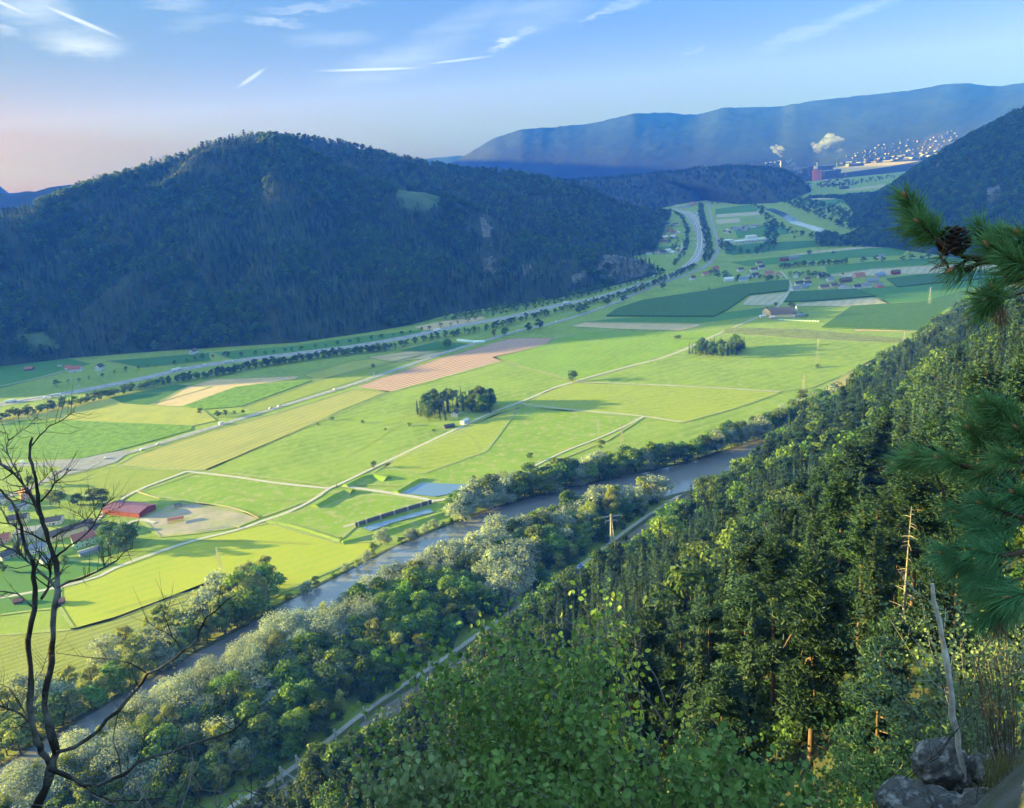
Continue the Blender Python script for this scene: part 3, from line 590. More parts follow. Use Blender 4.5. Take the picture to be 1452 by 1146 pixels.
hA = hill('hill', 'large dark forested hill filling the left side of the valley',
 [(-420, 395, 1750), (-250, 360, 1780), (-120, 330, 1800), (0, 302, 1830), (60, 276, 1860), (120, 252, 1880), (180, 234, 1890), (250, 212, 1900), (300, 198, 1900), (350, 184, 1900), (385, 180, 1890), (412, 185, 1880), (440, 206, 1870), (490, 232, 1860), (545, 258, 1850), (600, 262, 1840), (650, 276, 1840), (690, 292, 1830), (730, 318, 1810), (780, 338, 1800), (840, 352, 1790), (880, 352, 1800), (915, 368, 1790), (940, 384, 1780)],
 [(-700, 600), (-400, 580), (-200, 560), (0, 520), (100, 508), (200, 500), (290, 494), (420, 486), (520, 472), (586, 460), (640, 445), (700, 436), (780, 425), (850, 410), (900, 398), (945, 386)],
 nu=220, ns=90, prof=.86, amp=52, fs=250, back=420, trench=[(.24, .15, .44, .95, .035, 85), (.62, .25, .60, .95, .03, 50), (.78, .2, .74, .9, .025, 40), (.52, .1, .53, .8, .02, 35), (.38, .1, .46, .7, .02, 35)],
 masks=[(p, 1) for p in rockA]+[(clearA, 2), ([(22, 478), (60, 470), (84, 492), (40, 500)], 2)], seed=3)
hB = hill('hill', 'long forested ridge stepping down behind the large hill',
 [(330, 205, 2500), (400, 190, 2500), (430, 188, 2480), (500, 202, 2460), (560, 217, 2460), (620, 230, 2450), (680, 238, 2450), (740, 241, 2480), (780, 246, 2500), (820, 256, 2520), (850, 268, 2560), (885, 290, 2650), (925, 300, 2800), (945, 306, 2850)],
 [(300, 400), (500, 395), (700, 390), (850, 385), (880, 366), (880, 345), (885, 330), (905, 318), (930, 308), (952, 304)], nu=140, ns=70, prof=.8, amp=45, fs=300, back=700, tree=16, seed=11)
hC = hill('hill', 'low dark wooded hill in front of the factory town',
 [(700, 246, 4300), (800, 252, 4300), (860, 250, 4300), (920, 244, 4300), (990, 236, 4350), (1050, 233, 4400), (1095, 234, 4450), (1120, 242, 4500), (1140, 262, 4550), (1146, 270, 4560)],
 [(780, 305), (850, 302), (920, 300), (960, 290), (1000, 284), (1050, 290), (1100, 288), (1130, 280), (1150, 272)], nu=110, ns=40, prof=.7, amp=22, fs=300, back=900, tree=14, seed=17)
rockE = [[(1322, 215), (1330, 215), (1332, 238), (1324, 240)], [(1400, 268), (1418, 262), (1422, 290), (1405, 300)], [(1424, 282), (1430, 285), (1428, 296)]]
hE = hill('hill', 'steep wooded hill at the right edge with pale cliffs',
 [(1150, 335, 2900), (1190, 325, 2900), (1215, 300, 2850), (1240, 285, 2800), (1262, 262, 2750), (1290, 240, 2700), (1320, 222, 2650), (1345, 205, 2600), (1380, 186, 2550), (1420, 165, 2500), (1452, 148, 2450), (1560, 95, 2400), (1700, 70, 2350)],
 [(1160, 350), (1210, 350), (1260, 352), (1330, 362), (1400, 372), (1500, 380), (1620, 385), (1800, 390)], nu=120, ns=70, prof=.85, amp=34, fs=260, back=900, tree=14, seed=23, masks=[(p, 1) for p in rockE])
M_farl = mat('far_slope_fields', (.02, .03, .02), (.012, .02, .014), .003, vec='World', c3=(.05, .045, .03), s3=.002)
hD = hill('hill', 'long blue mountain range behind the factory town',
 [(560, 262, 9500), (600, 250, 9500), (640, 232, 9500), (665, 218, 9400), (700, 196, 9300), (740, 182, 9200), (790, 180, 9200), (830, 177, 9200), (870, 168, 9200), (900, 160, 9200), (950, 161, 9300), (990, 163, 9300), (1030, 153, 9300), (1080, 153, 9300), (1110, 152, 9300), (1130, 147, 9200), (1180, 141, 9200), (1230, 135, 9200), (1290, 129, 9200), (1330, 121, 9200), (1370, 118, 9200), (1410, 124, 9200), (1452, 117, 9200), (1600, 100, 9200), (1800, 90, 9200)],
 [(560, 8600), (640, 8500), (760, 8300), (900, 8000), (1000, 7900), (1150, 7900), (1250, 7700), (1330, 7500), (1452, 7300), (1600, 7300), (1800, 7300)], nu=260, ns=60, prof=1.0, amp=26, fs=1600, back=2500, tree=0, mats=[M_far, M_farl, M_far], seed=31, rnoise=8, masks=[([(1290, 215), (1320, 190), (1452, 150), (1452, 215)], 1)])
hill('hill', 'far blue hill behind the left end of the large hill',
 [(-300, 268, 5200), (-100, 272, 5200), (0, 276, 5200), (50, 271, 5200), (85, 263, 5200), (120, 262, 5200), (200, 275, 5200), (300, 290, 5200)], [(-300, 4000), (0, 4000), (300, 4000)], nu=80, ns=24, prof=.7, amp=40, fs=700, back=1500, tree=0, mats=[M_far, M_far, M_far], seed=41, rnoise=10)
hill('hill', 'faintest hill in the gap of the skyline',
 [(540, 240, 12500), (580, 228, 12500), (620, 224, 12500), (650, 221, 12500), (700, 224, 12500), (800, 240, 12500)], [(540, 11500), (800, 11500)], nu=60, ns=16, prof=.8, amp=40, fs=1500, back=1200, tree=0, mats=[M_far, M_far, M_far], seed=43, rnoise=10)
ow = [(-3600, 2150, 300), (-3700, 2500, 900), (-3900, 3100, 1300), (-4100, 4000, 1450), (-4400, 5000, 1450), (-5000, 6200, 1450), (-5900, 7600, 1450), (-7000, 9500, 1450), (-8500, 13000, 1450)]  # unseen range added to shade the far valley and its haze
V = []; nu, ns = 90, 31
Rg = resample([(a, b, c) for a, b, c in ow], nu)
for k in range(nu):
    for q in np.linspace(-1, 1, ns): V.append((Rg[k, 0]+q*1500, Rg[k, 1]-q*250, -2+(Rg[k, 2])*(1-abs(q))**.9))
V = np.array(V); V[:, 2] += 25*fbm(V[:, 0]/500, V[:, 1]/500, 77, 4)*(V[:, 2] > 30)*(V[:, 2] < 1000)
i, j = np.meshgrid(np.arange(nu-1), np.arange(ns-1), indexing='ij'); a = (i*ns+j).ravel()
tag(link('hill', mesh_np('hill', V, np.stack([a, a+1, a+ns+1, a+ns], 1)[:, ::-1], [M_far], smooth=True)), 'unseen mountain range added west of the valley to shade it, outside the left edge', 'hill', kind='structure')
# the near slope below the viewpoint
SA = np.array([-109., 274.]); SN = np.array([.741, -.671]); SB = np.array([800., 1268.]); SN2 = np.array([.24, -.97])
def slope_z(x, y, noise=True):
    d = np.minimum((x-SA[0])*SN[0]+(y-SA[1])*SN[1], (x-SB[0])*SN2[0]+(y-SB[1])*SN2[1])
    dn = d+(10*fbm(x/70, y/70, 51, 4)*np.clip(d/60, 0, 1) if noise else 0)
    z = np.where(dn < 150, .62*dn, 93+(dn-150)*1.06)
    z = np.where(z > 225, 225+(z-225)*.25, z)
    z = np.where(d <= 0, d*.4, z)
    r = np.hypot(x, y)
    z = np.minimum(z, 226+r*.35)
    return z+(1.5*fbm(x/12, y/12, 55, 3)*np.clip(d/20, 0, 1) if noise else 0)
gx = np.concatenate([np.arange(-420, 900, 7.), np.arange(900, 2200, 25.)]); gy = np.concatenate([np.arange(-260, 1000, 7.), np.arange(1000, 1900, 20.)])
X, Y = np.meshgrid(gx, gy, indexing='ij'); Z = slope_z(X, Y); V = np.stack([X, Y, Z], -1).reshape(-1, 3); m_ = len(gy)
i, j = np.meshgrid(np.arange(len(gx)-1), np.arange(m_-1), indexing='ij'); a = (i*m_+j).ravel(); F = np.stack([a, a+m_, a+m_+1, a+1], 1)
F = F[V[F][:, :, 2].max(1) > -1.5]
M_slope = mat('slope_soil', (.025, .032, .014), (.04, .04, .022), .1, bump=.6, bscale=.4, vec='World', c3=(.05, .09, .02), s3=.08)
tag(link('hillside', mesh_np('hillside', V, F, [M_slope], smooth=True)), 'steep wooded slope falling from the viewpoint to the railway', 'hillside', kind='structure')
# ---------------------------------------------------------------- tree shapes
def quads(P, Nn, size, rs, aspect=.8, bend=0.0):
    """one leaf-sized face per point, turned about its normal at random"""
    n = len(P); Nn = Nn/(np.linalg.norm(Nn, axis=1)[:, None]+1e-9)
    r = rs.normal(size=(n, 3)); T = np.cross(Nn, r); T /= np.linalg.norm(T, axis=1)[:, None]+1e-9; B = np.cross(Nn, T)
    s = (np.asarray(size)*np.ones(n))[:, None]
    a = T*s*.5; b = B*s*.5*aspect; k = rs.uniform(.5, 1.2, (n, 1))
    V = np.stack([P-a*k, P-b, P+a, P+b*k], 1).reshape(-1, 3)
    F = np.arange(n*4).reshape(n, 4); return V, F
def sphere_pts(n, rs):
    v = rs.normal(size=(n, 3)); return v/np.linalg.norm(v, axis=1)[:, None]
def crown_deciduous(rs, h, w, nclump, nleaf, leaf, base=.18, flat=.8, top=1.0, droop=0):
    """clumps of leaves spread through an uneven crown"""
    cz = h*(base+1)/2; rz = h*(1-base)/2; Pa = []; Na = []; per = nleaf//nclump; cs = []
    for k in range(nclump):
        u = sphere_pts(1, rs)[0]; rr = rs.uniform(.35, .92)**.7
        c = np.array([u[0]*w/2*rr, u[1]*w/2*rr, cz+u[2]*rz*rr*.92])
        hh = (c[2]-h*base)/(h*(1-base)); narrow = 1-.35*max(0, hh-.55)*2*top; c[:2] *= narrow
        r = w*rs.uniform(.15, .26); v = sphere_pts(per, rs); q = rs.uniform(.72, 1.08, (per, 1))
        v[:, 2] = np.where(v[:, 2] < -.3, -v[:, 2]*.6, v[:, 2])
        p = c+v*q*np.array([r, r, r*flat]); p[:, 2] -= droop*rs.uniform(0, 1, per)*r
        Pa.append(p); Na.append(v*.75+rs.normal(size=(per, 3))*.55+np.array([0, 0, .25])); cs.append(c)
    P = np.concatenate(Pa); Nn = np.concatenate(Na)
    V, F = quads(P, Nn, leaf*rs.uniform(.7, 1.3, len(P)), rs); return V, F, cs
def mesh_trunk(h, r, cs, rs, nl=6, lean=.02, mat_=None, seg=7, n=6, name='trunk', tip=.25):
    mb = MB(); pts = []; x = y = 0
    for i in range(seg):
        t = i/(seg-1); pts.append((x, y, t*h-.4*(i == 0))); x += rs.normal()*lean*h/seg; y += rs.normal()*lean*h/seg
    mb.tube(pts, [r*(1.25 if i == 0 else 1)*(1-(1-tip)*i/(seg-1)) for i in range(seg)], n)
    for c in cs[:nl]:
        k = min(max(int((c[2]/h-.15)*(seg-1)), 1), seg-2); p = Vector(pts[k]); e = Vector(c); m = (p+e)/2+Vector((0, 0, -.03*h))
        mb.tube([p, m, e], [r*.45, r*.3, r*.12], 4)
    return mb.mesh(name, [mat_], True)
def crown_spruce(rs, h, w, nw, nb, nl, leaf, base=.08, droop=.25, ragged=.25, power=.85):
    Pa = []; Na = []; Sa = []
    for i in range(nw):
        t = (i+rs.uniform(-.3, .3))/(nw-1); t = min(max(t, 0), 1); z = h*(base+(1-base)*t); R0 = w/2*(1-t)**power+.12*w*(1-t)*.3+.015*w
        ph = rs.uniform(0, 6.28)
        for b in range(nb):
            a = ph+6.283*b/nb+rs.normal()*.25; rr = R0*rs.uniform(1-ragged, 1+ragged*.4)
            if rs.rand() < .06: continue
            m = max(2, int(nl*(rr/(w/2))**.7)+1); s = (np.arange(m)+rs.uniform(.2, .8, m))/m
            d = np.array([math.cos(a), math.sin(a), 0]); side = np.array([-d[1], d[0], 0])
            p = np.array([0, 0, z])+d*(s[:, None]*rr)+side*(rs.normal(size=(m, 1))*rr*.13*(1.1-s[:, None]))
            p[:, 2] += -droop*rr*s**1.3+.12*rr*(s > .85)+rs.normal(size=m)*leaf*.12
            Pa.append(p); nn = rs.normal(size=(m, 3))*.45+np.array([0, 0, 1.0])+d*.55*(s[:, None]); Na.append(nn); Sa.append(leaf*rs.uniform(.7, 1.3, m)*(1.1-.35*s)*(1-.45*t))
    V, F = quads(np.concatenate(Pa), np.concatenate(Na), np.concatenate(Sa), rs, aspect=.55); return V, F
def tufts(P, rs, size, k=5, flatup=.4):
    """needle tufts: k thin blades out of every point"""
    n = len(P); d = rs.normal(size=(n*k, 3)); d[:, 2] = np.abs(d[:, 2])*flatup+d[:, 2]*.4; d /= np.linalg.norm(d, axis=1)[:, None]
    p = np.repeat(P, k, 0); sd_ = np.cross(d, rs.normal(size=(n*k, 3))); sd_ /= np.linalg.norm(sd_, axis=1)[:, None]
    s = size*rs.uniform(.6, 1.2, (n*k, 1)); V = np.stack([p-sd_*s*.13, p+sd_*s*.13, p+d*s+sd_*s*.05, p+d*s-sd_*s*.05], 1).reshape(-1, 3)
    return V, np.arange(n*k*4).reshape(-1, 4)
def crown_pine(rs, h, w, nb, nt, tuft, base=.42, k=5):
    """Scots pine: bent limbs, each ending in flat cushions of needles"""
    Pa = []; limbs = []
    for b in range(nb):
        t = rs.uniform(0, 1); z = h*(base+(1-base)*.93*t); L_ = w/2*rs.uniform(.45, 1.05)*(1-.55*t**1.6)*(0.75+.25*math.sin(min(1, t*3)*1.57)); a = rs.uniform(0, 6.283)
        d = np.array([math.cos(a), math.sin(a), 0]); up = rs.uniform(-.12, .35)
        mid = np.array([0, 0, z])+d*L_*.5+np.array([0, 0, up*L_*.35]); end = np.array([0, 0, z])+d*L_+np.array([0, 0, up*L_])
        limbs.append((np.array([0, 0, z]), mid, end))
        for q in range(rs.randint(3, 6)):
            f = rs.uniform(.35, 1.08); c = (mid*(1-(f-.5)*2)+end*(f-.5)*2) if f > .5 else (np.array([0, 0, z])*(1-2*f)+mid*2*f)
            c = c+np.array([rs.normal()*.1*L_, rs.normal()*.1*L_, .05*L_]); r = rs.uniform(.09, .17)*w
            m = nt; v = sphere_pts(m, rs)*np.array([r, r, r*.42])*rs.uniform(.4, 1.05, (m, 1)); v[:, 2] += r*.1; Pa.append(c+v)
    for q in range(4):
        c = np.array([rs.normal()*.05*w, rs.normal()*.05*w, h*(1-.04*q)]); r = .1*w; Pa.append(c+sphere_pts(nt, rs)*np.array([r, r, r*.6]))
    P = np.concatenate(Pa); V, F = tufts(P, rs, tuft, k); return V, F, limbs
def trunk_pine(h, r, limbs, rs, mats, lean=.03):
    mb = MB(); seg = 9; pts = []; x = y = 0
    for i in range(seg):
        t = i/(seg-1); pts.append((x, y, t*h-.6*(i == 0))); x += rs.normal()*lean*h/seg*.6; y += rs.normal()*lean*h/seg*.6
    mb.tube(pts, [r*(1.2-1.05*i/(seg-1)) for i in range(seg)], 7)
    for a, m, e in limbs: mb.tube([a, m, e], [r*.32, r*.2, r*.06], 4)
    for q in range(10):
        z = h*rs.uniform(.15, .5); a = rs.uniform(0, 6.28); l_ = rs.uniform(.4, 1.6); d = Vector((math.cos(a), math.sin(a), -.15)); p = Vector((0, 0, z)); mb.tube([p, p+d*l_*.6, p+d*l_+Vector((0, 0, -.2))], [r*.13, r*.08, r*.03], 3)
    return mb.mesh('trunk', mats, True)
def leafmat(name, c1, c2, rand=.25, trans=.25, sc=.35, rough=.6):
    return mat(name, c1, c2, sc, rough=rough, rand=rand, trans=trans, spec=.15)
L_spruce = leafmat('spruce_needles', (.023, .053, .029), (.038, .072, .037), .4, .12); L_hill = leafmat('hill_forest_needles', (.058, .120, .056), (.095, .165, .072), .55, .15)  # hill needles: copy of the spruce needles, lightened to lift the shaded hills
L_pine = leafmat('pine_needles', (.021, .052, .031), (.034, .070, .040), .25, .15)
L_dec = leafmat('broad_leaves', (.075, .145, .028), (.115, .185, .034), .38, .35)
L_dark = leafmat('dark_leaves', (.045, .095, .026), (.07, .125, .032), .38, .3)
L_will = leafmat('silver_willow_leaves', (.29, .34, .25), (.20, .26, .16), .22, .35)
L_yel = leafmat('yellow_green_leaves', (.27, .30, .08), (.18, .23, .05), .25, .35)
L_lime = leafmat('light_green_leaves', (.14, .25, .045), (.10, .20, .03), .2, .35)
B_grey = mat('grey_bark', (.12, .10, .08), (.07, .06, .05), 2, bump=.02, bscale=12); B_dark = mat('dark_bark', (.05, .04, .03), (.08, .065, .05), 3, bump=.02, bscale=12)
B_red = mat('red_pine_bark', (.13, .08, .058), (.07, .05, .04), 1.2, bump=.03, bscale=9)
B_pale = mat('bleached_wood', (.22, .20, .18), (.14, .125, .11), 3, bump=.01, bscale=20)
def tree_proto(kind, seed, lod):
    """(crown mesh, trunk mesh, height) of one tree kind; lod 0 near, 1 middle, 2 far"""
    rs = np.random.RandomState(seed)
    if kind == 'spruce':
        h = rs.uniform(20, 25); w_ = h*rs.uniform(.26, .34)
        a = {0: (46, 10, 13, .75), 1: (26, 8, 6, 1.25), 2: (11, 6, 2, 2.6)}[lod]
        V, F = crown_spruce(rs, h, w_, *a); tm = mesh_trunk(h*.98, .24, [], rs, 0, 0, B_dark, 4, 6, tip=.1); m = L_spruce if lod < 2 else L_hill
    elif kind == 'pine':
        h = rs.uniform(17, 21); w_ = rs.uniform(5.2, 6.8)
        a = {0: (34, 52, .36), 1: (24, 14, .72), 2: (9, 6, 1.8)}[lod]
        V, F, limbs = crown_pine(rs, h, w_, *a, base=rs.uniform(.32, .5), k=5 if lod == 0 else 4); tm = trunk_pine(h, .22, limbs if lod < 2 else [], rs, [B_red]); m = L_pine
    else:
        spec = {'broad': (15, 11, .15, .8, 1, 0, L_dec), 'dark': (16, 12, .12, .8, 1, 0, L_dark), 'willow': (16, 13, .06, .9, .6, .5, L_will), 'poplar': (20, 8.5, .15, 1.1, .8, 0, L_yel), 'lime': (15, 12, .10, .8, 1, 0, L_lime), 'bush': (5, 6, -.05, .9, 1, 0, L_dark)}[kind]
        h = spec[0]*rs.uniform(.85, 1.12); w_ = spec[1]*rs.uniform(.85, 1.1)
        a = {0: (34, 9000, .42), 1: (24, 2600, .78), 2: (12, 420, 1.5)}[lod]
        if kind == 'bush': a = (12, 700, .5)
        V, F, cs = crown_deciduous(rs, h, w_, *a, base=spec[2], flat=spec[3], top=spec[4], droop=spec[5]); m = spec[6]
        tm = mesh_trunk(h*.72, .02*h, cs, rs, 7 if lod < 2 else 0, .04, B_grey, 5 if lod < 2 else 3, 6 if lod < 2 else 4)
    return mesh_np('crown', V, F, [m]), tm, h
_pc = {}
def proto(kind, v, lod):
    k = (kind, v, lod)
    if k not in _pc: _pc[k] = tree_proto(kind, hash_((kind, v, lod)), lod)
    return _pc[k]
def hash_(k): return (sum(ord(c) for c in k[0])*31+k[1]*1009+k[2]*77) % 99991
KNAME = {'spruce': 'spruce_tree', 'pine': 'pine_tree', 'broad': 'broadleaf_tree', 'dark': 'alder_tree', 'willow': 'willow_tree', 'poplar': 'poplar_tree', 'lime': 'lime_tree', 'bush': 'bush'}  # the dark kind is any dark-leaved broadleaf, its species not known
def tree(kind, loc, h, lod=1, v=0, rz=0, label='', group=None, wide=1.0, parts=True):
    cm, tm, h0 = proto(kind, v, lod); s = h/h0
    cat = 'bush' if kind == 'bush' else 'tree'
    if not parts:
        o = bpy.data.objects.new(KNAME[kind], cm); C.objects.link(o); o.location = loc; o.rotation_euler = (0, 0, rz); o.scale = (s*wide, s*wide, s)
        return tag(o, label, cat, group)
    e = empty(KNAME[kind], loc, rz); e.scale = (s*wide, s*wide, s)
    for nm, me in (('crown', cm), ('trunk', tm)):
        o = bpy.data.objects.new(nm, me); C.objects.link(o); o.parent = e
    return tag(e, label, cat, group)
# woods too dense to count: real trees set out by geometry nodes
_cols = {}
def wood_collection(key, items):
    """hidden library of joined tree meshes the woods are planted from"""
    if key in _cols: return _cols[key]
    col = bpy.data.collections.new(key)
    for n_, (kind, v, lod) in enumerate(items):
        cm, tm, h0 = proto(kind, v, lod)
        a = np.zeros(len(cm.vertices)*3, np.float32); cm.vertices.foreach_get('co', a); V1 = a.reshape(-1, 3)
        b = np.zeros(len(tm.vertices)*3, np.float32); tm.vertices.foreach_get('co', b); V2 = b.reshape(-1, 3)
        F1 = np.arange(len(V1)).reshape(-1, 4); F2 = [np.array([tuple(q+len(V1) for q in p.vertices)]) for p in tm.polygons if len(p.vertices) == 4]
        F2 = np.concatenate(F2); mi = np.concatenate([np.zeros(len(F1)), np.ones(len(F2))])
        me = mesh_np(key, np.concatenate([V1, V2])/h0, [F1, F2], [cm.materials[0], tm.materials[0]], mi)
        o = bpy.data.objects.new('%s_%02d' % (key, n_), me); col.objects.link(o)
    _cols[key] = col; return col
def wood(name, label, cat, P, H, kinds, seed=0, wide=None):
    n = len(P); rs = np.random.RandomState(seed+5)
    me = bpy.data.meshes.new(name); me.vertices.add(n); me.vertices.foreach_set('co', np.asarray(P, np.float32).ravel())
    a = me.attributes.new('scl', 'FLOAT_VECTOR', 'POINT'); W = H*(wide if wide is not None else rs.uniform(.85, 1.2, n)); a.data.foreach_set('vector', np.stack([W, W, H], 1).astype(np.float32).ravel())
    a = me.attributes.new('rot', 'FLOAT_VECTOR', 'POINT'); a.data.foreach_set('vector', np.stack([rs.normal(size=n)*.02, rs.normal(size=n)*.02, rs.uniform(0, 6.28, n)], 1).astype(np.float32).ravel())
    a = me.attributes.new('pick', 'INT', 'POINT'); a.data.foreach_set('value', rs.randint(0, len(kinds), n).astype(np.int32))
    o = link(name, me); tag(o, label, cat, kind='stuff')
    col = wood_collection('_'.join([name, 'stock', str(seed)]), kinds)
    ng = bpy.data.node_groups.new(name, 'GeometryNodeTree'); ng.interface.new_socket('Geometry', in_out='INPUT', socket_type='NodeSocketGeometry'); ng.interface.new_socket('Geometry', in_out='OUTPUT', socket_type='NodeSocketGeometry')
    N_ = ng.nodes; l = ng.links; gi = N_.new('NodeGroupInput'); go = N_.new('NodeGroupOutput'); ip = N_.new('GeometryNodeInstanceOnPoints'); ci = N_.new('GeometryNodeCollectionInfo')
    ci.inputs['Collection'].default_value = col; ci.inputs['Separate Children'].default_value = True; ci.inputs['Reset Children'].default_value = True
    def at(nm, ty):
        q = N_.new('GeometryNodeInputNamedAttribute'); q.data_type = ty; q.inputs['Name'].default_value = nm; return q.outputs['Attribute']
    l.new(gi.outputs[0], ip.inputs['Points']); l.new(ci.outputs[0], ip.inputs['Instance']); ip.inputs['Pick Instance'].default_value = True
    l.new(at('pick', 'INT'), ip.inputs['Instance Index']); l.new(at('scl', 'FLOAT_VECTOR'), ip.inputs['Scale'])
    er = N_.new('FunctionNodeEulerToRotation'); l.new(at('rot', 'FLOAT_VECTOR'), er.inputs[0]); l.new(er.outputs[0], ip.inputs['Rotation'])
    l.new(ip.outputs[0], go.inputs[0]); md = o.modifiers.new('trees', 'NODES'); md.node_group = ng
    return o
def sample_hill(key, n, seed, vis=True, mi_ok=(0,), zmin=-5):
    V, F, mi = HILLS[key]; rs = np.random.RandomState(seed); T = V[F]; ar = np.linalg.norm(np.cross(T[:, 2]-T[:, 0], T[:, 3]-T[:, 1]), axis=1)
    # spacing is by ground area seen from above
    ar2 = np.abs(np.cross(T[:, 2, :2]-T[:, 0, :2], T[:, 3, :2]-T[:, 1, :2])); ar2 = (.45*ar2+.55*ar)*np.where(mi == 0, 1.0, np.where(mi == 1, .28, 0.0))
    ctr = T.mean(1); px, py = PXn(ctr); ar2 *= (px > -150)*(px < 1650)*(py > -50)*((ctr-[0, 0, CH])@_f > 0)
    idx = rs.choice(len(F), n, p=ar2/ar2.sum()); u = rs.rand(n, 1); v = rs.rand(n, 1); t = T[idx]
    P = (t[:, 0]*(1-u)+t[:, 1]*u)*(1-v)+(t[:, 3]*(1-u)+t[:, 2]*u)*v
    P = P[P[:, 2] > zmin]; P[:, 2] -= .5; return P
# ---------------------------------------------------------------- saying which one: landmarks of the photograph
LM = [('the big red-barked pine', 1150, 930), ('the grey dead trunk', 1268, 840), ('the leaning bleached snag', 1345, 950), ('the hanging pine cone', 1350, 345), ('the hazel bush', 780, 950),
 ('the golden track', 1250, 515), ('the tall red-white pylon', 868, 750), ('the blue containers', 822, 806), ('the red barn', 185, 718), ('the sandy paddock', 285, 735), ('the square pond', 615, 695),
 ('the sluice wall', 560, 738), ('the spruce grove', 640, 575), ('the far oblong grove', 1015, 495), ('the lone lane tree', 812, 531), ('the village church-side houses', 60, 740), ('the road junction', 120, 660),
 ('the red-roofed farmhouse', 108, 523), ('the stubble field', 330, 555), ('the red hayfield', 640, 520), ('the white tunnel', 667, 491), ('the quarry face', 880, 375), ('the big farm barn', 1110, 442),
 ('the hamlet', 1180, 398), ('the white factory', 1060, 340), ('the motorway bend', 990, 340), ('the suburb houses', 920, 330), ('the far river bend', 1110, 305), ('the red silo', 1158, 245),
 ('the first railway mast', 430, 1075), ('the second railway mast', 532, 995), ('the third railway mast', 630, 932), ('the fourth railway mast', 718, 878), ('the field pylon', 308, 790), ('the meadow pylon', 880, 612),
 ('the riverside pylon', 1138, 530), ('the mossy boulders', 1350, 1080), ('the river mouth of the wood', 960, 690), ('the river bend', 560, 800), ('the lower left corner', 40, 1080), ('the lime meadow', 300, 800),
 ('the dead tree fork', 80, 1050), ('the right picture edge', 1440, 620), ('the upper slope edge', 1400, 480), ('the bare slope pole', 1322, 520), ('the maize field', 1290, 450), ('the tall twin poplars', 858, 700)]
REG = []
def place_words(px, py):
    n, x, y = min(LM, key=lambda l: math.hypot(l[1]-px, l[2]-py)); dx, dy = px-x, py-y; r = math.hypot(dx, dy)
    far = '' if r < 45 else ('a little ' if r < 90 else 'well ')
    if abs(dx) > 2.2*abs(dy): w_ = 'left of' if dx < 0 else 'right of'
    elif abs(dy) > 2.2*abs(dx): w_ = 'above' if dy < 0 else 'below'
    else: w_ = ('upper' if dy < 0 else 'lower')+(' left of' if dx < 0 else ' right of')
    if ' ' in w_ and w_.split()[0] in ('upper', 'lower'): return '%s %s' % (w_, n)
    return (far+w_+' '+n).strip()
def reg(o, look, x, y, z):
    px, py = PX(x, y, z); REG.append((o, look+' '+place_words(px, py), px)); return o
ORD = ['leftmost', 'second', 'third', 'fourth', 'fifth', 'sixth', 'seventh', 'eighth', 'ninth', 'tenth', 'eleventh', 'twelfth', 'thirteenth', 'fourteenth', 'fifteenth', 'sixteenth', 'seventeenth', 'eighteenth', 'nineteenth', 'twentieth']
CARD = ['zero', 'one', 'two', 'three', 'four', 'five', 'six', 'seven', 'eight', 'nine', 'ten', 'eleven', 'twelve', 'thirteen', 'fourteen', 'fifteen', 'sixteen', 'seventeen', 'eighteen', 'nineteen', 'twenty']
def settle_labels():
    d = {}
    for o, l, px in REG: d.setdefault(l, []).append((px, o))
    for l, q in d.items():
        q.sort(key=lambda t: t[0]); n = len(q)
        for k, (px, o) in enumerate(q):
            if n == 1: s = ''
            elif k == 0: s = ', leftmost of %s' % CARD[min(n, 20)]
            elif k == n-1: s = ', rightmost of %s' % CARD[min(n, 20)]
            else: s = ', %s from left' % ORD[min(k, 19)]
            t_ = l+s
            if len(t_.split()) > 16: t_ = t_.replace('a little ', '').replace('well ', '')
            if len(t_.split()) > 16: t_ = t_.replace('small ', '').replace('tall ', '')
            o['label'] = t_
SMALLT = {}
def small_tree(kind, loc, h, v=0, lod=2, group=None, look='', wide=1.0, name=None):
    """a far tree of its own, crown and trunk in one mesh"""
    k = (kind, v, lod)
    if k not in SMALLT:
        cm, tm, h0 = proto(kind, v, lod)
        a = np.zeros(len(cm.vertices)*3, np.float32); cm.vertices.foreach_get('co', a); V1 = a.reshape(-1, 3)
        b = np.zeros(len(tm.vertices)*3, np.float32); tm.vertices.foreach_get('co', b); V2 = b.reshape(-1, 3)
        F2 = np.array([tuple(q+len(V1) for q in p.vertices) for p in tm.polygons if len(p.vertices) == 4])
        SMALLT[k] = (mesh_np('tree', np.concatenate([V1, V2]), [np.arange(len(V1)).reshape(-1, 4), F2], [cm.materials[0], tm.materials[0]], np.concatenate([np.zeros(len(V1)//4), np.ones(len(F2))])), h0)
    me, h0 = SMALLT[k]; s = h/h0
    o = bpy.data.objects.new(name or KNAME[kind], me); C.objects.link(o); o.location = loc; o.scale = (s*wide, s*wide, s); o.rotation_euler = (0, 0, (loc[0]*7.3+loc[1]*3.1) % 6.28)
    tag(o, '', 'bush' if kind == 'bush' else 'tree', group); reg(o, look, loc[0], loc[1], loc[2]+h*.5); return o
LOOK = {'spruce': 'dark spruce', 'pine': 'dark green pine', 'broad': 'green leafy tree', 'dark': 'dark leafy tree', 'willow': 'silvery willow', 'poplar': 'slender yellow-green poplar', 'lime': 'fresh green tree', 'bush': 'low bush'}
def big_tree(kind, loc, h, lod, v, group, wide=1.0, extra=''):
    e = tree(kind, tuple(float(q) for q in loc), h, lod, v, (loc[0]*5.7+loc[1]*2.3) % 6.28, '', group, wide)
    sz = 'small ' if h < {'spruce': 14, 'pine': 13}.get(kind, 11) else ('tall ' if h > {'spruce': 21, 'pine': 18}.get(kind, 17) else '')
    reg(e, extra+sz+LOOK[kind], loc[0], loc[1], loc[2]+h*.6); return e
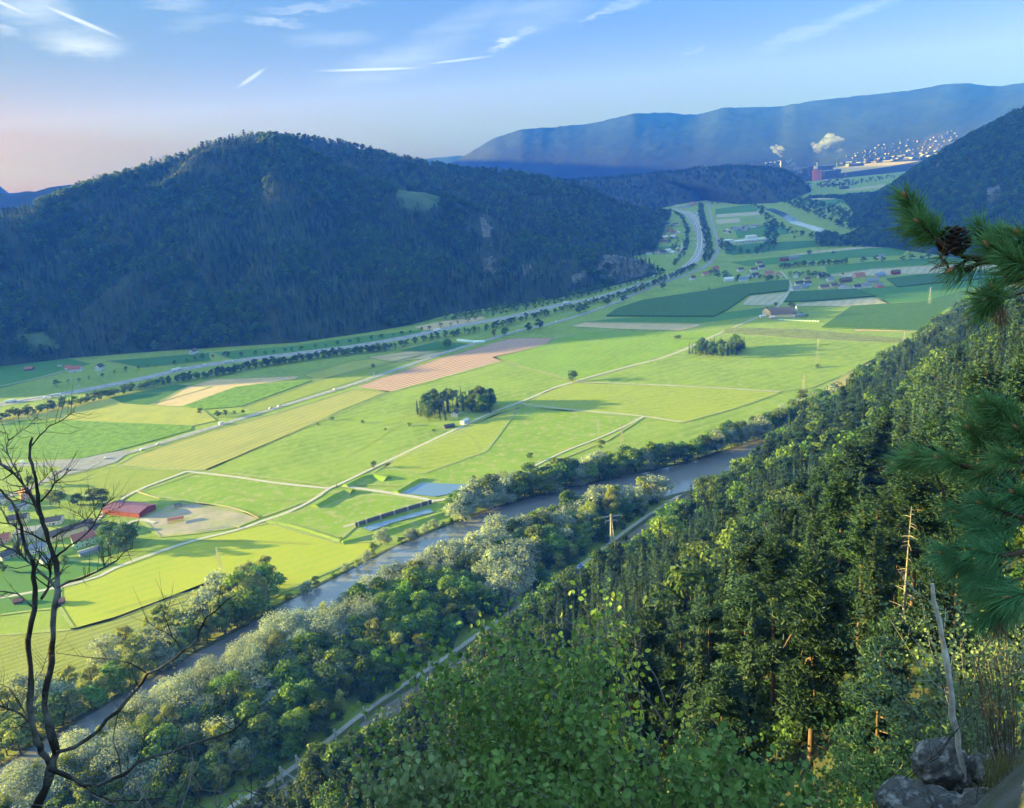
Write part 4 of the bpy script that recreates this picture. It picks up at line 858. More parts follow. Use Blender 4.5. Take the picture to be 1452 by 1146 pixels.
def hit(px, py, zf=slope_z):
    d = ray(px, py); d = d/np.linalg.norm(d); t = 3.0
    while t < 4000:
        q = d*t+np.array([0, 0, CH])
        if q[2] < max(0, float(zf(q[0], q[1]))): return q
        t *= 1.004
    return None
# ---------------------------------------------------------------- woods on the hills (too many to count)
def mixH(P, lo, hi, seed, big=0): 
    rs = np.random.RandomState(seed); return rs.uniform(lo, hi, len(P))*(1+.18*fbm(P[:, 0]/60, P[:, 1]/60, seed, 3))
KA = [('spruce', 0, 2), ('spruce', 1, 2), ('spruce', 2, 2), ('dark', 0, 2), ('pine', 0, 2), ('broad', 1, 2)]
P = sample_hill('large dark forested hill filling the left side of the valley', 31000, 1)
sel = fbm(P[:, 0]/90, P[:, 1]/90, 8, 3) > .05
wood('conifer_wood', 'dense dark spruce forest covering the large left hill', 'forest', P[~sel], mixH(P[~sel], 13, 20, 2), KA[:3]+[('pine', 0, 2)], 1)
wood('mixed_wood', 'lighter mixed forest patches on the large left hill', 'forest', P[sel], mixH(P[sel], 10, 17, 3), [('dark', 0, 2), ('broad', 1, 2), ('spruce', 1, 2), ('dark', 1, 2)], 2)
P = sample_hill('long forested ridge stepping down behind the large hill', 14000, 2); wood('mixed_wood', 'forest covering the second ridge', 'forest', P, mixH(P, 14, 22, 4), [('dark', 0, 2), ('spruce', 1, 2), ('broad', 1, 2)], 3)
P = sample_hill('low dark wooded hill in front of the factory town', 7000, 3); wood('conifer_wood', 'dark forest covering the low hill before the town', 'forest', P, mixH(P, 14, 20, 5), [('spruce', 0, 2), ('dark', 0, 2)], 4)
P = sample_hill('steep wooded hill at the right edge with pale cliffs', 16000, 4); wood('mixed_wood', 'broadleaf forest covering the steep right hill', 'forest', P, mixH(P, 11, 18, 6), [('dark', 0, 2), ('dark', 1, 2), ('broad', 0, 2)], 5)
# ---------------------------------------------------------------- the wooded slope below the viewpoint
rs = np.random.RandomState(21)
pine_pos = hit(1147, 1128)
cand = []
st = 7.3
gx = np.arange(-420, 1900, st); gy = np.arange(20, 1700, st)
X, Y = np.meshgrid(gx, gy, indexing='ij'); X = X+rs.uniform(-.45, .45, X.shape)*st; Y = Y+rs.uniform(-.45, .45, Y.shape)*st
X = X.ravel(); Y = Y.ravel(); Dd = np.minimum((X-SA[0])*SN[0]+(Y-SA[1])*SN[1], (X-SB[0])*SN2[0]+(Y-SB[1])*SN2[1])
Zs = slope_z(X, Y); k = (Dd > 5+6*(Y < 430)) & (Zs < 231); X, Y, Zs, Dd = X[k], Y[k], Zs[k], Dd[k]
P = np.stack([X, Y, Zs], 1); dist = np.linalg.norm(P-[0, 0, CH], axis=1); front = (P-[0, 0, CH])@_f
px, py = PXn(P+[0, 0, 8]); k = (front > 5) & (px > -120) & (px < 1560) & (py > 250) & (py < 1500) & (dist > 42)
P, dist, Dd, px, py = P[k], dist[k], Dd[k], px[k], py[k]
H = (14+15*rs.uniform(0, 1, len(P))**1.2)*(1+.3*fbm(P[:, 0]/40, P[:, 1]/40, 61, 3)); H = np.where(dist < 100, np.minimum(H, 19), H)
H = np.where(Dd < 26, H*.6, H)
# keep a clearing in front of the big pine and never reach up to the viewer
vx = P[:, :2]@(pine_pos[:2]/np.hypot(*pine_pos[:2])); side = np.abs(P[:, 0]*pine_pos[1]-P[:, 1]*pine_pos[0])/np.hypot(*pine_pos[:2])
keep = ~((side < 4.2) & (vx < np.hypot(*pine_pos[:2])+3)) & (P[:, 2]+H < CH-.16*dist-4)
CP_ = np.array([G(822, 808)[:2], G(795, 832)[:2], G(842, 800)[:2]]); keep &= ~((Dd < 34) & (np.min([np.hypot(P[:, 0]-c[0], P[:, 1]-c[1]) for c in CP_], axis=0) < 42))
P, dist, Dd, H, px, py = P[keep], dist[keep], Dd[keep], H[keep], px[keep], py[keep]
KP = fbm(P[:, 0]/45, P[:, 1]/45, 71, 3)+rs.normal(size=len(P))*.25
kinds = np.where(KP > -.14, 'spruce', np.where(KP < -.5, 'broad', 'pine')); kinds = np.where(dist < 130, np.where(kinds == 'broad', 'pine', kinds), kinds); kinds = np.where((Dd < 40) & (rs.rand(len(P)) < .4), 'broad', kinds)
order = np.argsort(-(H/dist)*((px > -20) & (px < 1475) & (py < 1180)))
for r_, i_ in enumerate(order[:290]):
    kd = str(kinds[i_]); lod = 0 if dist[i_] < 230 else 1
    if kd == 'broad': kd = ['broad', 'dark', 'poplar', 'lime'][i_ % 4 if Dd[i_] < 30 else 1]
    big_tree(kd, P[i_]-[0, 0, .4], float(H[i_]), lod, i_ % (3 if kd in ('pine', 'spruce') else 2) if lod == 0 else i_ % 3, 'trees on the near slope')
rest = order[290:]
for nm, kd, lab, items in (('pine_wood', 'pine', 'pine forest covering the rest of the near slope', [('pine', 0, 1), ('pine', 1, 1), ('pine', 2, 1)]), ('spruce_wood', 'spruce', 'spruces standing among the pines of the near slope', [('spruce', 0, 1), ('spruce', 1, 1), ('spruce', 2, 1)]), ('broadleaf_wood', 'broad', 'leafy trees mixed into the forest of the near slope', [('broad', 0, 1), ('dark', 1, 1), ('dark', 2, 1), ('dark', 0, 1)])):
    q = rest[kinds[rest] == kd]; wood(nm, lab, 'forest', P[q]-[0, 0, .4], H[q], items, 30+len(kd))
e = tree('pine', tuple(pine_pos-np.array([0, 0, .5])), 23, 0, 1, 1.0, 'big Scots pine with a reddish bare trunk and twisted dead limb on the slope', None, 1.0)
mb = MB()
for a_, l_, z_ in ((2.6, 2.6, 13.2), (2.9, 1.7, 12.6), (.3, 1.6, 13.4), (5.6, 1.2, 12.8), (3.4, 1.5, 9.6), (.6, 1.4, 9.9)):
    d = Vector((math.cos(a_), math.sin(a_), 0)); p = Vector((0, 0, z_)); mb.tube([p, p+d*l_*.35+Vector((0, 0, .7)), p+d*l_*.7+Vector((0, 0, .25)), p+d*l_+Vector((0, 0, -.6))], [.10, .08, .05, .02], 5)
mb.build('dead_limb', mat('orange_dead_wood', (.20, .13, .09), (.14, .09, .065), 3), e)
# undergrowth on the slope
NU = 5200; wt = 1/np.maximum(dist, 60)**1.5; k = rs.choice(len(P), NU, p=wt/wt.sum()); U = P[k]+np.stack([rs.uniform(-4, 4, NU), rs.uniform(-4, 4, NU), np.zeros(NU)], 1); U[:, 2] = slope_z(U[:, 0], U[:, 1])-.3
du = np.linalg.norm(U-[0, 0, CH], axis=1); sU = np.abs(U[:, 0]*pine_pos[1]-U[:, 1]*pine_pos[0])/np.hypot(*pine_pos[:2]); U = U[(du < 420) & (du > 28) & ~((sU < 1.6) & (du < 80))]
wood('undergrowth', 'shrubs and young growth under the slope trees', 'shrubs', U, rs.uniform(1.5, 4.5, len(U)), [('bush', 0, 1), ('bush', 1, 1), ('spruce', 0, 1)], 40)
def dead_tree(loc, h, r, label, seed, tw=46, lean=(0, 0), m=B_pale, spread=.09, name='dead_tree'):
    q = random.Random(seed); t = empty(name, tuple(loc)); mb = MB(); n = 8
    pts = [Vector((lean[0]*h*(i/(n-1))**1.2+q.uniform(-.04, .04), lean[1]*h*(i/(n-1)), h*i/(n-1)-.4*(i == 0))) for i in range(n)]
    mb.tube(pts, [r*(1-.85*i/(n-1)) for i in range(n)], 7); mb.build('trunk', m, t, True)
    mb = MB()
    for k in range(tw):
        s = q.uniform(.25, .99); i = int(s*(n-1)); f_ = s*(n-1)-i; p = pts[i].lerp(pts[min(i+1, n-1)], f_); a = q.uniform(0, 6.28); l_ = h*spread*q.uniform(.4, 1.2)*(1.2-s*.8)
        d = Vector((math.cos(a), math.sin(a), q.uniform(-.35, .15))); mb.tube([p, p+d*l_*.5, p+d*l_+Vector((0, 0, -.08*l_))], [r*.2, r*.12, r*.04], 3)
    mb.build('twigs', m, t); return tag(t, label, 'dead tree')
q = hit(1276, 935)
for (px_, py_, h_, r_, lab, sdx) in ((1276, 950, 17, .20, 'tall grey dead trunk with bare side twigs right of the big pine', 1), (1323, 600, 24, .22, 'straight bare dead pole rising from the slope pines below the golden track', 2), (1409, 520, 16, .18, 'short pale bare pole near the upper right slope edge', 3),
    (1075, 860, 14, .12, 'thin grey dead spruce in the middle of the slope forest', 4), (1180, 800, 15, .13, 'thin dead trunk among the dark pines above the big pine', 5), (980, 1010, 11, .12, 'fallen-looking grey dead top with comb-like twigs left of the big pine', 6), (1262, 700, 15, .14, 'slim dead spruce pole in the right part of the slope', 7)):
    q = hit(px_, py_); dead_tree(q, h_, r_, lab, sdx, 60, (0, 0) if sdx != 6 else (.35, 0))
# ---------------------------------------------------------------- trees along the river
def along(pts, step, seed, lo=0, hi=1, jit=2):
    P_ = np.array([(p[0], p[1], 0) for p in pts], float); s = np.concatenate([[0], np.cumsum(np.linalg.norm(np.diff(P_[:, :2], axis=0), axis=1))]); q = np.random.RandomState(seed); out = []
    t = s[-1]*lo
    while t < s[-1]*hi:
        x = np.interp(t, s, P_[:, 0])+q.uniform(-jit, jit); y = np.interp(t, s, P_[:, 1])+q.uniform(-jit, jit); out.append((x, y)); t += step*q.uniform(.7, 1.3)
    return out
rb = np.random.RandomState(5)
nL = 0
for k, dd in enumerate((3, 10, 17, 25, 34)):
    for x, y in along(offset(LB, dd), 8.5 if k == 0 else 10.5, 10+k, 0, 1, 2.5):
        px_, py_ = PX(x, y, 0)
        if px_ < -40 or px_ > 1195: continue
        if px_ < 385:      # airy yellow-green trees of the lower left bank
            if k >= 3 and rb.rand() < .25: continue
            kd = ['poplar', 'poplar', 'lime', 'poplar', 'willow'][rb.randint(5)]; h = rb.uniform(8, 13); grp = 'yellow-green trees of the lower left bank'
            if 290 < px_: h += 4
            if k == 1 and rb.rand() < .3: kd = 'willow'
        elif px_ < 640:
            if k > 2: continue
            if k > 0 or (k == 0 and rb.rand() < .2): continue
            kd = ['bush', 'bush', 'poplar', 'willow'][rb.randint(4)]; h = rb.uniform(2.5, 4.5) if kd == 'bush' else rb.uniform(5, 7); grp = 'low growth on the field side bank'
        elif px_ < 890:
            if k > 3: continue
            kd = ['willow', 'willow', 'dark', 'broad'][rb.randint(4)]; h = rb.uniform(12, 17) if k < 3 else rb.uniform(7, 12); grp = 'trees along the middle of the field side bank'
        else:
            if k > 3: continue
            kd = ['dark', 'broad', 'dark', 'willow', 'broad'][rb.randint(5)]; h = rb.uniform(12, 17) if k < 2 else rb.uniform(7, 12); grp = 'trees along the far end of the field side bank'
            if k >= 2 and rb.rand() < .5: continue
        big_tree(kd, (x, y, -.2), h*((1.75 if px_ < 385 else 1.4) if kd != 'bush' else 1.5), 1, rb.randint(3), grp, rb.uniform(.95, 1.25)); nL += 1
for px_, py_, kd, h in ((545, 772, 'willow', 13), (530, 782, 'broad', 7), (752, 652, 'broad', 7), (672, 683, 'dark', 6), (1138, 574, 'dark', 17), (1128, 584, 'broad', 14), (345, 838, 'willow', 13), (372, 848, 'poplar', 12), (362, 862, 'broad', 12), (852, 640, 'broad', 11), (640, 742, 'lime', 5), (655, 735, 'willow', 6), (1185, 588, 'willow', 8), (1200, 575, 'dark', 8), (1225, 558, 'dark', 9), (1238, 548, 'broad', 8)):
    x, y, _ = G(px_, py_); big_tree(kd, (x, y, -.1), h, 1, rb.randint(3), 'single trees on the river meadows')
# wood between the river and the railway
pts = []; nI = 0
TB = offset(RAIL, 11); RB2 = off_right(2)
def xat(pl, y):
    ys = [p[1] for p in pl]; xs = [p[0] for p in pl]; return np.interp(y, ys, xs)
LBs = sorted(RB2, key=lambda p: p[1]); TBs = sorted(TB, key=lambda p: p[1])
for y in np.arange(225, 700, 9.8):
    xa = xat(LBs, y); xb = xat(TBs, y)
    if y > 585: xb = min(xb, xa+75)
    x = xa-7+rb.uniform(0, 4)
    while x < xb-3:
        xx = x; yy = y+rb.uniform(-3.2, 3.2); dr = xx-xa; db = xb-xx; px_, py_ = PX(xx, yy, 8)
        x += rb.uniform(8.5, 12)
        if px_ < -60 or py_ > 1230: continue
        if dr < 26: kd = ['willow', 'willow', 'willow', 'poplar', 'broad'][rb.randint(5)]; h = rb.uniform(13, 18)
        elif 480 < px_ < 620 and 780 < py_ < 900: kd = ['lime', 'lime', 'broad'][rb.randint(3)]; h = rb.uniform(12, 16)
        elif db < 20: kd = ['poplar', 'broad', 'broad', 'dark'][rb.randint(4)]; h = rb.uniform(9, 14)
        else: kd = ['dark', 'broad', 'dark', 'poplar', 'broad', 'willow'][rb.randint(6)]; h = rb.uniform(11, 17)
        if 690 < px_ < 760 and 790 < py_ < 850: kd = 'willow'; h = 17
        big_tree(kd, (xx, yy, -.2), h*1.32, 0 if y < 420 and dr < 30 else 1, rb.randint(2 if y < 420 and dr < 30 else 3), 'trees of the wood between river and railway', rb.uniform(.95, 1.3)); nI += 1
        pts.append((xx, yy))
for px_, py_, h in ((866, 742, 27), (838, 752, 23), (825, 765, 19)):
    x, y, _ = G(px_, py_); big_tree('poplar', (x, y, 0), h, 0, rb.randint(2), None, 1.15, 'towering ')
U = np.array([(a+rb.uniform(-5, 5), b+rb.uniform(-5, 5), -.2) for a, b in pts for _ in range(3)]); wood('undergrowth', 'bushes filling the wood between river and railway', 'shrubs', U, rb.uniform(3, 6.5, len(U)), [('bush', 0, 1), ('bush', 1, 1)], 41)
x, y, _ = G(961, 735); dead_tree((x, y, 0), 17, .35, 'bare pinkish crowned dead tree wrapped in ivy beside the far river', 8, 120, (0, 0), mat('pinkish_twigs', (.33, .24, .2)), .26)
x, y, _ = G(918, 725); dead_tree((x, y, 0), 15, .2, 'leafless grey tree above the far end of the river wood', 9, 70, (0, 0), B_pale, .16)
x, y, _ = G(488, 890); dead_tree((x, y, 0), 12, .2, 'leafless twiggy tree at the river edge beside the silver willows', 10, 60, (0, 0), B_grey, .2)
# ---------------------------------------------------------------- hedges and groves of the valley floor
rh = np.random.RandomState(9)
FARROWS = []
def row(path, step, lo, hi, kinds_, group, seed, jit=3, rows=1, gap=8, lod=2):
    q = smooth(gp(path))
    for r in range(rows):
        qq = offset(q, gap*(r+.01)) if r else q
        for x, y in along(qq, step, seed+r, 0, 1, jit):
            kd = kinds_[rh.randint(len(kinds_))]; h = rh.uniform(lo, hi)
            if seed > 5: FARROWS.append((x, y, -.1, h)); continue
            small_tree(kd, (x, y, -.1), h, rh.randint(2), lod, group, ('small ' if h < (lo+hi)/2 else 'larger ')+LOOK[kd], rh.uniform(.9, 1.35), 'hedge_tree' if kd != 'bush' else None)
row([(-20, 600), (60, 583), (130, 569), (200, 551), (250, 541), (300, 534), (360, 521), (440, 509), (500, 501), (545, 496)], 9, 8, 13, ['dark', 'dark', 'broad'], 'hedge between motorway and barley fields', 1, 2, 2, -9, 1)
row([(80, 549), (150, 534), (200, 524), (240, 519), (290, 509), (330, 506)], 16, 6, 11, ['dark', 'broad', 'poplar'], 'trees along the far side of the motorway', 3, 4)
row([(340, 507), (420, 498), (500, 487), (590, 472), (640, 462), (700, 449), (760, 438), (850, 417), (900, 402), (940, 390)], 17, 5, 9, ['dark', 'broad', 'dark'], 'trees between motorway and hill foot', 4, 3)
row([(550, 498), (600, 485), (640, 478), (690, 470), (720, 462), (760, 451), (800, 443), (850, 430), (900, 416), (950, 397), (985, 380)], 13, 7, 12, ['dark', 'dark', 'broad'], 'trees between motorway and country road', 5, 3, 2, 8)
row([(640, 455), (690, 446), (740, 438), (800, 426), (860, 411)], 12, 8, 14, ['dark', 'willow', 'broad'], 'wood edge above the motorway', 6, 5, 2, 12)
row([(1004, 372), (1008, 360), (1006, 340), (1000, 320), (996, 302), (995, 290)], 22, 8, 13, ['dark'], 'trees between motorway bend and trunk road', 7, 5, 2, 10)
row([(955, 378), (966, 366), (974, 350), (975, 330), (968, 308), (955, 302)], 22, 8, 13, ['dark'], 'trees between suburb and motorway', 8, 5)
row([(1092, 399), (1110, 397), (1075, 394), (1045, 399), (1025, 392), (1010, 386)], 22, 7, 12, ['dark', 'broad'], 'trees around the roadside houses', 9, 5, 2, 12)
row([(1110, 381), (1140, 378), (1175, 376), (1205, 374)], 9, 8, 12, ['dark'], 'dark hedge behind the hamlet', 10, 2, 2, 9)
row([(1225, 372), (1240, 370), (1262, 372), (1290, 370), (1330, 366)], 24, 8, 13, ['dark', 'spruce'], 'trees beyond the fallow strip', 11, 5)
row([(1124, 392), (1145, 392), (1160, 394), (1170, 397)], 12, 7, 12, ['dark', 'broad'], 'garden trees of the hamlet', 12, 5, 2, 10)
row([(1016, 345), (1024, 348), (1034, 360), (1085, 362), (1096, 350), (1100, 330), (1095, 318)], 26, 9, 15, ['dark'], 'trees around the white factory', 13, 8, 2, 16)
row([(1010, 290), (1060, 288), (1078, 296), (1088, 310), (1108, 326), (1132, 334), (1160, 341), (1200, 338), (1240, 345), (1280, 350)], 30, 10, 16, ['dark', 'willow'], 'riverside trees of the far bend', 14, 12, 1, 28)
row([(1100, 284), (1122, 290), (1142, 300), (1170, 310), (1190, 322), (1230, 334)], 34, 12, 18, ['dark'], 'wooded far bank of the river', 15, 14, 4, 30)
row([(1150, 262), (1180, 268), (1210, 264), (1250, 255), (1290, 250)], 60, 12, 16, ['dark'], 'far wood between factory and right hill', 16, 20, 3, 60)
row([(1130, 295), (1160, 296), (1200, 288), (1240, 284)], 50, 10, 14, ['dark'], 'far hedge beyond the river bend', 17, 18, 2, 40)
row([(885, 345), (900, 350), (925, 345), (950, 340), (960, 350), (930, 360)], 34, 7, 12, ['dark', 'spruce'], 'garden trees of the suburb', 18, 12, 2, 25)
row([(0, 632), (10, 640)], 30, 2, 3, ['bush'], 'field bushes', 19)
FR = np.array(FARROWS); wood('far_tree_rows', 'far hedges, gardens and riverside trees beyond the maize fields', 'trees', FR[:, :3], FR[:, 3], [('dark', 0, 2), ('dark', 1, 2), ('broad', 0, 2)], 50, 1.2)
# farm and village trees
for px_, py_, kd, h, lk in ((185, 772, 'dark', 19, 'broad round dark tree'), (160, 770, 'broad', 17, 'round sunlit tree'), (174, 782, 'dark', 17, 'wide spreading tree'), (133, 716, 'broad', 15, 'full round tree'), (146, 716, 'broad', 17, 'round tree'), (111, 717, 'dark', 12, 'dark round tree'), (85, 720, 'broad', 16, 'leafy garden tree'), (72, 716, 'poplar', 17, 'tall garden tree'), (45, 690, 'broad', 12, 'leafy tree'), (92, 800, 'lime', 8, 'pale bushy tree'), (25, 782, 'dark', 9, 'shaded tree'), (30, 770, 'broad', 6, 'yellow-green bush'), (5, 812, 'dark', 9, 'dark tree'),
    (284, 588, 'broad', 8, 'round roadside tree'), (310, 592, 'dark', 9, 'wide roadside tree'), (320, 590, 'dark', 8, 'dark roadside tree'), (333, 588, 'broad', 5, 'small roadside tree'), (345, 587, 'broad', 5, 'small roadside tree'),
    (812, 541, 'dark', 15, 'lone round tree'), (530, 664, 'dark', 8, 'small dark tree'), (478, 692, 'spruce', 6, 'small pointed tree'), (470, 596, 'bush', 4, 'lone bush'), (452, 603, 'bush', 3, 'lone bush'), (580, 604, 'bush', 4, 'lone bush'), (547, 610, 'bush', 2.5, 'tiny bush'), (615, 612, 'bush', 3, 'lone bush'), (515, 600, 'bush', 3.5, 'lone bush'),
    (963, 481, 'dark', 7, 'small wide tree'), (958, 481, 'broad', 6, 'small wide tree'), (1160, 521, 'bush', 4, 'dark bush'), (1158, 522, 'bush', 3, 'dark bush'), (1006, 411, 'bush', 4, 'small bush in the maize'), (529, 521, 'bush', 5, 'dark bush'),
    (633, 492, 'broad', 13, 'round roadside tree'), (638, 492, 'poplar', 13, 'sunlit roadside tree'), (701, 478, 'poplar', 14, 'sunlit tree by the bridge'), (716, 476, 'broad', 14, 'sunlit tree by the bridge'), (750, 470, 'dark', 14, 'dark tree by the road'), (765, 466, 'dark', 16, 'dark tree by the road'), (822, 445, 'dark', 15, 'dark roadside tree'), (830, 442, 'dark', 15, 'dark roadside tree'), (862, 433, 'dark', 14, 'dark roadside tree'), (885, 428, 'dark', 13, 'dark roadside tree'), (940, 410, 'dark', 14, 'dark roadside tree'),
    (1195, 390, 'dark', 5, 'garden tree'), (1122, 437, 'dark', 12, 'farm tree'), (1125, 440, 'dark', 11, 'farm tree'), (1144, 450, 'broad', 6, 'farm bush'), (1137, 448, 'broad', 6, 'farm bush'), (1100, 434, 'dark', 7, 'farm tree'), (1147, 362, 'dark', 13, 'single field tree'), (1182, 360, 'bush', 6, 'field bush'), (1127, 338, 'bush', 7, 'field bush')):
    x, y, _ = G(px_, py_); near = math.hypot(x, y) < 1000
    if near and kd != 'bush': e = big_tree(kd, (x, y, -.1), h, 1, rh.randint(3), 'single trees of the valley fields', 1.25 if 'wide' in lk or 'round' in lk else 1); REG[-1] = (e, lk+' '+place_words(px_, py_), px_)
    else: small_tree(kd, (x, y, -.1), h, rh.randint(2), 1 if kd == 'bush' else 1, 'single trees of the valley fields', lk, 1.25)
def grove(poly, n, hlo, hhi, kinds_, group, seed):
    q = np.array(gp(poly)); r = np.random.RandomState(seed); k = 0; got = []
    lo, hi_ = q.min(0), q.max(0)
    for _ in range(6000):
        if k >= n: break
        p = r.uniform(lo, hi_)
        if not inpoly(np.array([p[0]]), np.array([p[1]]), [tuple(t) for t in q])[0] or any(math.hypot(p[0]-g[0], p[1]-g[1]) < 4.2 for g in got): continue
        got.append(p); kd = kinds_[r.randint(len(kinds_))]; h = r.uniform(hlo, hhi)
        big_tree(kd, (p[0], p[1], 0), h, 1, r.randint(3), group, r.uniform(.8, 1.0)) if kd != 'x' else None; k += 1
grove([(583, 588), (600, 577), (640, 571), (698, 573), (700, 587), (660, 585), (640, 580), (636, 597), (610, 598)], 62, 15, 22, ['spruce', 'spruce', 'dark', 'spruce', 'broad'], 'trees of the spruce grove', 3)
grove([(971, 503), (990, 497), (1045, 493), (1058, 496), (1050, 502), (1025, 509), (1000, 506)], 46, 14, 21, ['spruce', 'spruce', 'spruce', 'dark'], 'trees of the far oblong grove', 4)
# ---------------------------------------------------------------- buildings
def paint(n_, c, r=.8, **k): return mat(n_, c, tuple(q*.85 for q in c), .8, rough=r, **k)
W_white = paint('white_render', (.62, .62, .60)); W_cream = paint('cream_render', (.62, .54, .36)); W_salmon = paint('salmon_render', (.62, .34, .25)); W_green = paint('mint_render', (.42, .58, .36)); W_grey = paint('grey_cladding', (.34, .36, .38)); W_yellow = paint('yellow_render', (.66, .60, .34)); W_red = paint('red_boards', (.26, .05, .045)); W_pink = paint('pink_render', (.66, .20, .20)); W_wood = paint('brown_boards', (.16, .10, .06))
W_dull = paint('shade_toned_render', (.12, .125, .13)); W_dullc = paint('shade_toned_cream', (.13, .115, .10)); R_brown = paint('brown_tiles', (.13, .095, .085)); R_red = paint('red_tiles', (.34, .13, .09)); R_grey = paint('grey_sheet', (.22, .23, .26)); R_purple = paint('plum_sheet', (.17, .075, .12), .5); R_dark = paint('dark_tiles', (.075, .07, .075)); R_blue = paint('blue_sheet', (.16, .22, .34), .5); R_light = paint('pale_sheet', (.55, .57, .60), .5)  # first two: darker wall copies, the far town's shade put into the colour
G_glass = mat('window_glass', (.03, .04, .05), rough=.1, spec=.6); M_frame = mat('white_frame', (.7, .7, .68))
def house(loc, L_, W_, wh, rh_, rot, wm, rm, label, windows=0, chimney=True, cat='house', name='house', over=.5, group=None, rg=None):
    """ridge runs along local x"""
    t = empty(name, (float(loc[0]), float(loc[1]), float(loc[2]) if len(loc) > 2 else 0), rot); a, b = L_/2, W_/2
    mb = MB(); pr = [(-b, -.4), (b, -.4), (b, wh), (0, wh+rh_), (-b, wh)]
    mb.add([(-a, y, z) for y, z in pr]+[(a, y, z) for y, z in pr], [(0, 1, 2, 3, 4)[::-1], (5, 6, 7, 8, 9)]+[(i, (i+1) % 5, 5+(i+1) % 5, 5+i) for i in (0, 1, 4)]); mb.build('wall', wm, t)
    mb = MB(); sl = rh_/b; ov = over; th = .25
    for s in (-1, 1):
        e = [(0, wh+rh_+.02), (s*(b+ov), wh-ov*sl+.02)]; q = [(-a-ov, y, z) for y, z in e]+[(a+ov, y, z) for y, z in e]
        v = q+[(x, y, z+th) for x, y, z in q]; f = [(0, 1, 3, 2), (4, 6, 7, 5), (0, 4, 5, 1), (2, 3, 7, 6), (1, 5, 7, 3), (0, 2, 6, 4)]
        mb.add(v, f if s > 0 else [x[::-1] for x in f])
    rf = mb.build('roof', rm, t)
    if chimney: MB().box(a*.35, b*.25, wh+rh_+.1, .7, .7, 1.8).build('chimney', R_brown, rf)
    if windows:
        for s in (-1, 1):
            n = max(1, int(L_/3.2))
            for k in range(n):
                for fl in range(1 if wh < 4 else 2):
                    x = -a+(k+.5)*L_/n; z = 1.5+fl*2.7
                    if z+.7 > wh: continue
                    w_ = MB().box(x, s*(b+.03), z, 1.1, .08, 1.25).build('window', M_frame, t); MB().box(x, s*(b+.075), z, .9, .05, 1.05).build('pane', G_glass, w_)
        for s in (-1, 1):
            for y, z in ((-b*.45, 1.5), (b*.45, 1.5), (-b*.4, 4.2), (b*.4, 4.2)):
                if z+.7 > wh+rh_*.4: continue
                w_ = MB().box(s*(a+.03), y, z, .08, 1.1, 1.25).build('window', M_frame, t); MB().box(s*(a+.075), y, z, .05, .9, 1.05).build('pane', G_glass, w_)
        MB().box(a*.1, -(b+.06), 1.0, 1.0, .1, 2.1).build('door', W_wood, t)
    tag(t, label, cat, group)
    if rg: t['label'] = ''; reg(t, rg, loc[0], loc[1], 3)
    return t
def gh(px, py, *a, **k): return house(G(px, py), *a, **k)
def by_corners(A, B, C_, wh, rh_, wm, rm, label, **k):
    a, b, c = (np.array(G(*q)) for q in (A, B, C_)); L_ = np.hypot(*(b-a)[:2]); W_ = np.hypot(*(c-b)[:2]); rot = math.atan2((b-a)[1], (b-a)[0]); ctr = (a+c)/2
    return house(ctr, L_, W_, wh, rh_, rot, wm, rm, label, **k)
# the village in the lower left
gh(38, 706, 11, 9, 5.2, 3.4, 2.2, W_salmon, R_red, 'salmon gabled house with red roof by the village turn', windows=1)
gh(28, 722, 14, 8, 3.2, 1.8, .15, W_white, R_grey, 'low white house with grey roof and garage below the salmon house', windows=1)
gh(2, 713, 10, 8, 5, 3, 1.7, W_white, R_grey, 'white gabled house cut by the left picture edge', windows=1)
gh(28, 741, 14, 9, 4.8, 2.6, .2, W_yellow, R_brown, 'yellow house with brown roof behind the dead tree', windows=1)
gh(77, 742, 13, 9, 3.6, 2.2, .2, W_white, R_brown, 'white bungalow with brown roof behind the dead tree', windows=1)
gh(100, 757, 34, 10, 4.5, 2.6, .72, W_cream, R_brown, 'very long barn with brown roof beside the green house', chimney=False, cat='barn', name='barn')
gh(120, 771, 15, 11, 5.8, 3.8, .62, W_green, R_red, 'mint green house with orange-red roof and dark windows', windows=1)
gh(142, 754, 14, 8, 4.5, 2.6, .5, W_cream, R_dark, 'farm wing with dark roof behind the green house', windows=1)
gh(128, 784, 14, 6, 2.6, .8, .62, W_grey, R_grey, 'low grey-roofed shed in front of the green house', chimney=False, cat='shed', name='shed')
gh(52, 782, 14, 9, 4, 2.4, .5, W_white, R_grey, 'white house with blue-grey roof low in the village', windows=1)
gh(68, 795, 10, 7, 3, 1.6, .9, W_white, R_grey, 'small white outbuilding at the village edge', windows=1)
gh(4, 768, 11, 8, 4, 2.6, .3, W_salmon, R_red, 'orange house at the left picture edge', windows=1)
gh(12, 790, 12, 8, 3.5, 2, 1.0, W_grey, R_dark, 'dark roofed house low at the left picture edge', windows=1)
gh(85, 856, 6, 4, 2.2, 1.2, .3, W_wood, R_red, 'small brown hut on the lime meadow behind the dead tree', chimney=False, cat='hut', name='hut')
gh(27, 855, 5, 4, 2.2, 1.2, .3, W_wood, R_red, 'small brown hut in the shaded meadow', chimney=False, cat='hut', name='hut')
t = empty('storage_hall', tuple(G(42, 765)), .12); MB().box(0, 0, 4, 17, 11, 8.4).build('wall', W_grey, t); MB().box(0, 0, 8.4, 17.6, 11.6, .35).build('roof', R_grey, t)
for k in range(4): MB().box(-6+k*4, -5.62, 3.6, 1.2, .22, 7.2).build('panel', W_cream, t)
tag(t, 'grey flat-roofed hall with four tall cream panels in the village', 'hall')
by_corners((143, 728), (195, 734), (225, 723), 4.2, 1.8, W_red, R_purple, 'large red riding barn with plum-coloured roof beside the paddock', chimney=False, cat='barn', name='barn')
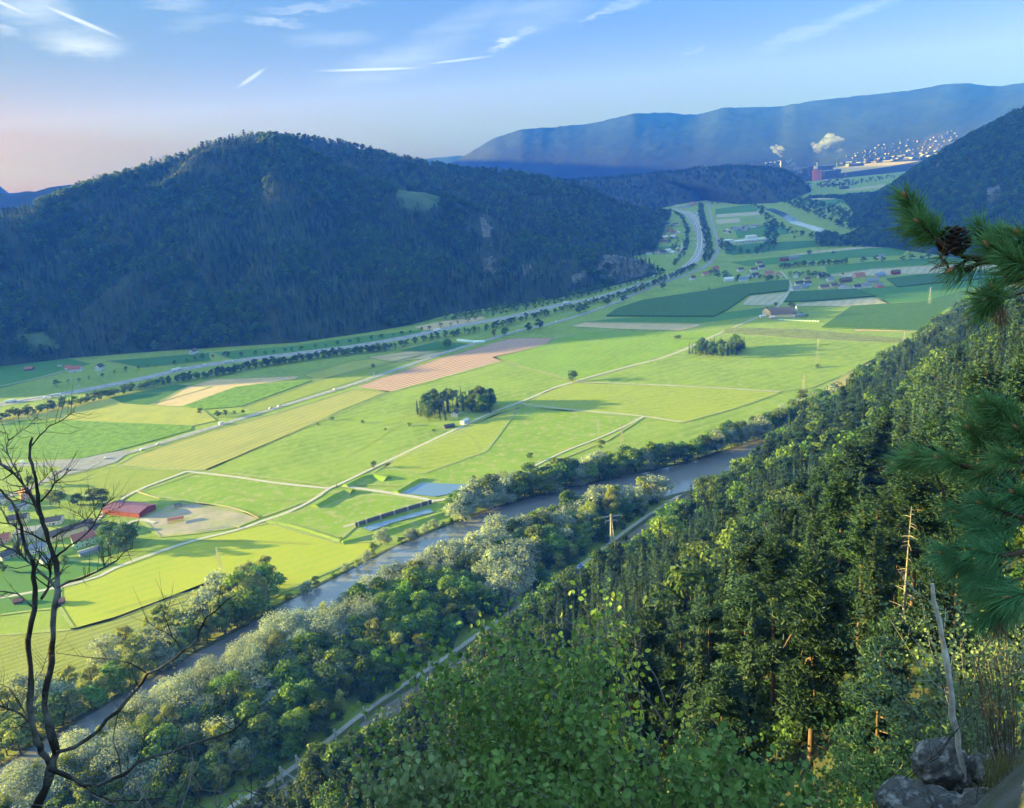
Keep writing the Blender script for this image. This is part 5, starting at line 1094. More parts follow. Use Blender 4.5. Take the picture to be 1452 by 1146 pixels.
def shelter(px, py, L_, W_, rot, rm, label):
    t = empty('shelter', tuple(G(px, py)), rot)
    for sx in (-1, 1):
        for sy in (-1, 1): MB().box(sx*(L_/2-.2), sy*(W_/2-.2), 1.3, .2, .2, 2.6).build('post', W_wood, t)
    MB().add([(-L_/2-.4, -W_/2-.4, 2.5), (L_/2+.4, -W_/2-.4, 2.5), (L_/2+.4, W_/2+.4, 2.5), (-L_/2-.4, W_/2+.4, 2.5), (-L_/2-.4, 0, 3.5), (L_/2+.4, 0, 3.5)], [(0, 1, 5, 4), (2, 3, 4, 5), (1, 2, 5), (3, 0, 4), (3, 2, 1, 0)]).build('roof', rm, t); return tag(t, label, 'shelter')
shelter(250, 739, 11, 6, .25, R_red, 'open shelter with red roof in the sandy paddock'); shelter(253, 719, 5, 4, .25, R_brown, 'small brown roofed shelter at the paddock fence')
def fence(path, h, label, m=W_cream, st=3.0):
    q = smooth(gp(path), 1); t = empty('paddock_fence', (q[0][0], q[0][1], 0)); o = Vector((q[0][0], q[0][1], 0)); mb = MB(); pb = MB()
    for z in (h*.5, h*.9): mb.tube([Vector((x, y, z))-o for x, y in q], .10, 4)
    mb.build('rails', m, t)
    for x, y in along(q, st, 1, 0, 1, 0): pb.box(x-o.x, y-o.y, h/2, .2, .2, h)
    pb.build('posts', m, t); return tag(t, label, 'fence')
fence([(194, 698), (210, 704), (226, 708)], 1.5, 'pale wooden fence above the red barn'); fence([(278, 714), (320, 719), (345, 726), (367, 736)], 1.6, 'pale wooden fence along the upper side of the paddock'); fence([(278, 755), (305, 749), (333, 747), (340, 750)], 1.4, 'pale wooden fence along the lower side of the paddock')
# farmhouses at the hill foot and the houses out on the valley floor
gh(108, 527, 18, 10, 5, 4, .1, W_white, R_red, 'white farmhouse with red roof at the hill foot', windows=1); gh(98, 524, 9, 8, 4, 3, .1, W_white, R_red, 'white annexe with red roof at its left end'); gh(142, 525, 11, 9, 5.5, 4, 1.4, W_white, R_dark, 'white gabled house with dark roof right of the farmhouse', windows=1)
gh(42, 525, 12, 8, 3, 2.5, .1, W_wood, R_red, 'dark red-roofed hut at the foot of the hill', cat='hut', name='hut'); gh(275, 502, 12, 9, 5, 3.5, 1.2, W_white, R_brown, 'small white house half hidden at the hill foot', windows=1); gh(85, 520, 6, 4, 2.5, 1, 0, W_white, R_grey, 'tiny pale shed left of the farmhouse', cat='shed', name='shed')
gh(646, 590, 9, 7, 4.2, 2.2, 1.3, W_white, R_dark, 'white house with dark roof at the edge of the spruce grove', windows=1); gh(659, 600, 9, 5, 3, 1.2, 1.0, R_light, R_light, 'pale blue-white shed beside the grove house', chimney=False, cat='shed', name='shed'); gh(637, 606, 10, 5, 2, 1.4, .3, W_wood, R_dark, 'low dark-roofed hut between grove and lane', chimney=False, cat='hut', name='hut')
by_corners((1090, 451), (1124, 450), (1126, 441), 5, 6, W_cream, R_dark, 'big farm barn with steep dark roof and cream walls', chimney=False, cat='barn', name='barn')
gh(1086, 446, 10, 10, 7, 4, 1.2, W_cream, R_dark, 'cream gabled farmhouse at the left end of the big barn', windows=1); gh(1081, 450, 8, 5, 2.5, 1, .2, W_white, R_light, 'low white shed left of the big barn', chimney=False, cat='shed', name='shed'); gh(1094, 452, 8, 5, 2.5, 1, .2, W_salmon, R_light, 'low salmon shed in front of the big barn', chimney=False, cat='shed', name='shed'); gh(1133, 449, 16, 8, 3, 1.2, .1, W_grey, R_grey, 'low grey machine shed right of the big barn', chimney=False, cat='shed', name='shed')
t = empty('farm_silo', tuple(G(1129, 446))); MB().tube([(0, 0, 0), (0, 0, 11)], 1.7, 14).build('body', W_white, t, True); MB().tube([(0, 0, 11), (0, 0, 12), (0, 0, 12.6)], [1.75, 1.2, .2], 14).build('cap', R_light, t, True); tag(t, 'white farm silo right of the big barn', 'silo')
W_bale = mat('wrapped_bale', (.55, .68, .62), rough=.4)
for k in range(15):
    x, y, _ = G(1105+k*4.0, 454.5+k*.15); o = MB().tube([(x-1.2, y, .95), (x-1.1, y, .95), (x+1.1, y, .95), (x+1.2, y, .95)], [.8, .98, .98, .8], 12).build('hay_bale', W_bale, None, True); tag(o, '', 'hay bale', 'wrapped hay bales in a row before the big barn'); reg(o, 'pale wrapped round bale', x, y, 1)
def tunnel(px0, py0, px1, py1, w_, label):
    a, b = G(px0, py0), G(px1, py1); d = (b-a)[:2]; l_ = np.hypot(*d); t = empty('greenhouse_tunnel', tuple(a), math.atan2(d[1], d[0])); mb = MB(); n = 9
    for x in (0, l_):
        for k in range(n): q = math.pi*k/(n-1); mb.v.append((x, math.cos(q)*w_/2, math.sin(q)*w_*.42))
    for k in range(n-1): mb.f.append((k, k+1, n+k+1, n+k)); mb.m.append(0)
    mb.f += [tuple(range(n))[::-1], tuple(range(n, 2*n))]; mb.m += [0, 0]; mb.build('cover', mat('tunnel_film', (.62, .72, .70), rough=.4), t, True)
    hb = MB()
    for k in range(int(l_/4)+1): hb.tube([(k*4, math.cos(math.pi*j/8)*(w_/2+.05), math.sin(math.pi*j/8)*(w_*.42+.05)) for j in range(9)], .06, 4)
    hb.build('hoops', W_grey, t); return tag(t, label, 'greenhouse')
tunnel(649, 483, 670, 485, 6, 'long white greenhouse tunnel beside the road, left one'); tunnel(671, 485, 687, 485, 6, 'shorter greenhouse tunnel, right one')
# hamlet and roadside houses
HAM = [(1014, 383, 16, 9, R_red, W_salmon, .7), (1000, 391, 20, 8, R_red, W_cream, .7), (982, 397, 14, 8, R_brown, W_white, .7), (1033, 399, 18, 9, R_light, W_white, .1), (1054, 399, 16, 8, R_blue, W_white, .1), (1061, 393, 12, 9, R_grey, W_white, 1.2), (1071, 393, 12, 8, R_dark, W_white, .2), (1069, 385, 14, 8, R_brown, W_white, .1), (1050, 385, 13, 8, R_brown, W_white, .3), (1080, 382, 12, 8, R_dark, W_white, .1), (1076, 376, 12, 8, R_brown, W_cream, .2),
 (1104, 393, 15, 13, R_red, W_yellow, 1.3), (1090, 390, 15, 10, R_red, W_salmon, .2), (1128, 394, 11, 9, R_grey, W_white, 1.2), (1144, 399, 12, 8, R_brown, W_cream, .3), (1133, 405, 16, 8, R_dark, W_white, .2), (1145, 405, 12, 8, R_dark, W_white, .1), (1128, 413, 14, 8, R_grey, W_white, .2), (1141, 409, 14, 8, R_blue, W_grey, .2), (1168, 410, 15, 10, R_brown, W_cream, .1), (1182, 408, 12, 9, R_brown, W_cream, .2), (1193, 409, 12, 10, R_brown, W_white, 1.3), (1201, 411, 14, 12, R_grey, W_white, 1.3), (1199, 400, 20, 9, R_brown, W_wood, .1), (1218, 393, 18, 12, R_red, W_salmon, .1), (1215, 410, 12, 8, R_dark, W_white, .1), (1228, 408, 16, 8, R_grey, W_white, .1), (1236, 401, 20, 10, R_grey, W_grey, .1), (1248, 393, 16, 10, R_blue, W_grey, .1), (1247, 408, 10, 8, R_grey, W_pink, .1), (1270, 389, 14, 9, R_brown, W_red, .1), (1112, 370, 16, 12, R_brown, W_red, .2), (1125, 368, 18, 9, R_grey, W_grey, .2), (1248, 366, 14, 9, R_grey, W_white, .1), (1163, 394, 9, 8, R_grey, W_white, .2), (1177, 399, 12, 8, R_grey, W_white, .2)]
nmz = {id(R_red): 'red', id(R_brown): 'brown', id(R_light): 'pale', id(R_blue): 'blue', id(R_grey): 'grey', id(R_dark): 'dark', id(R_purple): 'plum'}
nmw = {id(W_white): 'white', id(W_cream): 'cream', id(W_salmon): 'salmon', id(W_yellow): 'yellow', id(W_grey): 'grey', id(W_wood): 'timber', id(W_red): 'dark red', id(W_pink): 'pink', id(W_dull): 'white', id(W_dullc): 'cream'}
for px, py, l_, w_, rm, wm, ro in HAM: gh(px, py, l_, w_, 4.6, 3.6, ro, wm, rm, '', windows=0, rg='%s house with %s roof' % (nmw[id(wm)], nmz[id(rm)]))
r6 = random.Random(4)
def cluster(poly, n, lo, hi, group, seed, zsurf=None, floors=(3.5, 6.5), minpx=3.2, look='small'):
    q = random.Random(seed); xs = [p[0] for p in poly]; ys = [p[1] for p in poly]; got = []; k = 0
    for _ in range(9000):
        if k >= n: break
        x, y = q.uniform(min(xs), max(xs)), q.uniform(min(ys), max(ys))
        if not inpoly(np.array([x]), np.array([y]), poly)[0] or any(math.hypot(x-a, (y-b)*2.2) < minpx for a, b in got): continue
        loc = G(x, y) if zsurf is None else zsurf(x, y)
        if loc is None: continue
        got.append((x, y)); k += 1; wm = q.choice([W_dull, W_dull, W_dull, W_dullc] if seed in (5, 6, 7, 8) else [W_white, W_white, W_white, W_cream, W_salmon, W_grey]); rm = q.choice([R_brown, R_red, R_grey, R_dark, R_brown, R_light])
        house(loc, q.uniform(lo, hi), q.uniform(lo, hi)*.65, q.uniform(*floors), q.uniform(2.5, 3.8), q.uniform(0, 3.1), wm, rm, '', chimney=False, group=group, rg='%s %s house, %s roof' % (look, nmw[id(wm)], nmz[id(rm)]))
cluster([(884, 318), (905, 310), (952, 313), (966, 322), (964, 338), (945, 347), (900, 344), (880, 336)], 40, 13, 22, 'suburb houses between hill and motorway', 1)
cluster([(918, 357), (963, 353), (963, 359), (918, 362)], 9, 12, 18, 'row of low houses below the suburb', 2)
cluster([(950, 293), (985, 287), (990, 292), (958, 297)], 6, 20, 40, 'pale buildings at the end of the motorway bend', 3)
cluster([(1026, 325), (1058, 322), (1085, 318), (1088, 324), (1058, 332), (1028, 333)], 12, 14, 20, 'houses behind the white factory', 4)
t = empty('factory', tuple(G(1032, 348)), math.atan2((G(1090, 342)-G(1032, 348))[1], (G(1090, 342)-G(1032, 348))[0])); Lf = float(np.hypot(*(G(1090, 342)-G(1032, 348))[:2]))
MB().box(Lf/2, 14, 3.6, Lf, 28, 7.6).build('main_hall', W_white, t); MB().box(8, 12, 6.5, 20, 20, 13.6).build('front_block', W_white, t); MB().box(Lf*.68, 26, 8, 26, 18, 17).build('tower_block', W_white, t); MB().box(Lf/2, 14, 7.55, Lf+.6, 28.6, .5).build('roof', R_light, t)
for k in range(9): MB().box(24+k*(Lf-30)/9, -.06, 3.4, 6, .2, 1.6).build('window', G_glass, t)
tag(t, 'large white factory with two taller blocks beside the trunk road', 'factory')
# the factory town far down the valley
from mathutils.bvhtree import BVHTree
def surf(key):
    V_, F_, _m = HILLS[key]; return BVHTree.FromPolygons([tuple(v) for v in V_], [tuple(f) for f in F_])
bD = surf('long blue mountain range behind the factory town')
def onD(x, y):
    d = Vector(ray(x, y)).normalized(); h_ = bD.ray_cast(Vector((0, 0, CH)), d); g = G(x, y) if ray(x, y)[2] < -.001 else None
    if h_[0] is not None and (g is None or g[1] > h_[0].y): return np.array(h_[0])
    return g if g is not None and g[1] < 9000 else None
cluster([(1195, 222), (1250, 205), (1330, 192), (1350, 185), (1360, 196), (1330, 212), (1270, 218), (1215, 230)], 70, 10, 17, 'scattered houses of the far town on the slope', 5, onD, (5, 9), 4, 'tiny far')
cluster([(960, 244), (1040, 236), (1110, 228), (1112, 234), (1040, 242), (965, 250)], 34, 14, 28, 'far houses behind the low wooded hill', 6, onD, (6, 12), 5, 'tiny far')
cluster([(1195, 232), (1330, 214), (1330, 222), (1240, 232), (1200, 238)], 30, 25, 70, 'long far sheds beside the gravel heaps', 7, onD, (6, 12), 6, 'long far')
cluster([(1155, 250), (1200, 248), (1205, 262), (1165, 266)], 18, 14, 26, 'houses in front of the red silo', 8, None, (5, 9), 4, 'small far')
FL = [([(1180, 238), (1240, 230), (1330, 216), (1330, 224), (1250, 238), (1190, 246)], M_stub, 'tan gravel yards of the far factory'), ([(1262, 212), (1330, 205), (1340, 210), (1275, 218)], M_stub, 'far pale field below the town')]
for p_, m_, l_ in FL: field([q for q in p_], m_, l_)
def block(px, py, l_, w_, h_, m_, label, cat='factory building', nm='factory_building'):
    p = G(px, py); t = empty(nm, tuple(p), .1); MB().box(0, 0, h_/2, l_, w_, h_).build('wall', m_, t); MB().box(0, 0, h_+.6, l_+2, w_+2, 1.2).build('roof', R_grey, t); return tag(t, label, cat)
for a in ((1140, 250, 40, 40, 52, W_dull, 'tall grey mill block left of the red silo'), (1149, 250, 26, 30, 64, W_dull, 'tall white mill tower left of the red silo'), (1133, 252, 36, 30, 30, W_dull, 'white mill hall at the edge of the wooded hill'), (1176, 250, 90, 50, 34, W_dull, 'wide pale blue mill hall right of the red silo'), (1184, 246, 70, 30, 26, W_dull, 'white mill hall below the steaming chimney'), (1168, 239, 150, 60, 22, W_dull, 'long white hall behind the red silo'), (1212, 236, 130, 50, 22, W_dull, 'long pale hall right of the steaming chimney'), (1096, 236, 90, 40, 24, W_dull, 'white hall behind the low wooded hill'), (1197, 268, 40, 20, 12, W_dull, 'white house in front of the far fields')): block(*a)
t = empty('red_silo', tuple(G(1158, 256))); MB().tube([(0, 0, -1), (0, 0, 62)], 27, 24).build('body', W_pink, t, False); MB().tube([(0, 0, 62), (0, 0, 64.5)], [27.6, 27], 24).build('rim', W_red, t); tag(t, 'big round red silo of the far paper mill', 'silo')
def chimney(px, py, h_, r_, label):
    t = empty('factory_chimney', tuple(G(px, py))); MB().tube([(0, 0, -1), (0, 0, h_)], [r_, r_*.7], 12).build('shaft', W_white, t, True); MB().tube([(0, 0, h_-4), (0, 0, h_+.5)], [r_*.85, r_*.85], 12).build('rim', W_red, t); return tag(t, label, 'chimney')
chimney(1158, 250, 95, 6, 'white chimney rising behind the red silo'); chimney(1186, 244, 70, 5, 'slim chimney under the big steam plume'); chimney(1107, 243, 85, 5, 'white chimney above the low wooded hill')
SM = bpy.data.materials.new('steam'); SM.use_nodes = True; SM.node_tree.nodes.remove(SM.node_tree.nodes['Principled BSDF'])
sv = SM.node_tree.nodes.new('ShaderNodeVolumePrincipled'); sv.inputs['Color'].default_value = (.72, .80, 1.0, 1); sv.inputs['Density'].default_value = .010; sv.inputs['Anisotropy'].default_value = .1
SM.node_tree.links.new(sv.outputs[0], SM.node_tree.nodes['Material Output'].inputs['Volume'])
import bmesh
def plume(pts, dist, label, seed):
    q = random.Random(seed); bm = bmesh.new()
    for px, py, r in pts:
        for k in range(4):
            p = D(px+q.gauss(0, r*.35), py+q.gauss(0, r*.3), dist); rr = r/1140*dist*q.uniform(.45, .8)
            mt = Matrix.Translation(Vector(p)+Vector((0, q.gauss(0, rr*.6), 0))) @ Matrix.Diagonal((rr, rr, rr*.85, 1)); v = bmesh.ops.create_icosphere(bm, subdivisions=3, radius=1, matrix=mt)['verts']
            c = Vector(p)
            for w_ in v: d = (w_.co-c); n_ = float(fbm(w_.co.x/rr*1.2+seed, w_.co.z/rr*1.2+w_.co.y/rr, seed, 3)); w_.co += d*n_*.9
    me = bpy.data.meshes.new('steam_plume'); bm.to_mesh(me); bm.free(); me.materials.append(SM); me.polygons.foreach_set('use_smooth', [True]*len(me.polygons))
    return tag(link('steam_plume', me), label, 'steam')
gD = float(np.hypot(*G(1186, 244)[:2]))
plume([(1186, 228, 2), (1186, 222, 3.5), (1186, 214, 5), (1185, 206, 7), (1183, 200, 8), (1176, 200, 9), (1168, 205, 9), (1160, 208, 8), (1153, 206, 5), (1166, 212, 6)], gD, 'large white steam plume drifting left from the slim chimney', 1)
plume([(1107, 222, 2.5), (1105, 216, 4), (1103, 210, 5), (1100, 214, 4)], float(np.hypot(*G(1107, 243)[:2])), 'small faint steam plume above the low wooded hill', 2)
plume([(1134, 243, 3), (1130, 238, 4), (1124, 233, 4), (1119, 229, 3)], 5200, 'steam trailing left from the mill tower', 3)
# ---------------------------------------------------------------- pylons, masts, poles
M_steel = mat('galvanised_steel', (.26, .27, .27), rough=.5, metal=.3); M_tan = mat('tan_steel', (.24, .23, .19), rough=.6); M_redp = mat('red_paint', (.32, .24, .21)); M_wht = mat('white_paint', (.5, .5, .49))
M_mast0 = mat('pale_steel', (.34, .34, .34), rough=.6)
def pylon(px, py, h, arms, label, m=M_steel, base=None, th=.10, rot=.9, bands=False):
    base = base or h*.13; t = empty('power_pylon', tuple(float(q) for q in G(px, py)), rot); mb = MB(); nb = 9; mb2 = MB(); th *= .55
    def cor(z): w_ = base*(1-z/h)**1.1/2+.35; return [Vector((sx*w_, sy*w_, z)) for sx, sy in ((-1, -1), (1, -1), (1, 1), (-1, 1))]
    zs = [h*(1-(1-i/nb)**1.25) for i in range(nb+1)]
    for i in range(nb):
        a, b = cor(zs[i]), cor(zs[i+1]); tgt = mb2 if bands and i in (2, 3) else mb
        for k in range(4):
            tgt.tube([a[k], b[k]], th, 4); tgt.tube([a[k], b[(k+1) % 4]], th*.6, 3); tgt.tube([a[(k+1) % 4], b[k]], th*.6, 3); tgt.tube([b[k], b[(k+1) % 4]], th*.6, 3)
    mb.build('tower', M_wht if bands else m, t)
    if bands: mb2.build('red_section', M_redp, t)
    for z, w_ in arms:
        a = MB()
        for s in (-1, 1):
            a.tube([(0, -.4, z), (s*w_, 0, z)], th, 4); a.tube([(0, .4, z), (s*w_, 0, z)], th, 4); a.tube([(0, 0, z+h*.035), (s*w_, 0, z)], th*.8, 4)
            for k in (.33, .66): a.tube([(s*w_*k, 0, z), (s*w_*k, 0, z+h*.035*(1-k))], th*.6, 3)
        arm = a.build('cross_arm', m, t)
        for s in (-1, 1): MB().tube([(s*w_*.97, 0, z), (s*w_*.97, 0, z-h*.05)], th*.9, 5).build('insulator', mat('insulator', (.3, .25, .2)) if 'insulator' not in bpy.data.materials else bpy.data.materials['insulator'], arm)
    return tag(t, label, 'pylon')
pylon(318, 832, 28, [(25.5, 3.4), (21.5, 4.4)], 'slender lattice pylon on the lime meadow', rot=.8); pylon(352, 855, 27, [(25, 3.6), (22, 4.6)], 'lattice pylon behind the lower riverside trees', M_tan, rot=.3)
pylon(869, 787, 29, [(27.5, 7.5), (24.5, 4)], 'pale lattice pylon standing by the railway above the blue containers', M_mast0, 2.6, .24, .1)
pylon(850, 634, 26, [(24, 2.5)], 'thin lattice pylon on the rough pasture', M_tan, 2.2, .08, .9); pylon(883, 648, 30, [(28.5, 5), (25, 5)], 'lattice pylon rising from the riverside trees', M_tan, 3, .10, .2); pylon(1139, 572, 30, [(28.5, 5), (25.5, 4)], 'lattice pylon behind the big riverside tree', M_tan, 3, .12, .2)
pylon(1159, 521, 34, [(32, 2)], 'thin twin-legged mast in the sunlit meadow', M_steel, 4, .08, .4); pylon(1282, 488, 17, [(16, 6)], 'T-shaped pylon at the end of the weedy strip', M_tan, 2, .14, .1); pylon(1160, 358, 34, [(32, 5)], 'small far pylon beyond the hamlet', M_steel, 3, .2, .2); pylon(1318, 432, 26, [(24, 4)], 'faint pylon in the large maize field', M_steel, 3, .14, .3)
M_mast = mat('pale_concrete_mast', (.42, .42, .40), (.34, .34, .33), 1)
def mast(px, py, h, side, label, portal=False):
    p = G(px, py); t = empty('catenary_mast', tuple(p), math.atan2(SN[1], SN[0])); mb = MB(); mb.box(0, 0, h/2, .6, .6, h+.3); mb.build('post', M_mast, t)
    a = MB()
    if portal:
        for k in range(2): a.box(side*6, 0, h-.3-k*.8, 12, .14, .14)
        for k in range(8): a.tube([(side*(k*1.5), 0, h-.3), (side*(k*1.5+1.5), 0, h-1.1)], .06, 4)
        MB().box(side*12, 0, h/2, .35, .35, h+.3).build('post', M_steel, t)
    else: a.tube([(0, 0, h-.6), (side*3.4, 0, h-1.0)], .11, 5); a.tube([(0, 0, h-2.4), (side*3.4, 0, h-1.2)], .11, 5); a.tube([(side*2, 0, h-1.9), (side*3.5, 0, h-2.2)], .04, 4)
    arm = a.build('cross_arm', M_steel, t); MB().tube([(side*.4, 0, h-2.4), (side*.8, 0, h-2.3)], .12, 6).build('insulator', mat('brown_insulator', (.2, .09, .05)), arm); return tag(t, label, 'railway mast')
def rail_at(py, off):
    q = offset(RAIL, off); best = min(q, key=lambda p: abs(PX(p[0], p[1], 0)[1]-py)); return PX(best[0], best[1], 0)
for py, off, h, sd_, lab, po in ((1146, 4.6, 8, 1, 'steel railway mast at the lower picture edge', 0), (1112, 5, 9, 1, 'left mast of the railway portal with lattice beam', 1), (1092, 5, 9, 1, 'rear mast of the railway portal with lattice beam', 1), (1018, 4.6, 8, 1, 'steel railway mast just above the hazel bush left end', 0), (958, 4.6, 8, 1, 'steel railway mast halfway along the track', 0), (905, 4.6, 8, 1, 'steel railway mast below the silver willows', 0), (860, 4.6, 8, 1, 'steel railway mast nearest the blue containers', 0), (1060, 4.6, 8, 1, 'steel railway mast on the river side of the track', 0)):
    x_, y_ = rail_at(py, off if po else -off if sd_ < 0 and False else off); mast(x_, y_, h, sd_ if not po else 1, lab, po)
mb = MB()
for off in (-2, 2):
    q = offset(RAIL, off); mb.tube([(x, y, 6.0) for x, y in q], .035, 4); mb.tube([(x, y, 7.2+.3*math.sin(i)) for i, (x, y) in enumerate(q)], .03, 4)
tag(mb.build('overhead_wire', mat('dark_wire', (.06, .06, .06))), 'overhead wires strung along the railway', 'wire')
def post(px, py, h, m_, label, name='sign_post', cat='sign', plate=True):
    t = empty(name, tuple(G(px, py)), .6); MB().tube([(0, 0, 0), (0, 0, h)], .12, 6).build('pole', M_steel, t)
    if plate: MB().box(0, -.15, h-.6, 1.4, .12, 1.8).build('panel', m_, t)
    return tag(t, label, cat)
post(282, 607, 4.5, W_yellow, 'yellow-white information sign beside the road'); post(531, 533, 4, M_wht, 'white sign at the start of the hayfield'); post(72, 684, 4, W_yellow, 'sign post beside the village turn'); post(262, 530, 7, M_wht, 'tall white sign at the motorway'); post(113, 552, 6, M_wht, 'white sign between motorway hedges')
# ---------------------------------------------------------------- vehicles
T_rub = mat('tyre', (.02, .02, .02)); CP = {c: mat(c+'_paint', v, rough=.35, spec=.5) for c, v in (('white', (.75, .75, .75)), ('blue', (.10, .20, .45)), ('red', (.5, .07, .04)), ('grey', (.25, .26, .28)), ('black', (.04, .04, .045)), ('silver', (.5, .52, .55)))}
def make_car(colr, van=False):
    t = empty('parked_car' if not van else 'delivery_van'); L_, W_, H_ = (4.4, 1.8, 1.45) if not van else (5.6, 2.1, 2.6)
    pr = [(-L_/2, .3), (L_/2, .3), (L_/2, .75), (L_*.30, .85), (L_*.14, H_), (-L_*.34, H_), (-L_*.47, .9)] if not van else [(-L_/2, .35), (L_/2, .35), (L_/2, 1.1), (L_*.36, 1.3), (L_*.24, H_), (-L_/2, H_)]
    mb = MB(); n = len(pr); mb.add([(x, -W_/2, z) for x, z in pr]+[(x, W_/2, z) for x, z in pr], [tuple(range(n)), tuple(range(n, 2*n))[::-1]]+[(i, n+i, n+(i+1) % n, (i+1) % n) for i in range(n)]); mb.build('body', CP[colr], t)
    g = MB(); z0, z1 = (.92, 1.32) if not van else (1.5, 2.2); xa, xb = (-L_*.33, L_*.15) if not van else (L_*.05, L_*.24)
    for s in (-1, 1): g.box((xa+xb)/2, s*(W_/2+.01), (z0+z1)/2, xb-xa, .03, z1-z0)
    g.build('windows', G_glass, t)
    for sx in (-.31, .31):
        for sy in (-1, 1): MB().tube([(sx*L_, sy*(W_/2-.1), .33), (sx*L_, sy*(W_/2+.06), .33)], .33, 12).build('wheel', T_rub, t)
    return t
def make_truck(colr):
    t = empty('truck'); MB().box(-1.2, 0, 2.3, 10.5, 2.5, 2.9).build('cargo_box', CP[colr], t); MB().add([(4.3, -1.2, .5), (6.3, -1.2, .5), (6.3, -1.2, 1.7), (5.9, -1.2, 3.1), (4.3, -1.2, 3.1), (4.3, 1.2, .5), (6.3, 1.2, .5), (6.3, 1.2, 1.7), (5.9, 1.2, 3.1), (4.3, 1.2, 3.1)], [(0, 1, 2, 3, 4), (9, 8, 7, 6, 5), (0, 5, 6, 1), (1, 6, 7, 2), (2, 7, 8, 3), (3, 8, 9, 4), (4, 9, 5, 0)]).build('cab', CP['white'], t); MB().box(6.15, 0, 2.4, .1, 2.1, .9).build('windscreen', G_glass, t)
    for x in (-5, -3.8, 2.8, 5.2):
        for sy in (-1, 1): MB().tube([(x, sy*1.0, .5), (x, sy*1.28, .5)], .5, 12).build('wheel', T_rub, t)
    return t
VP = {}
def vehicle(kind, colr, px, py, rot, label, group=None, rg=None):
    k = (kind, colr)
    if k not in VP: t = VP[k] = (make_truck(colr) if kind == 'truck' else make_car(colr, kind == 'van'))
    else: t = copy_tree(VP[k])
    p = G(px, py); t.location = (p[0], p[1], _lv[0]+.03); t.rotation_euler = (0, 0, rot); tag(t, label, {'car': 'car', 'van': 'van', 'truck': 'truck'}[kind], group)
    if rg: reg(t, rg, p[0], p[1], 1)
    return t
def dir_at(pts, px, py):
    p = G(px, py); i = min(range(1, len(pts)-1), key=lambda i: (pts[i][0]-p[0])**2+(pts[i][1]-p[1])**2); return math.atan2(pts[i+1][1]-pts[i-1][1], pts[i+1][0]-pts[i-1][0])
for kd, c, px, py, lab in (('car', 'white', 202, 639, 'white car on the road left of the roadside trees'), ('car', 'silver', 225, 631, 'silver car driving close behind the white one'), ('car', 'white', 151, 651, 'white car waiting at the road junction'), ('car', 'silver', 384, 580, 'silver car halfway along the road'), ('car', 'white', 396, 577, 'white car leading halfway along the road'), ('car', 'white', 475, 553, 'white car approaching the hayfield'), ('van', 'white', 314, 602, 'white van beside the roadside trees'), ('van', 'white', 32, 658, 'white van on the left arm of the junction'), ('car', 'blue', 93, 667, 'light blue car turning towards the village'), ('car', 'white', 736, 469, 'white car under the roadside trees'), ('car', 'white', 790, 457, 'white car on the shaded part of the road'), ('car', 'silver', 850, 438, 'silver car beside the big maize field')):
    vehicle(kd, c, px, py, dir_at(ROAD, px, py) if px > 100 or py < 662 else 2.6, lab, 'cars on the country road')
for k, (px, py) in enumerate([(16, 571), (64, 566), (80, 563), (251, 526), (291, 519), (325, 515), (620, 470), (682, 459), (745, 446), (803, 431), (845, 425), (896, 409), (928, 393), (905, 402), (981, 313), (983, 320), (982, 327), (984, 334), (986, 341), (987, 347), (981, 341), (999, 344), (1002, 347), (997, 341), (988, 303), (991, 302), (975, 302), (985, 307), (1012, 336)]):
    kd = 'truck' if k % 3 != 1 else 'van'; cc = ['white', 'white', 'silver'][k % 3]
    vehicle(kd, cc, px, py, dir_at(MOTO, px, py), '', 'vehicles on the motorway', '%s %s' % (cc, 'lorry' if kd == 'truck' else 'van'))
for c, px, py, lab in (('white', 806, 821, 'white car parked below the blue containers'), ('red', 811, 820, 'red car parked between two white cars'), ('white', 790, 830, 'white car parked lowest beside the dirt track'), ('silver', 798, 826, 'silver car parked in the row beside the dirt track'), ('white', 838, 801, 'white car right of the blue containers'), ('grey', 842, 797, 'grey car farthest behind the blue containers')): vehicle('car', c, px, py, .9, lab, 'cars parked by the blue containers')
for px, py, lab in ((819, 812, 'blue ribbed container nearer the parked cars'), (828, 806, 'blue ribbed container behind the first one')):
    t = empty('container', tuple(G(px, py)), .2); mb = MB(); mb.box(0, 0, 1.5, 6, 2.5, 2.6)
    for k in range(12):
        for s in (-1, 1): mb.box(-2.75+k*.5, s*1.28, 1.5, .2, .08, 2.3)
    mb.build('body', mat('blue_container', (.03, .14, .55), rough=.5), t); MB().box(0, 0, 2.88, 6.2, 2.7, .16).build('roof', CP['blue'], t); MB().box(3.05, 0, 1.5, .08, 2.0, 2.2).build('door', CP['blue'], t); tag(t, lab, 'container')
# ---------------------------------------------------------------- the ledge at the viewpoint
def redge(az):
    if az < -.80: return np.array(2.3+30*min(1, (-.80-az)/.05))  # crag widened out of view to carry the added shade trees
    return np.where(az > 0.44, 2.3+5.6*np.clip((az-.44)/.08, 0, 1), 2.3)
V = []; nr, na = 70, 150
for j in range(na):
    az = -2.4+j/(na-1)*4.4
    for i in range(nr):
        r = .02+36*(i/(nr-1))**1.5; x, y = math.sin(az)*r, math.cos(az)*r; re = float(redge(np.array(az)))+.5*float(vnoise(az*6, 0, 3))
        z = 248.35-(.70 if az > -.8 else .10)*max(0, min(r, re)-.8)+min(1.3, max(0, (az-.575)*14))*min(r, 7)/7; z += .12*float(fbm(x/.8, y/.8, 91, 4))*min(1, r)
        if r > re: z -= 2.3*(r-re)-1.2*float(vnoise(x/1.5, y/1.5, 92))*min(1, (r-re))
        V.append((x, y, z))
V = np.array(V); V[:, 2] = np.maximum(V[:, 2], slope_z(V[:, 0], V[:, 1])-3)
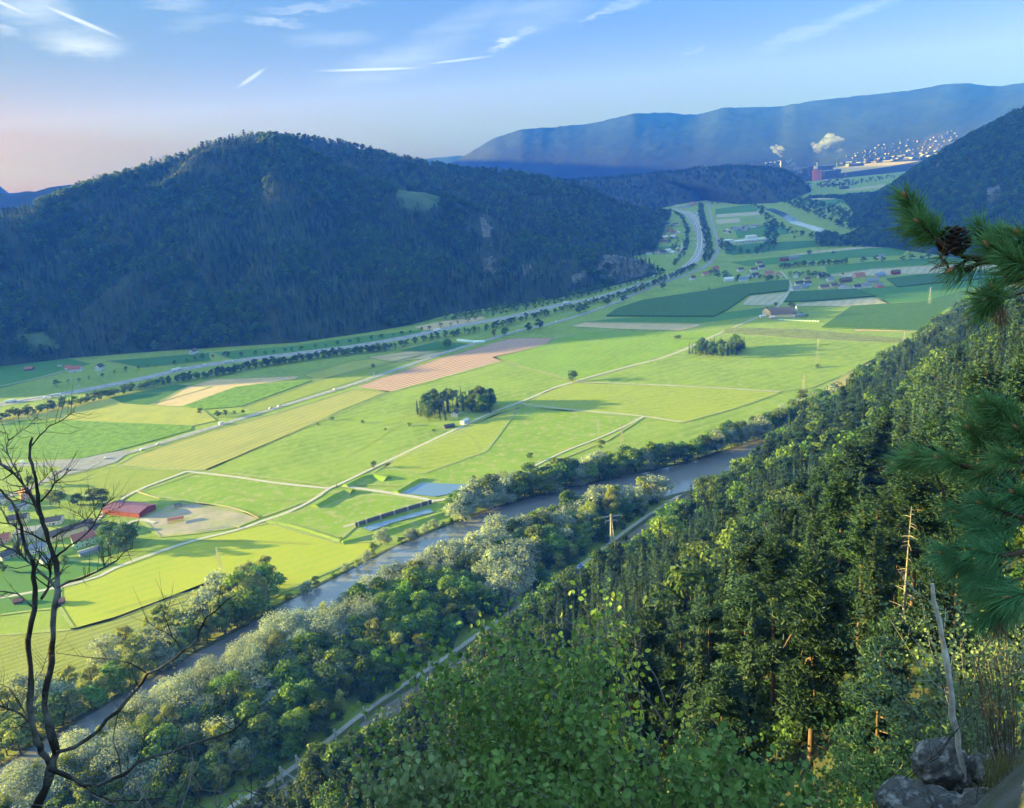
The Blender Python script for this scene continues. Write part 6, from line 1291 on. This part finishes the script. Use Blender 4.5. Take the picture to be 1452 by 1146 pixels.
i, j = np.meshgrid(np.arange(na-1), np.arange(nr-1), indexing='ij'); a = (i*nr+j).ravel()
M_ledge = mat('mossy_rock', (.13, .125, .11), (.07, .075, .05), 1.2, bump=.06, bscale=7, vec='World', c3=(.05, .075, .02), s3=.9)
tag(link('rock_ledge', mesh_np('rock_ledge', V, np.stack([a, a+1, a+nr+1, a+nr], 1), [M_ledge], smooth=True)), 'rocky ledge and crag under the viewpoint', 'rock ledge', kind='structure')
def P3(px, py, d): return Vector(D(px, py, d))
M_deadb = mat('dark_dead_bark', (.028, .025, .022), (.06, .055, .05), 9, bump=.004, bscale=60, c3=(.22, .22, .20), s3=5)
def trace(mb, pts, d, r0, r1, q, n=7, dd=0.0):
    """pts: px, py along a bough; d: distance in metres; r in millimetres"""
    k = len(pts); P_ = []
    for i, p in enumerate(pts): P_.append(P3(p[0], p[1], d+dd*i/(k-1)+q.uniform(-.04, .04)))
    P2 = [P_[0]]
    for a, b in zip(P_[:-1], P_[1:]): P2 += [a.lerp(b, .5)+Vector((q.uniform(-1, 1), q.uniform(-1, 1), q.uniform(-1, 1)))*(b-a).length*.06, b]
    m = len(P2); mb.tube(P2, [(r0+(r1-r0)*i/(m-1))/1000*.64*q.uniform(.8, 1.2) for i in range(m)], n); return P2
def twiggy(mb, P2, q, n, l0, r):
    for _ in range(n):
        i = q.randrange(max(1, len(P2)//4), len(P2)-1) if len(P2) > 3 else 0; p = P2[i].lerp(P2[i+1], q.random()); t = (P2[i+1]-P2[i]).normalized(); s = Vector((q.gauss(0, 1), q.gauss(0, .7), q.gauss(.25, 1))); s = (s-t*s.dot(t)).normalized()
        l_ = l0*q.uniform(.4, 1.3); d = (t*.7+s*.8).normalized(); m = p+d*l_*.5+s*l_*.06; e = p+d*l_+Vector((0, 0, l_*.15)); mb.tube([p, m, e], [r, r*.7, r*.3], 4)
        if q.random() < .6:
            s2 = Vector((q.gauss(0, 1), q.gauss(0, .6), q.gauss(0, 1))).normalized(); mb.tube([m, m+(d+s2*.8).normalized()*l_*.45], [r*.6, r*.25], 3)
q = random.Random(12); dt = empty('dead_tree', tuple(P3(45, 1230, 4.9))); org = dt.location.copy()
mb = MB(); T0 = trace(mb, [(20, 1300), (40, 1200), (52, 1146), (66, 1116), (73, 1088), (80, 1067)], 4.9, 46, 34, q)
T1 = trace(mb, [(80, 1067), (70, 1032), (63, 1004), (70, 955), (73, 920), (75, 886), (82, 837), (80, 798), (74, 782), (65, 752), (59, 734), (54, 713), (52, 690), (47, 666), (42, 650), (43, 630), (46, 620)], 4.9, 32, 9, q, 8)
T2 = trace(mb, [(73, 1088), (58, 1066), (52, 1052), (45, 1025), (44, 973), (40, 920), (42, 896), (49, 865), (50, 833), (48, 806), (45, 793), (35, 771), (30, 745), (23, 724), (16, 710), (3, 697), (-20, 680)], 4.9, 30, 8, q, 8, -.3)
k = mb.build('trunk', M_deadb, None, True); k.parent = dt; k.matrix_parent_inverse = Matrix.Translation(-org)
BR = [([(80, 1067), (105, 1060), (140, 1036), (168, 1008), (189, 983), (209, 955), (237, 941), (258, 924), (279, 907), (293, 875), (314, 858), (335, 844)], 4.8, 22, 5, -.6), ([(258, 924), (244, 903), (225, 893), (209, 882)], 4.5, 7, 3, 0), ([(244, 903), (232, 872), (242, 852)], 4.5, 5, 2, 0), ([(209, 955), (160, 935), (80, 926)], 4.6, 7, 3, 0),
 ([(70, 1090), (95, 1100), (115, 1113), (140, 1113), (175, 1099), (195, 1081), (244, 1067), (279, 1053), (332, 1036), (349, 1018), (388, 1001)], 4.7, 24, 5, -.5), ([(115, 1113), (160, 1135), (240, 1130), (300, 1128)], 4.6, 9, 4, 0), ([(332, 1036), (310, 1020), (302, 1008)], 4.3, 5, 2, 0),
 ([(59, 734), (51, 717), (40, 697), (33, 687), (21, 673), (9, 663), (-15, 650)], 4.9, 17, 10, .3), ([(33, 687), (24, 668), (17, 657), (10, 643), (12, 625), (10, 615), (-8, 610)], 4.9, 8, 4, .2), ([(12, 625), (28, 612), (40, 604), (55, 590)], 5.0, 4, 2, 0), ([(58, 711), (70, 698), (77, 685), (87, 678), (96, 664)], 4.9, 9, 4, -.2), ([(77, 685), (77, 670), (83, 672)], 4.8, 4, 2, 0), ([(45, 632), (56, 618), (70, 604), (91, 594), (106, 583)], 4.9, 8, 3, -.2), ([(52, 690), (62, 680), (75, 665)], 4.9, 4, 2, 0),
 ([(0, 1001), (21, 1008), (42, 1025), (59, 1050)][::-1], 4.9, 14, 8, .3), ([(82, 833), (96, 825), (113, 821), (136, 811), (150, 804), (166, 795), (176, 783), (188, 778)], 4.9, 13, 4, -.4), ([(150, 804), (145, 788), (138, 774)], 4.6, 5, 2, 0), ([(147, 802), (158, 790), (152, 778)], 4.6, 4, 2, 0), ([(176, 783), (177, 770), (172, 760)], 4.6, 3, 2, 0),
 ([(79, 790), (92, 780), (108, 769), (122, 757), (133, 745), (140, 731), (147, 715), (162, 705)], 4.9, 11, 4, -.3), ([(140, 731), (157, 725), (175, 715)], 4.7, 4, 2, 0), ([(75, 762), (87, 753), (105, 746), (122, 738), (133, 724), (139, 710)], 4.9, 8, 3, -.3), ([(122, 738), (112, 729), (98, 722)], 4.8, 4, 2, 0), ([(92, 780), (88, 765), (86, 750)], 4.9, 4, 2, 0),
 ([(65, 769), (40, 755), (17, 743), (-10, 737)], 4.9, 9, 6, .2), ([(87, 839), (79, 834), (58, 813), (47, 801), (35, 792), (19, 780), (-10, 768)], 4.9, 16, 8, .2), ([(51, 718), (38, 712), (21, 706), (3, 699)], 4.9, 7, 4, .1), ([(58, 850), (68, 835), (72, 812), (73, 790)], 5.0, 15, 11, 0), ([(45, 860), (25, 842), (-10, 838)], 4.9, 8, 5, .1), ([(45, 1025), (30, 1000), (12, 975), (-5, 968)], 4.9, 6, 3, .1), ([(44, 973), (60, 950), (68, 925)], 4.9, 5, 2, 0), ([(168, 1008), (160, 1050), (172, 1100), (178, 1140)], 4.7, 6, 4, 0), ([(195, 1081), (205, 1040), (250, 1015)], 4.6, 5, 2, 0), ([(70, 1032), (90, 1028), (92, 1010)], 4.9, 7, 3, 0)]
for pts, d, r0, r1, dd in BR:
    mb = MB(); P2 = trace(mb, pts, d, r0*.92, r1*.85, q, 6, dd); twiggy(mb, P2, q, 5+2*len(pts), .17, max(.0013, r1*.0004)); o = mb.build('branch', M_deadb, None, True); o.parent = dt; o.matrix_parent_inverse = Matrix.Translation(-org)
tag(dt, 'bare black dead tree with forked trunk and crooked twigs at the left edge', 'dead tree')
M_grayt = mat('grey_twig', (.20, .18, .16), (.10, .09, .08), 20)
def thicket(name, label, boxpx, n, d0, d1, l0, r, seed, m, up=.6, cat='shrub'):
    q = random.Random(seed); mb = MB()
    for _ in range(n):
        x, y = q.uniform(boxpx[0], boxpx[2]), q.uniform(boxpx[1], boxpx[3]); p = P3(x, y, q.uniform(d0, d1)); v = Vector((q.gauss(0, .7), q.gauss(0, .5), up+q.gauss(0, .5))).normalized(); l_ = l0*q.uniform(.5, 1.3); pts = [p]
        for k in range(5): v = (v+Vector((q.gauss(0, .28), q.gauss(0, .28), q.gauss(0, .22)))).normalized(); pts.append(pts[-1]+v*l_/5)
        mb.tube(pts, [r*(1-.85*i/5) for i in range(6)], 4); twiggy(mb, pts, q, 3, l0*.3, r*.35)
    return tag(mb.build(name, m), label, cat)
thicket('dead_bush', 'tangle of bare grey twigs beneath the dead tree', (90, 1120, 330, 1200), 34, 4.2, 5.2, .62, .0055, 3, M_grayt, .5, 'bush')
t1 = MB(); q = random.Random(5)
for pts, r0, r1 in (([(350, 1160), (356, 1144), (356, 1088), (361, 1067)], 6, 3), ([(280, 1118), (293, 1121), (314, 1123), (345, 1146)], 4, 4), ([(345, 1112), (349, 1120), (375, 1130), (400, 1150)], 5, 6), ([(250, 1146), (262, 1110), (270, 1080)], 5, 2)): P2 = trace(t1, pts, 4.6, r0, r1, q, 5); twiggy(t1, P2, q, 3, .1, .0015)
tag(t1.build('bare_sapling', M_deadb, None, True), 'few thin dark bare shoots sticking up left of the railway mast', 'sapling')
# ---------------------------------------------------------------- leafy bushes close to the viewpoint
def leaf_mesh(P, Nn, up, size, rs, wide=.8, fold=.18):
    """real broad leaves: pointed, folded along the midrib"""
    n = len(P); Nn = Nn/(np.linalg.norm(Nn, axis=1)[:, None]+1e-9); T = up-Nn*(up*Nn).sum(1)[:, None]; T /= np.linalg.norm(T, axis=1)[:, None]+1e-9; B = np.cross(Nn, T); s = (size*rs.uniform(.6, 1.25, n))[:, None]
    out = []
    prof = [(0, 0, 0), (.22, .34, 1), (.58, .46, 1), (.86, .22, .7), (1.05, 0, 0), (.86, -.22, .7), (.58, -.46, 1), (.22, -.34, 1)]
    for t, w_, f in prof: out.append(P+T*s*(t-.5)+B*s*w_*wide+Nn*s*fold*(abs(w_)*1.2-.15*t))
    V = np.stack(out, 1).reshape(-1, 3); i = np.arange(n)[:, None]*8
    return V, [np.concatenate([i+np.array([[0, 1, 2, 3]])+0, i+np.array([[0, 3, 4, 4]])][:1]), np.concatenate([i+np.array([[0, 3, 4]])]), np.concatenate([i+np.array([[0, 5, 6, 7]])]), np.concatenate([i+np.array([[0, 4, 5]])])]
def leafy(name, label, base, tips, nleaf, size, mleaf, mstem, seed, r0=.014, clump=.28, cat='bush', bare=()):
    q = random.Random(seed); rs = np.random.RandomState(seed); b = Vector(base); t = empty(name, tuple(b)); mb = MB(); Pp = []; 
    for tp in tips:
        tp = Vector(tp); m1 = b.lerp(tp, .35)+Vector((q.gauss(0, .1), q.gauss(0, .1), .12)); m2 = b.lerp(tp, .7)+Vector((q.gauss(0, .12), q.gauss(0, .1), .12)); st = b+Vector((q.gauss(0, .12), q.gauss(0, .12), 0)); pts = [st, m1, m2, tp]
        mb.tube([p-b for p in pts], [r0, r0*.75, r0*.5, r0*.2], 5); twiggy(mb, [p-b for p in pts], q, 6, .35, r0*.25)
        k = nleaf//len(tips)
        for _ in range(k):
            s = q.uniform(.55, 1.08); c = (m1.lerp(m2, (s-.35)/.35) if s < .7 else m2.lerp(tp, (s-.7)/.3)); g = Vector((q.gauss(0, 1), q.gauss(0, 1), q.gauss(0, .8))); g = g.normalized()*clump*q.uniform(.15, 1.15); Pp.append(c+g-b)
    mb.build('stems', mstem, t, True)
    P_ = np.array([tuple(p) for p in Pp]); n = len(P_); Nn = rs.normal(size=(n, 3))*.55+np.array([0, -.45, .8]); up = rs.normal(size=(n, 3))*.6+np.array([0, -.3, -.55])
    V, F = leaf_mesh(P_, Nn, up, size, rs); o = link('foliage', mesh_np('foliage', V, F, [mleaf]), t); return tag(t, label, cat)
L_hazel = leafmat('hazel_leaves', (.05, .12, .025), (.21, .34, .085), .0, .35, 9, .4); L_hazel2 = leafmat('pale_hazel_leaves', (.10, .17, .06), (.28, .37, .16), .0, .35, 9, .4); L_small = leafmat('grey_green_leaves', (.19, .26, .13), (.10, .15, .07), 0, .25, 5, .5); L_ylf = leafmat('yellowing_leaves', (.50, .55, .06), (.36, .46, .06), 0, .35, 4, .5)
q = random.Random(31)
def tips_in(pts, d0, d1, n, jx=45, jy=30):
    o = []
    for _ in range(n): x, y = pts[q.randrange(len(pts))]; o.append(P3(x+q.gauss(0, jx), y+q.gauss(0, jy), q.uniform(d0, d1)))
    return o
A_ = [(650, 940), (700, 915), (760, 905), (820, 925), (660, 1000), (710, 985), (800, 1000), (640, 1060), (700, 1060), (780, 1070)]
leafy('hazel_bush', 'large hazel bush with broad green leaves filling the bottom centre', P3(800, 1330, 6.2), tips_in(A_, 6.4, 8.6, 46), 6800, .064, L_hazel, M_grayt, 1, .015, .30)
leafy('hazel_bush', 'lower hazel bush with dark broad leaves right of the bottom centre', P3(960, 1320, 5.0), tips_in([(860, 1080), (950, 1060), (1020, 1080), (1080, 1110), (780, 1120), (700, 1130), (900, 1130), (990, 1140)], 5.0, 6.6, 34), 4800, .068, L_hazel, M_grayt, 2, .013, .27)
leafy('hazel_bush', 'pale leaved hazel spray at the lower left of the big bush', P3(640, 1330, 5.6), tips_in([(590, 1110), (620, 1130), (600, 1150), (660, 1120), (640, 1090)], 5.6, 6.8, 14), 1500, .072, L_hazel2, M_grayt, 3, .012, .25)
leafy('hazel_bush', 'sparse upright hazel shoots with a few yellowing leaves', P3(900, 1320, 6.4), tips_in([(850, 900), (900, 960), (780, 960), (980, 1010), (720, 1000)], 7.0, 8.4, 14, 30, 20), 420, .07, L_ylf, M_grayt, 4, .013, .3)
# twisted leafless stems rising out of the hazel
mb = MB(); q2 = random.Random(8)
for pts, r0, r1 in (([(1010, 1146), (960, 1050), (925, 1000), (880, 955), (820, 890), (775, 860), (762, 838)], 15, 4), ([(925, 1000), (905, 960), (900, 900), (850, 830)], 9, 3), ([(960, 1050), (930, 960), (905, 930), (895, 905)], 9, 3), ([(880, 955), (850, 900), (845, 860), (852, 820)], 6, 2), ([(640, 1146), (632, 1060), (610, 1010), (590, 960)], 8, 3), ([(700, 1000), (760, 940), (770, 880), (775, 835)], 5, 2), ([(560, 950), (520, 930), (490, 920), (462, 890)], 6, 2), ([(735, 870), (728, 835), (745, 800)], 4, 1.5)):
    P2 = trace(mb, pts, 6.4, r0, r1, q2, 6, .4); twiggy(mb, P2, q2, 5, .28, .0022)
tag(mb.build('bare_shrub', M_grayt, None, True), 'twisted grey leafless shrub rising out of the hazel bush', 'shrub')
leafy('grey_green_bush', 'grey-green small-leaved bush behind the leaning bleached snag', P3(1400, 1230, 8.2), tips_in([(1330, 880), (1380, 900), (1340, 960), (1400, 950), (1440, 900), (1300, 1000), (1420, 1000), (1360, 1010), (1440, 840), (1290, 940)], 8.5, 10.5, 36), 5200, .045, L_small, M_grayt, 5, .010, .34)
leafy('grey_green_bush', 'low fresh green bush left of the mossy boulders', P3(1230, 1260, 9), tips_in([(1230, 1080), (1260, 1040), (1200, 1120), (1290, 1060)], 9, 10.5, 14), 1500, .05, L_hazel, M_grayt, 6, .010, .34)
mb = MB(); q2 = random.Random(9)
for k in range(22):
    a = q2.uniform(-1, 1); trace(mb, [(1432+a*14, 1110), (1420+a*22, 1050), (1412+a*30, 990), (1404+a*44, 930)], 7.2+q2.uniform(-.2, .2), 7, 3.5, q2, 5)
tag(mb.build('brushwood', mat('brown_stems', (.16, .11, .07), (.09, .065, .045), 12), None, True), 'dense bundle of brown upright stems at the right edge', 'brushwood')
mb = MB(); q2 = random.Random(10); P2 = trace(mb, [(1372, 1150), (1366, 1090), (1358, 1040), (1350, 990), (1341, 930), (1332, 880), (1322, 828)], 6.9, 50, 28, q2, 9); twiggy(mb, P2, q2, 5, .3, .004)
tag(mb.build('dead_snag', mat('lichen_wood', (.66, .60, .50), (.34, .29, .23), 8, bump=.006, bscale=40, c3=(.60, .60, .54), s3=6), None, True), 'leaning bleached broken trunk between the mossy boulders', 'dead trunk')
mb = MB()
for pts, r0, r1 in (([(1255, 1146), (1290, 1105), (1330, 1075), (1370, 1020), (1400, 990), (1452, 950)], 9, 4), ([(1262, 1120), (1300, 1090), (1350, 1040), (1390, 1010)], 7, 3), ([(1330, 1060), (1362, 1010), (1380, 960)], 4, 2), ([(1385, 1146), (1388, 1110), (1378, 1085)], 5, 3)): P2 = trace(mb, pts, 6.3, r0, r1, q2, 6); twiggy(mb, P2, q2, 5, .22, .002)
tag(mb.build('fallen_branch', M_deadb, None, True), 'dark dead branch lying across the mossy boulders', 'branch')
M_bould = mat('lichen_boulder', (.13, .125, .115), (.035, .035, .035), 7, bump=.05, bscale=22, c3=(.48, .48, .44), s3=7)
def boulder(px, py, d, sx, sy, sz, seed, label):
    bm = bmesh.new(); bmesh.ops.create_icosphere(bm, subdivisions=5, radius=1)
    for v in bm.verts:
        c = v.co; n_ = 1+.42*float(fbm(c.x*1.5+seed, c.y*1.5+c.z*1.9, seed, 6)); c *= n_*.82; 
        for ax in ((.8, .3, .5), (-.6, -.5, .6), (.2, -.9, .2)):
            A = Vector(ax).normalized(); dd = c.dot(A)
            if dd > .72: c -= A*(dd-.72)*.8
        c.x *= sx; c.y *= sy; c.z *= sz
    me = bpy.data.meshes.new('boulder'); bm.to_mesh(me); bm.free(); me.materials.append(M_bould); me.polygons.foreach_set('use_smooth', [True]*len(me.polygons)); o = link('boulder', me); o.location = P3(px, py, d); o.rotation_euler = (0, 0, seed); return tag(o, label, 'boulder')
boulder(1335, 1085, 7.0, .34, .3, .27, 1, 'biggest mossy boulder directly behind the leaning snag'); boulder(1290, 1140, 6.2, .32, .28, .20, 2, 'dark boulder cut by the bottom edge left of the snag'); boulder(1392, 1092, 7.2, .2, .2, .15, 3, 'small dark boulder right of the snag'); boulder(1424, 1080, 7.5, .2, .2, .17, 4, 'grey rounded boulder beneath the stem bundle'); boulder(1345, 1150, 6.4, .3, .25, .15, 5, 'pale flat boulder at the foot of the snag'); boulder(1410, 1150, 6.4, .32, .25, .13, 6, 'pale low rock in the bottom right corner')
def turf(name, label, pxs, n, d0, d1, h, m, seed):
    rs = np.random.RandomState(seed); x = rs.uniform(pxs[0], pxs[2], n); y = rs.uniform(pxs[1], pxs[3], n); P_ = np.array([D(a, b, c) for a, b, c in zip(x, y, rs.uniform(d0, d1, n))]); l_ = h*rs.uniform(.5, 1.2, n)[:, None]; v = rs.normal(size=(n, 3))*.35+np.array([0, 0, 1.0]); bend = rs.normal(size=(n, 3))*.5; bend[:, 2] = -.2; sd_ = np.cross(v, rs.normal(size=(n, 3))); sd_ /= np.linalg.norm(sd_, axis=1)[:, None]; w_ = .0035
    m1 = P_+v*l_*.6; e = P_+(v*.85+bend*.5)*l_; V = np.stack([P_-sd_*w_, P_+sd_*w_, m1+sd_*w_*.7, m1-sd_*w_*.7, e], 1).reshape(-1, 3); i = np.arange(n)[:, None]*5
    return tag(link(name, mesh_np(name, V, [i+np.array([[0, 1, 2, 3]]), i+np.array([[3, 2, 4]])], [m])), label, 'grass', kind='stuff')
turf('grass', 'dry green grass growing in the bottom right corner', (1395, 1085, 1480, 1165), 2600, 6.2, 7.4, .16, leafmat('ledge_grass', (.12, .14, .05), (.20, .18, .08), 0, .3, 3, .7), 4)
# ---------------------------------------------------------------- the pine whose boughs hang into the picture from the right
M_pb = mat('pine_twig_bark', (.10, .065, .045), (.05, .035, .025), 40, bump=.002, bscale=120); M_needle = leafmat('long_pine_needles', (.11, .27, .09), (.20, .40, .14), 0, .25, 9, .45); M_needle2 = leafmat('deep_green_needles', (.08, .26, .10), (.14, .36, .15), 0, .22, 9, .45); M_dry = leafmat('dry_needles', (.30, .20, .12), (.22, .15, .09), 0, .2, 9, .5); M_cone = mat('cone_scale', (.022, .017, .016), (.05, .035, .028), 60); M_bud = mat('orange_bud', (.42, .20, .10), (.3, .13, .06), 50)
pt = empty('pine_tree', (3.2, 1.6, 246.2)); porg = pt.location.copy()
def pin(o, par=None): o.parent = par or pt; o.matrix_parent_inverse = Matrix.Translation(-porg) if par is None else Matrix(); return o
mb = MB(); mb.tube([(3.2, 1.6, 246), (3.15, 1.6, 248.5), (3.25, 1.55, 251), (3.2, 1.6, 254)], [.14, .12, .10, .07], 10); pin(mb.build('trunk', B_red, None, True))
def needles(shoots, d, Lpx, per, seed, dens=1.0, drp=.0):
    rs = np.random.RandomState(seed); Vs = []; n_tot = 0
    for (x0, y0, x1, y1, dz, f) in shoots:
        a = np.array(D(x0, y0, d+dz)); b = np.array(D(x1, y1, d+dz-.03)); ax = (b-a); l_ = np.linalg.norm(ax); ax /= l_; n = int(per*f); Ln = Lpx/1140*d
        t = rs.uniform(-.05, 1, n)**.8; p = a+ax*l_*t[:, None]; r = rs.normal(size=(n, 3)); r -= ax*(r@ax)[:, None]; r /= np.linalg.norm(r, axis=1)[:, None]
        ang = rs.uniform(.35, 1.0, n)*(1.15-.5*t); dr = ax*np.cos(ang)[:, None]+r*np.sin(ang)[:, None]; dr[:, 2] -= drp; dr /= np.linalg.norm(dr, axis=1)[:, None]; L_ = Ln*rs.uniform(.7, 1.12, n)[:, None]; s = np.cross(dr, rs.normal(size=(n, 3))); s /= np.linalg.norm(s, axis=1)[:, None]; u = np.cross(dr, s); w_ = .00062
        mid = p+dr*L_*.55+np.array([0, 0, -.04])*L_; e = p+dr*L_+np.array([0, 0, -.14])*L_
        ring = [p+s*w_, p-s*w_*.5+u*w_*.8, p-s*w_*.5-u*w_*.8, mid+s*w_, mid-s*w_*.5+u*w_*.8, mid-s*w_*.5-u*w_*.8, e]; Vs.append(np.stack(ring, 1).reshape(-1, 3)); n_tot += n
    V = np.concatenate(Vs); i = np.arange(n_tot)[:, None]*7
    return V, [np.concatenate([i+np.array([[k, (k+1) % 3, (k+1) % 3+3, k+3]]) for k in range(3)]), np.concatenate([i+np.array([[3+k, 3+(k+1) % 3, 6]]) for k in range(3)])]
def bough(twigs, shoots, d, Lpx, per, seed, m, dry=(), label=None, drp=0.0):
    q = random.Random(seed); mb = MB()
    for pts, r0, r1 in twigs: trace(mb, pts, d, r0, r1, q, 6)
    for (x0, y0, x1, y1, dz, f) in shoots: mb.tube([D(x0, y0, d+dz), D(x1, y1, d+dz-.03)], [.0028, .0018], 5)
    br = pin(mb.build('branch', M_pb, None, True)); V, F = needles(shoots, d, Lpx, per, seed, drp=drp); o = link('needles', mesh_np('needles', V, F, [m]), br)
    for (x0, y0, x1, y1, dz, f) in shoots[::2]: bb = MB(); e = Vector(D(x1, y1, d+dz-.03)); a = Vector(D(x0, y0, d+dz)); dr = (e-a).normalized(); bb.tube([e, e+dr*.008, e+dr*.016], [.0028, .0034, .0010], 7); bb.build('bud', M_bud, br, True)
    if dry: V, F = needles(dry, d, Lpx*.8, 60, seed+1, drp=.4); link('dry_needles', mesh_np('dry_needles', V, F, [M_dry]), br)
    if label: br['label'] = label
    return br
b1 = bough([([(1560, 400), (1452, 380), (1420, 372), (1395, 370), (1365, 364), (1345, 350), (1325, 338), (1308, 322)], 9, 4), ([(1395, 370), (1372, 384), (1345, 381), (1338, 368)], 5, 3)],
 [(1340, 348, 1312, 322, 0, 1.3), (1325, 336, 1296, 300, 0, 1.5), (1312, 322, 1286, 282, 0, 1.5), (1318, 330, 1290, 322, .03, 1.0), (1332, 342, 1305, 318, -.03, 1.2), (1420, 372, 1388, 325, .05, 1.3), (1440, 378, 1405, 350, .0, 1.3), (1452, 378, 1420, 338, .03, 1.4), (1470, 380, 1445, 335, 0, 1.4), (1470, 392, 1430, 365, -.03, 1.4), (1460, 400, 1432, 392, 0, 1.0), (1395, 372, 1362, 384, .02, .35), (1375, 366, 1352, 380, 0, .3)], 1.35, 40, 150, 3, M_needle, [(1338, 380, 1335, 362, 0, .5)])
cb = bmesh.new(); cc = Vector(D(1352, 342, 1.33))
for k in range(60):
    t = k/59; a = k*2.399; r = .017*math.sin(math.pi*(.12+.8*t))+.003; p = cc+Vector((math.cos(a)*r, math.sin(a)*r, -.019+.038*t)); mt = Matrix.Translation(p) @ Matrix.Rotation(a, 4, 'Z') @ Matrix.Rotation(-.5, 4, 'Y') @ Matrix.Diagonal((.0062, .005, .0022, 1)); bmesh.ops.create_icosphere(cb, subdivisions=1, radius=1, matrix=mt)
bmesh.ops.create_icosphere(cb, subdivisions=2, radius=.012, matrix=Matrix.Translation(cc)); me = bpy.data.meshes.new('cone'); cb.to_mesh(me); cb.free(); me.materials.append(M_cone); link('cone', me, b1)
bough([([(1560, 400), (1470, 412), (1440, 418), (1410, 425)], 6, 3)], [(1440, 420, 1404, 424, 0, 1.0), (1425, 415, 1392, 440, 0, 1.1), (1420, 425, 1408, 408, 0, .9), (1410, 425, 1395, 420, .03, 1.0)], 1.6, 34, 150, 5, M_needle, [(1415, 425, 1420, 442, 0, 1.6)])
bough([([(1560, 700), (1452, 668), (1420, 665), (1380, 662), (1340, 662), (1315, 660)], 9, 3), ([(1320, 662), (1335, 690), (1345, 730), (1352, 762)], 4, 2)],
 [(1340, 662, 1300, 645, 0, 1.3), (1322, 660, 1285, 655, .02, 1.2), (1370, 664, 1335, 650, -.02, 1.3), (1400, 668, 1362, 660, .03, 1.3), (1400, 640, 1375, 610, 0, 1.3), (1425, 640, 1400, 595, .03, 1.6), (1430, 615, 1398, 575, 0, 1.5), (1450, 620, 1430, 585, .04, 1.3), (1420, 668, 1395, 672, .0, 1.2), (1455, 660, 1420, 650, -.03, 1.4), (1460, 640, 1442, 610, 0, 1.3), (1440, 600, 1415, 580, .0, 1.0)], 1.5, 45, 140, 7, M_needle)
bough([([(1560, 780), (1460, 735), (1430, 728), (1400, 745)], 8, 4)], [(1430, 728, 1395, 715, 0, 1.4), (1450, 740, 1410, 750, .02, 1.4), (1470, 720, 1440, 700, 0, 1.3), (1430, 755, 1385, 752, 0, 1.2), (1400, 740, 1362, 728, .03, 1.2)], 1.45, 46, 140, 8, M_needle2)
bough([([(1560, 800), (1452, 782), (1420, 788), (1385, 795), (1352, 792)], 8, 3), ([(1480, 870), (1440, 862), (1418, 858)], 6, 3)],
 [(1380, 795, 1340, 785, 0, 1.4), (1400, 800, 1358, 805, .02, 1.3), (1430, 790, 1390, 780, -.02, 1.4), (1450, 790, 1415, 775, .03, 1.4), (1420, 800, 1385, 822, 0, 1.3), (1450, 820, 1410, 830, 0, 1.4), (1440, 862, 1395, 845, 0, 1.5), (1455, 860, 1420, 872, .02, 1.4), (1470, 840, 1435, 845, -.03, 1.4), (1430, 855, 1400, 875, 0, 1.2)], 1.4, 47, 140, 9, M_needle2, [(1425, 862, 1418, 885, 0, .9)], drp=.1)
tag(pt, 'pine whose needled boughs and hanging cone reach in from the right edge', 'tree')
# unseen trees added on the crag just outside the left edge to shade the foreground
for k, (x, y, h, kd) in enumerate(((-13, 2, 13, 'dark'), (-13.5, 5, 14, 'broad'), (-14.5, 8, 13, 'dark'), (-16.5, 11, 15, 'dark'), (-20, 14, 16, 'dark'), (-18, 12.5, 15, 'broad'), (-18, 3.5, 16, 'dark'), (-20, 9, 17, 'spruce'), (-23, 15, 17, 'dark'), (-14, -1, 14, 'pine'), (-25, 11, 17, 'dark'), (-22, 6, 17, 'broad'))):
    big_tree(kd, (x, y, 248.35-.10*(math.hypot(x, y)-.8)-.5), h, 1, k % 3, 'unseen shade trees added beside the viewpoint', .8); REG[-1] = (REG[-1][0], 'tall unseen %s added on the crag outside the left edge' % LOOK[kd], x)
HAZE = 1.5e-4
# ---------------------------------------------------------------- air
hz = MB(); hz.box(1000, 5500, 790, 27000, 20000, 1600)
hm = bpy.data.materials.new('evening_haze'); hm.use_nodes = True; hn = hm.node_tree; hn.nodes.remove(hn.nodes['Principled BSDF'])
pv = hn.nodes.new('ShaderNodeVolumePrincipled'); pv.inputs['Color'].default_value = (.015, .10, .88, 1); pv.inputs['Absorption Color'].default_value = (1, 1, 1, 1); pv.inputs['Density'].default_value = HAZE; pv.inputs['Anisotropy'].default_value = 0.0
hn.links.new(pv.outputs[0], hn.nodes['Material Output'].inputs['Volume'])
tag(hz.build('haze', hm), 'thin blue evening haze filling the valley', 'haze', kind='stuff')
settle_labels()
print('OBJ', len(bpy.data.objects), 'left bank', nL, 'wood', nI, 'slope rest', len(rest))
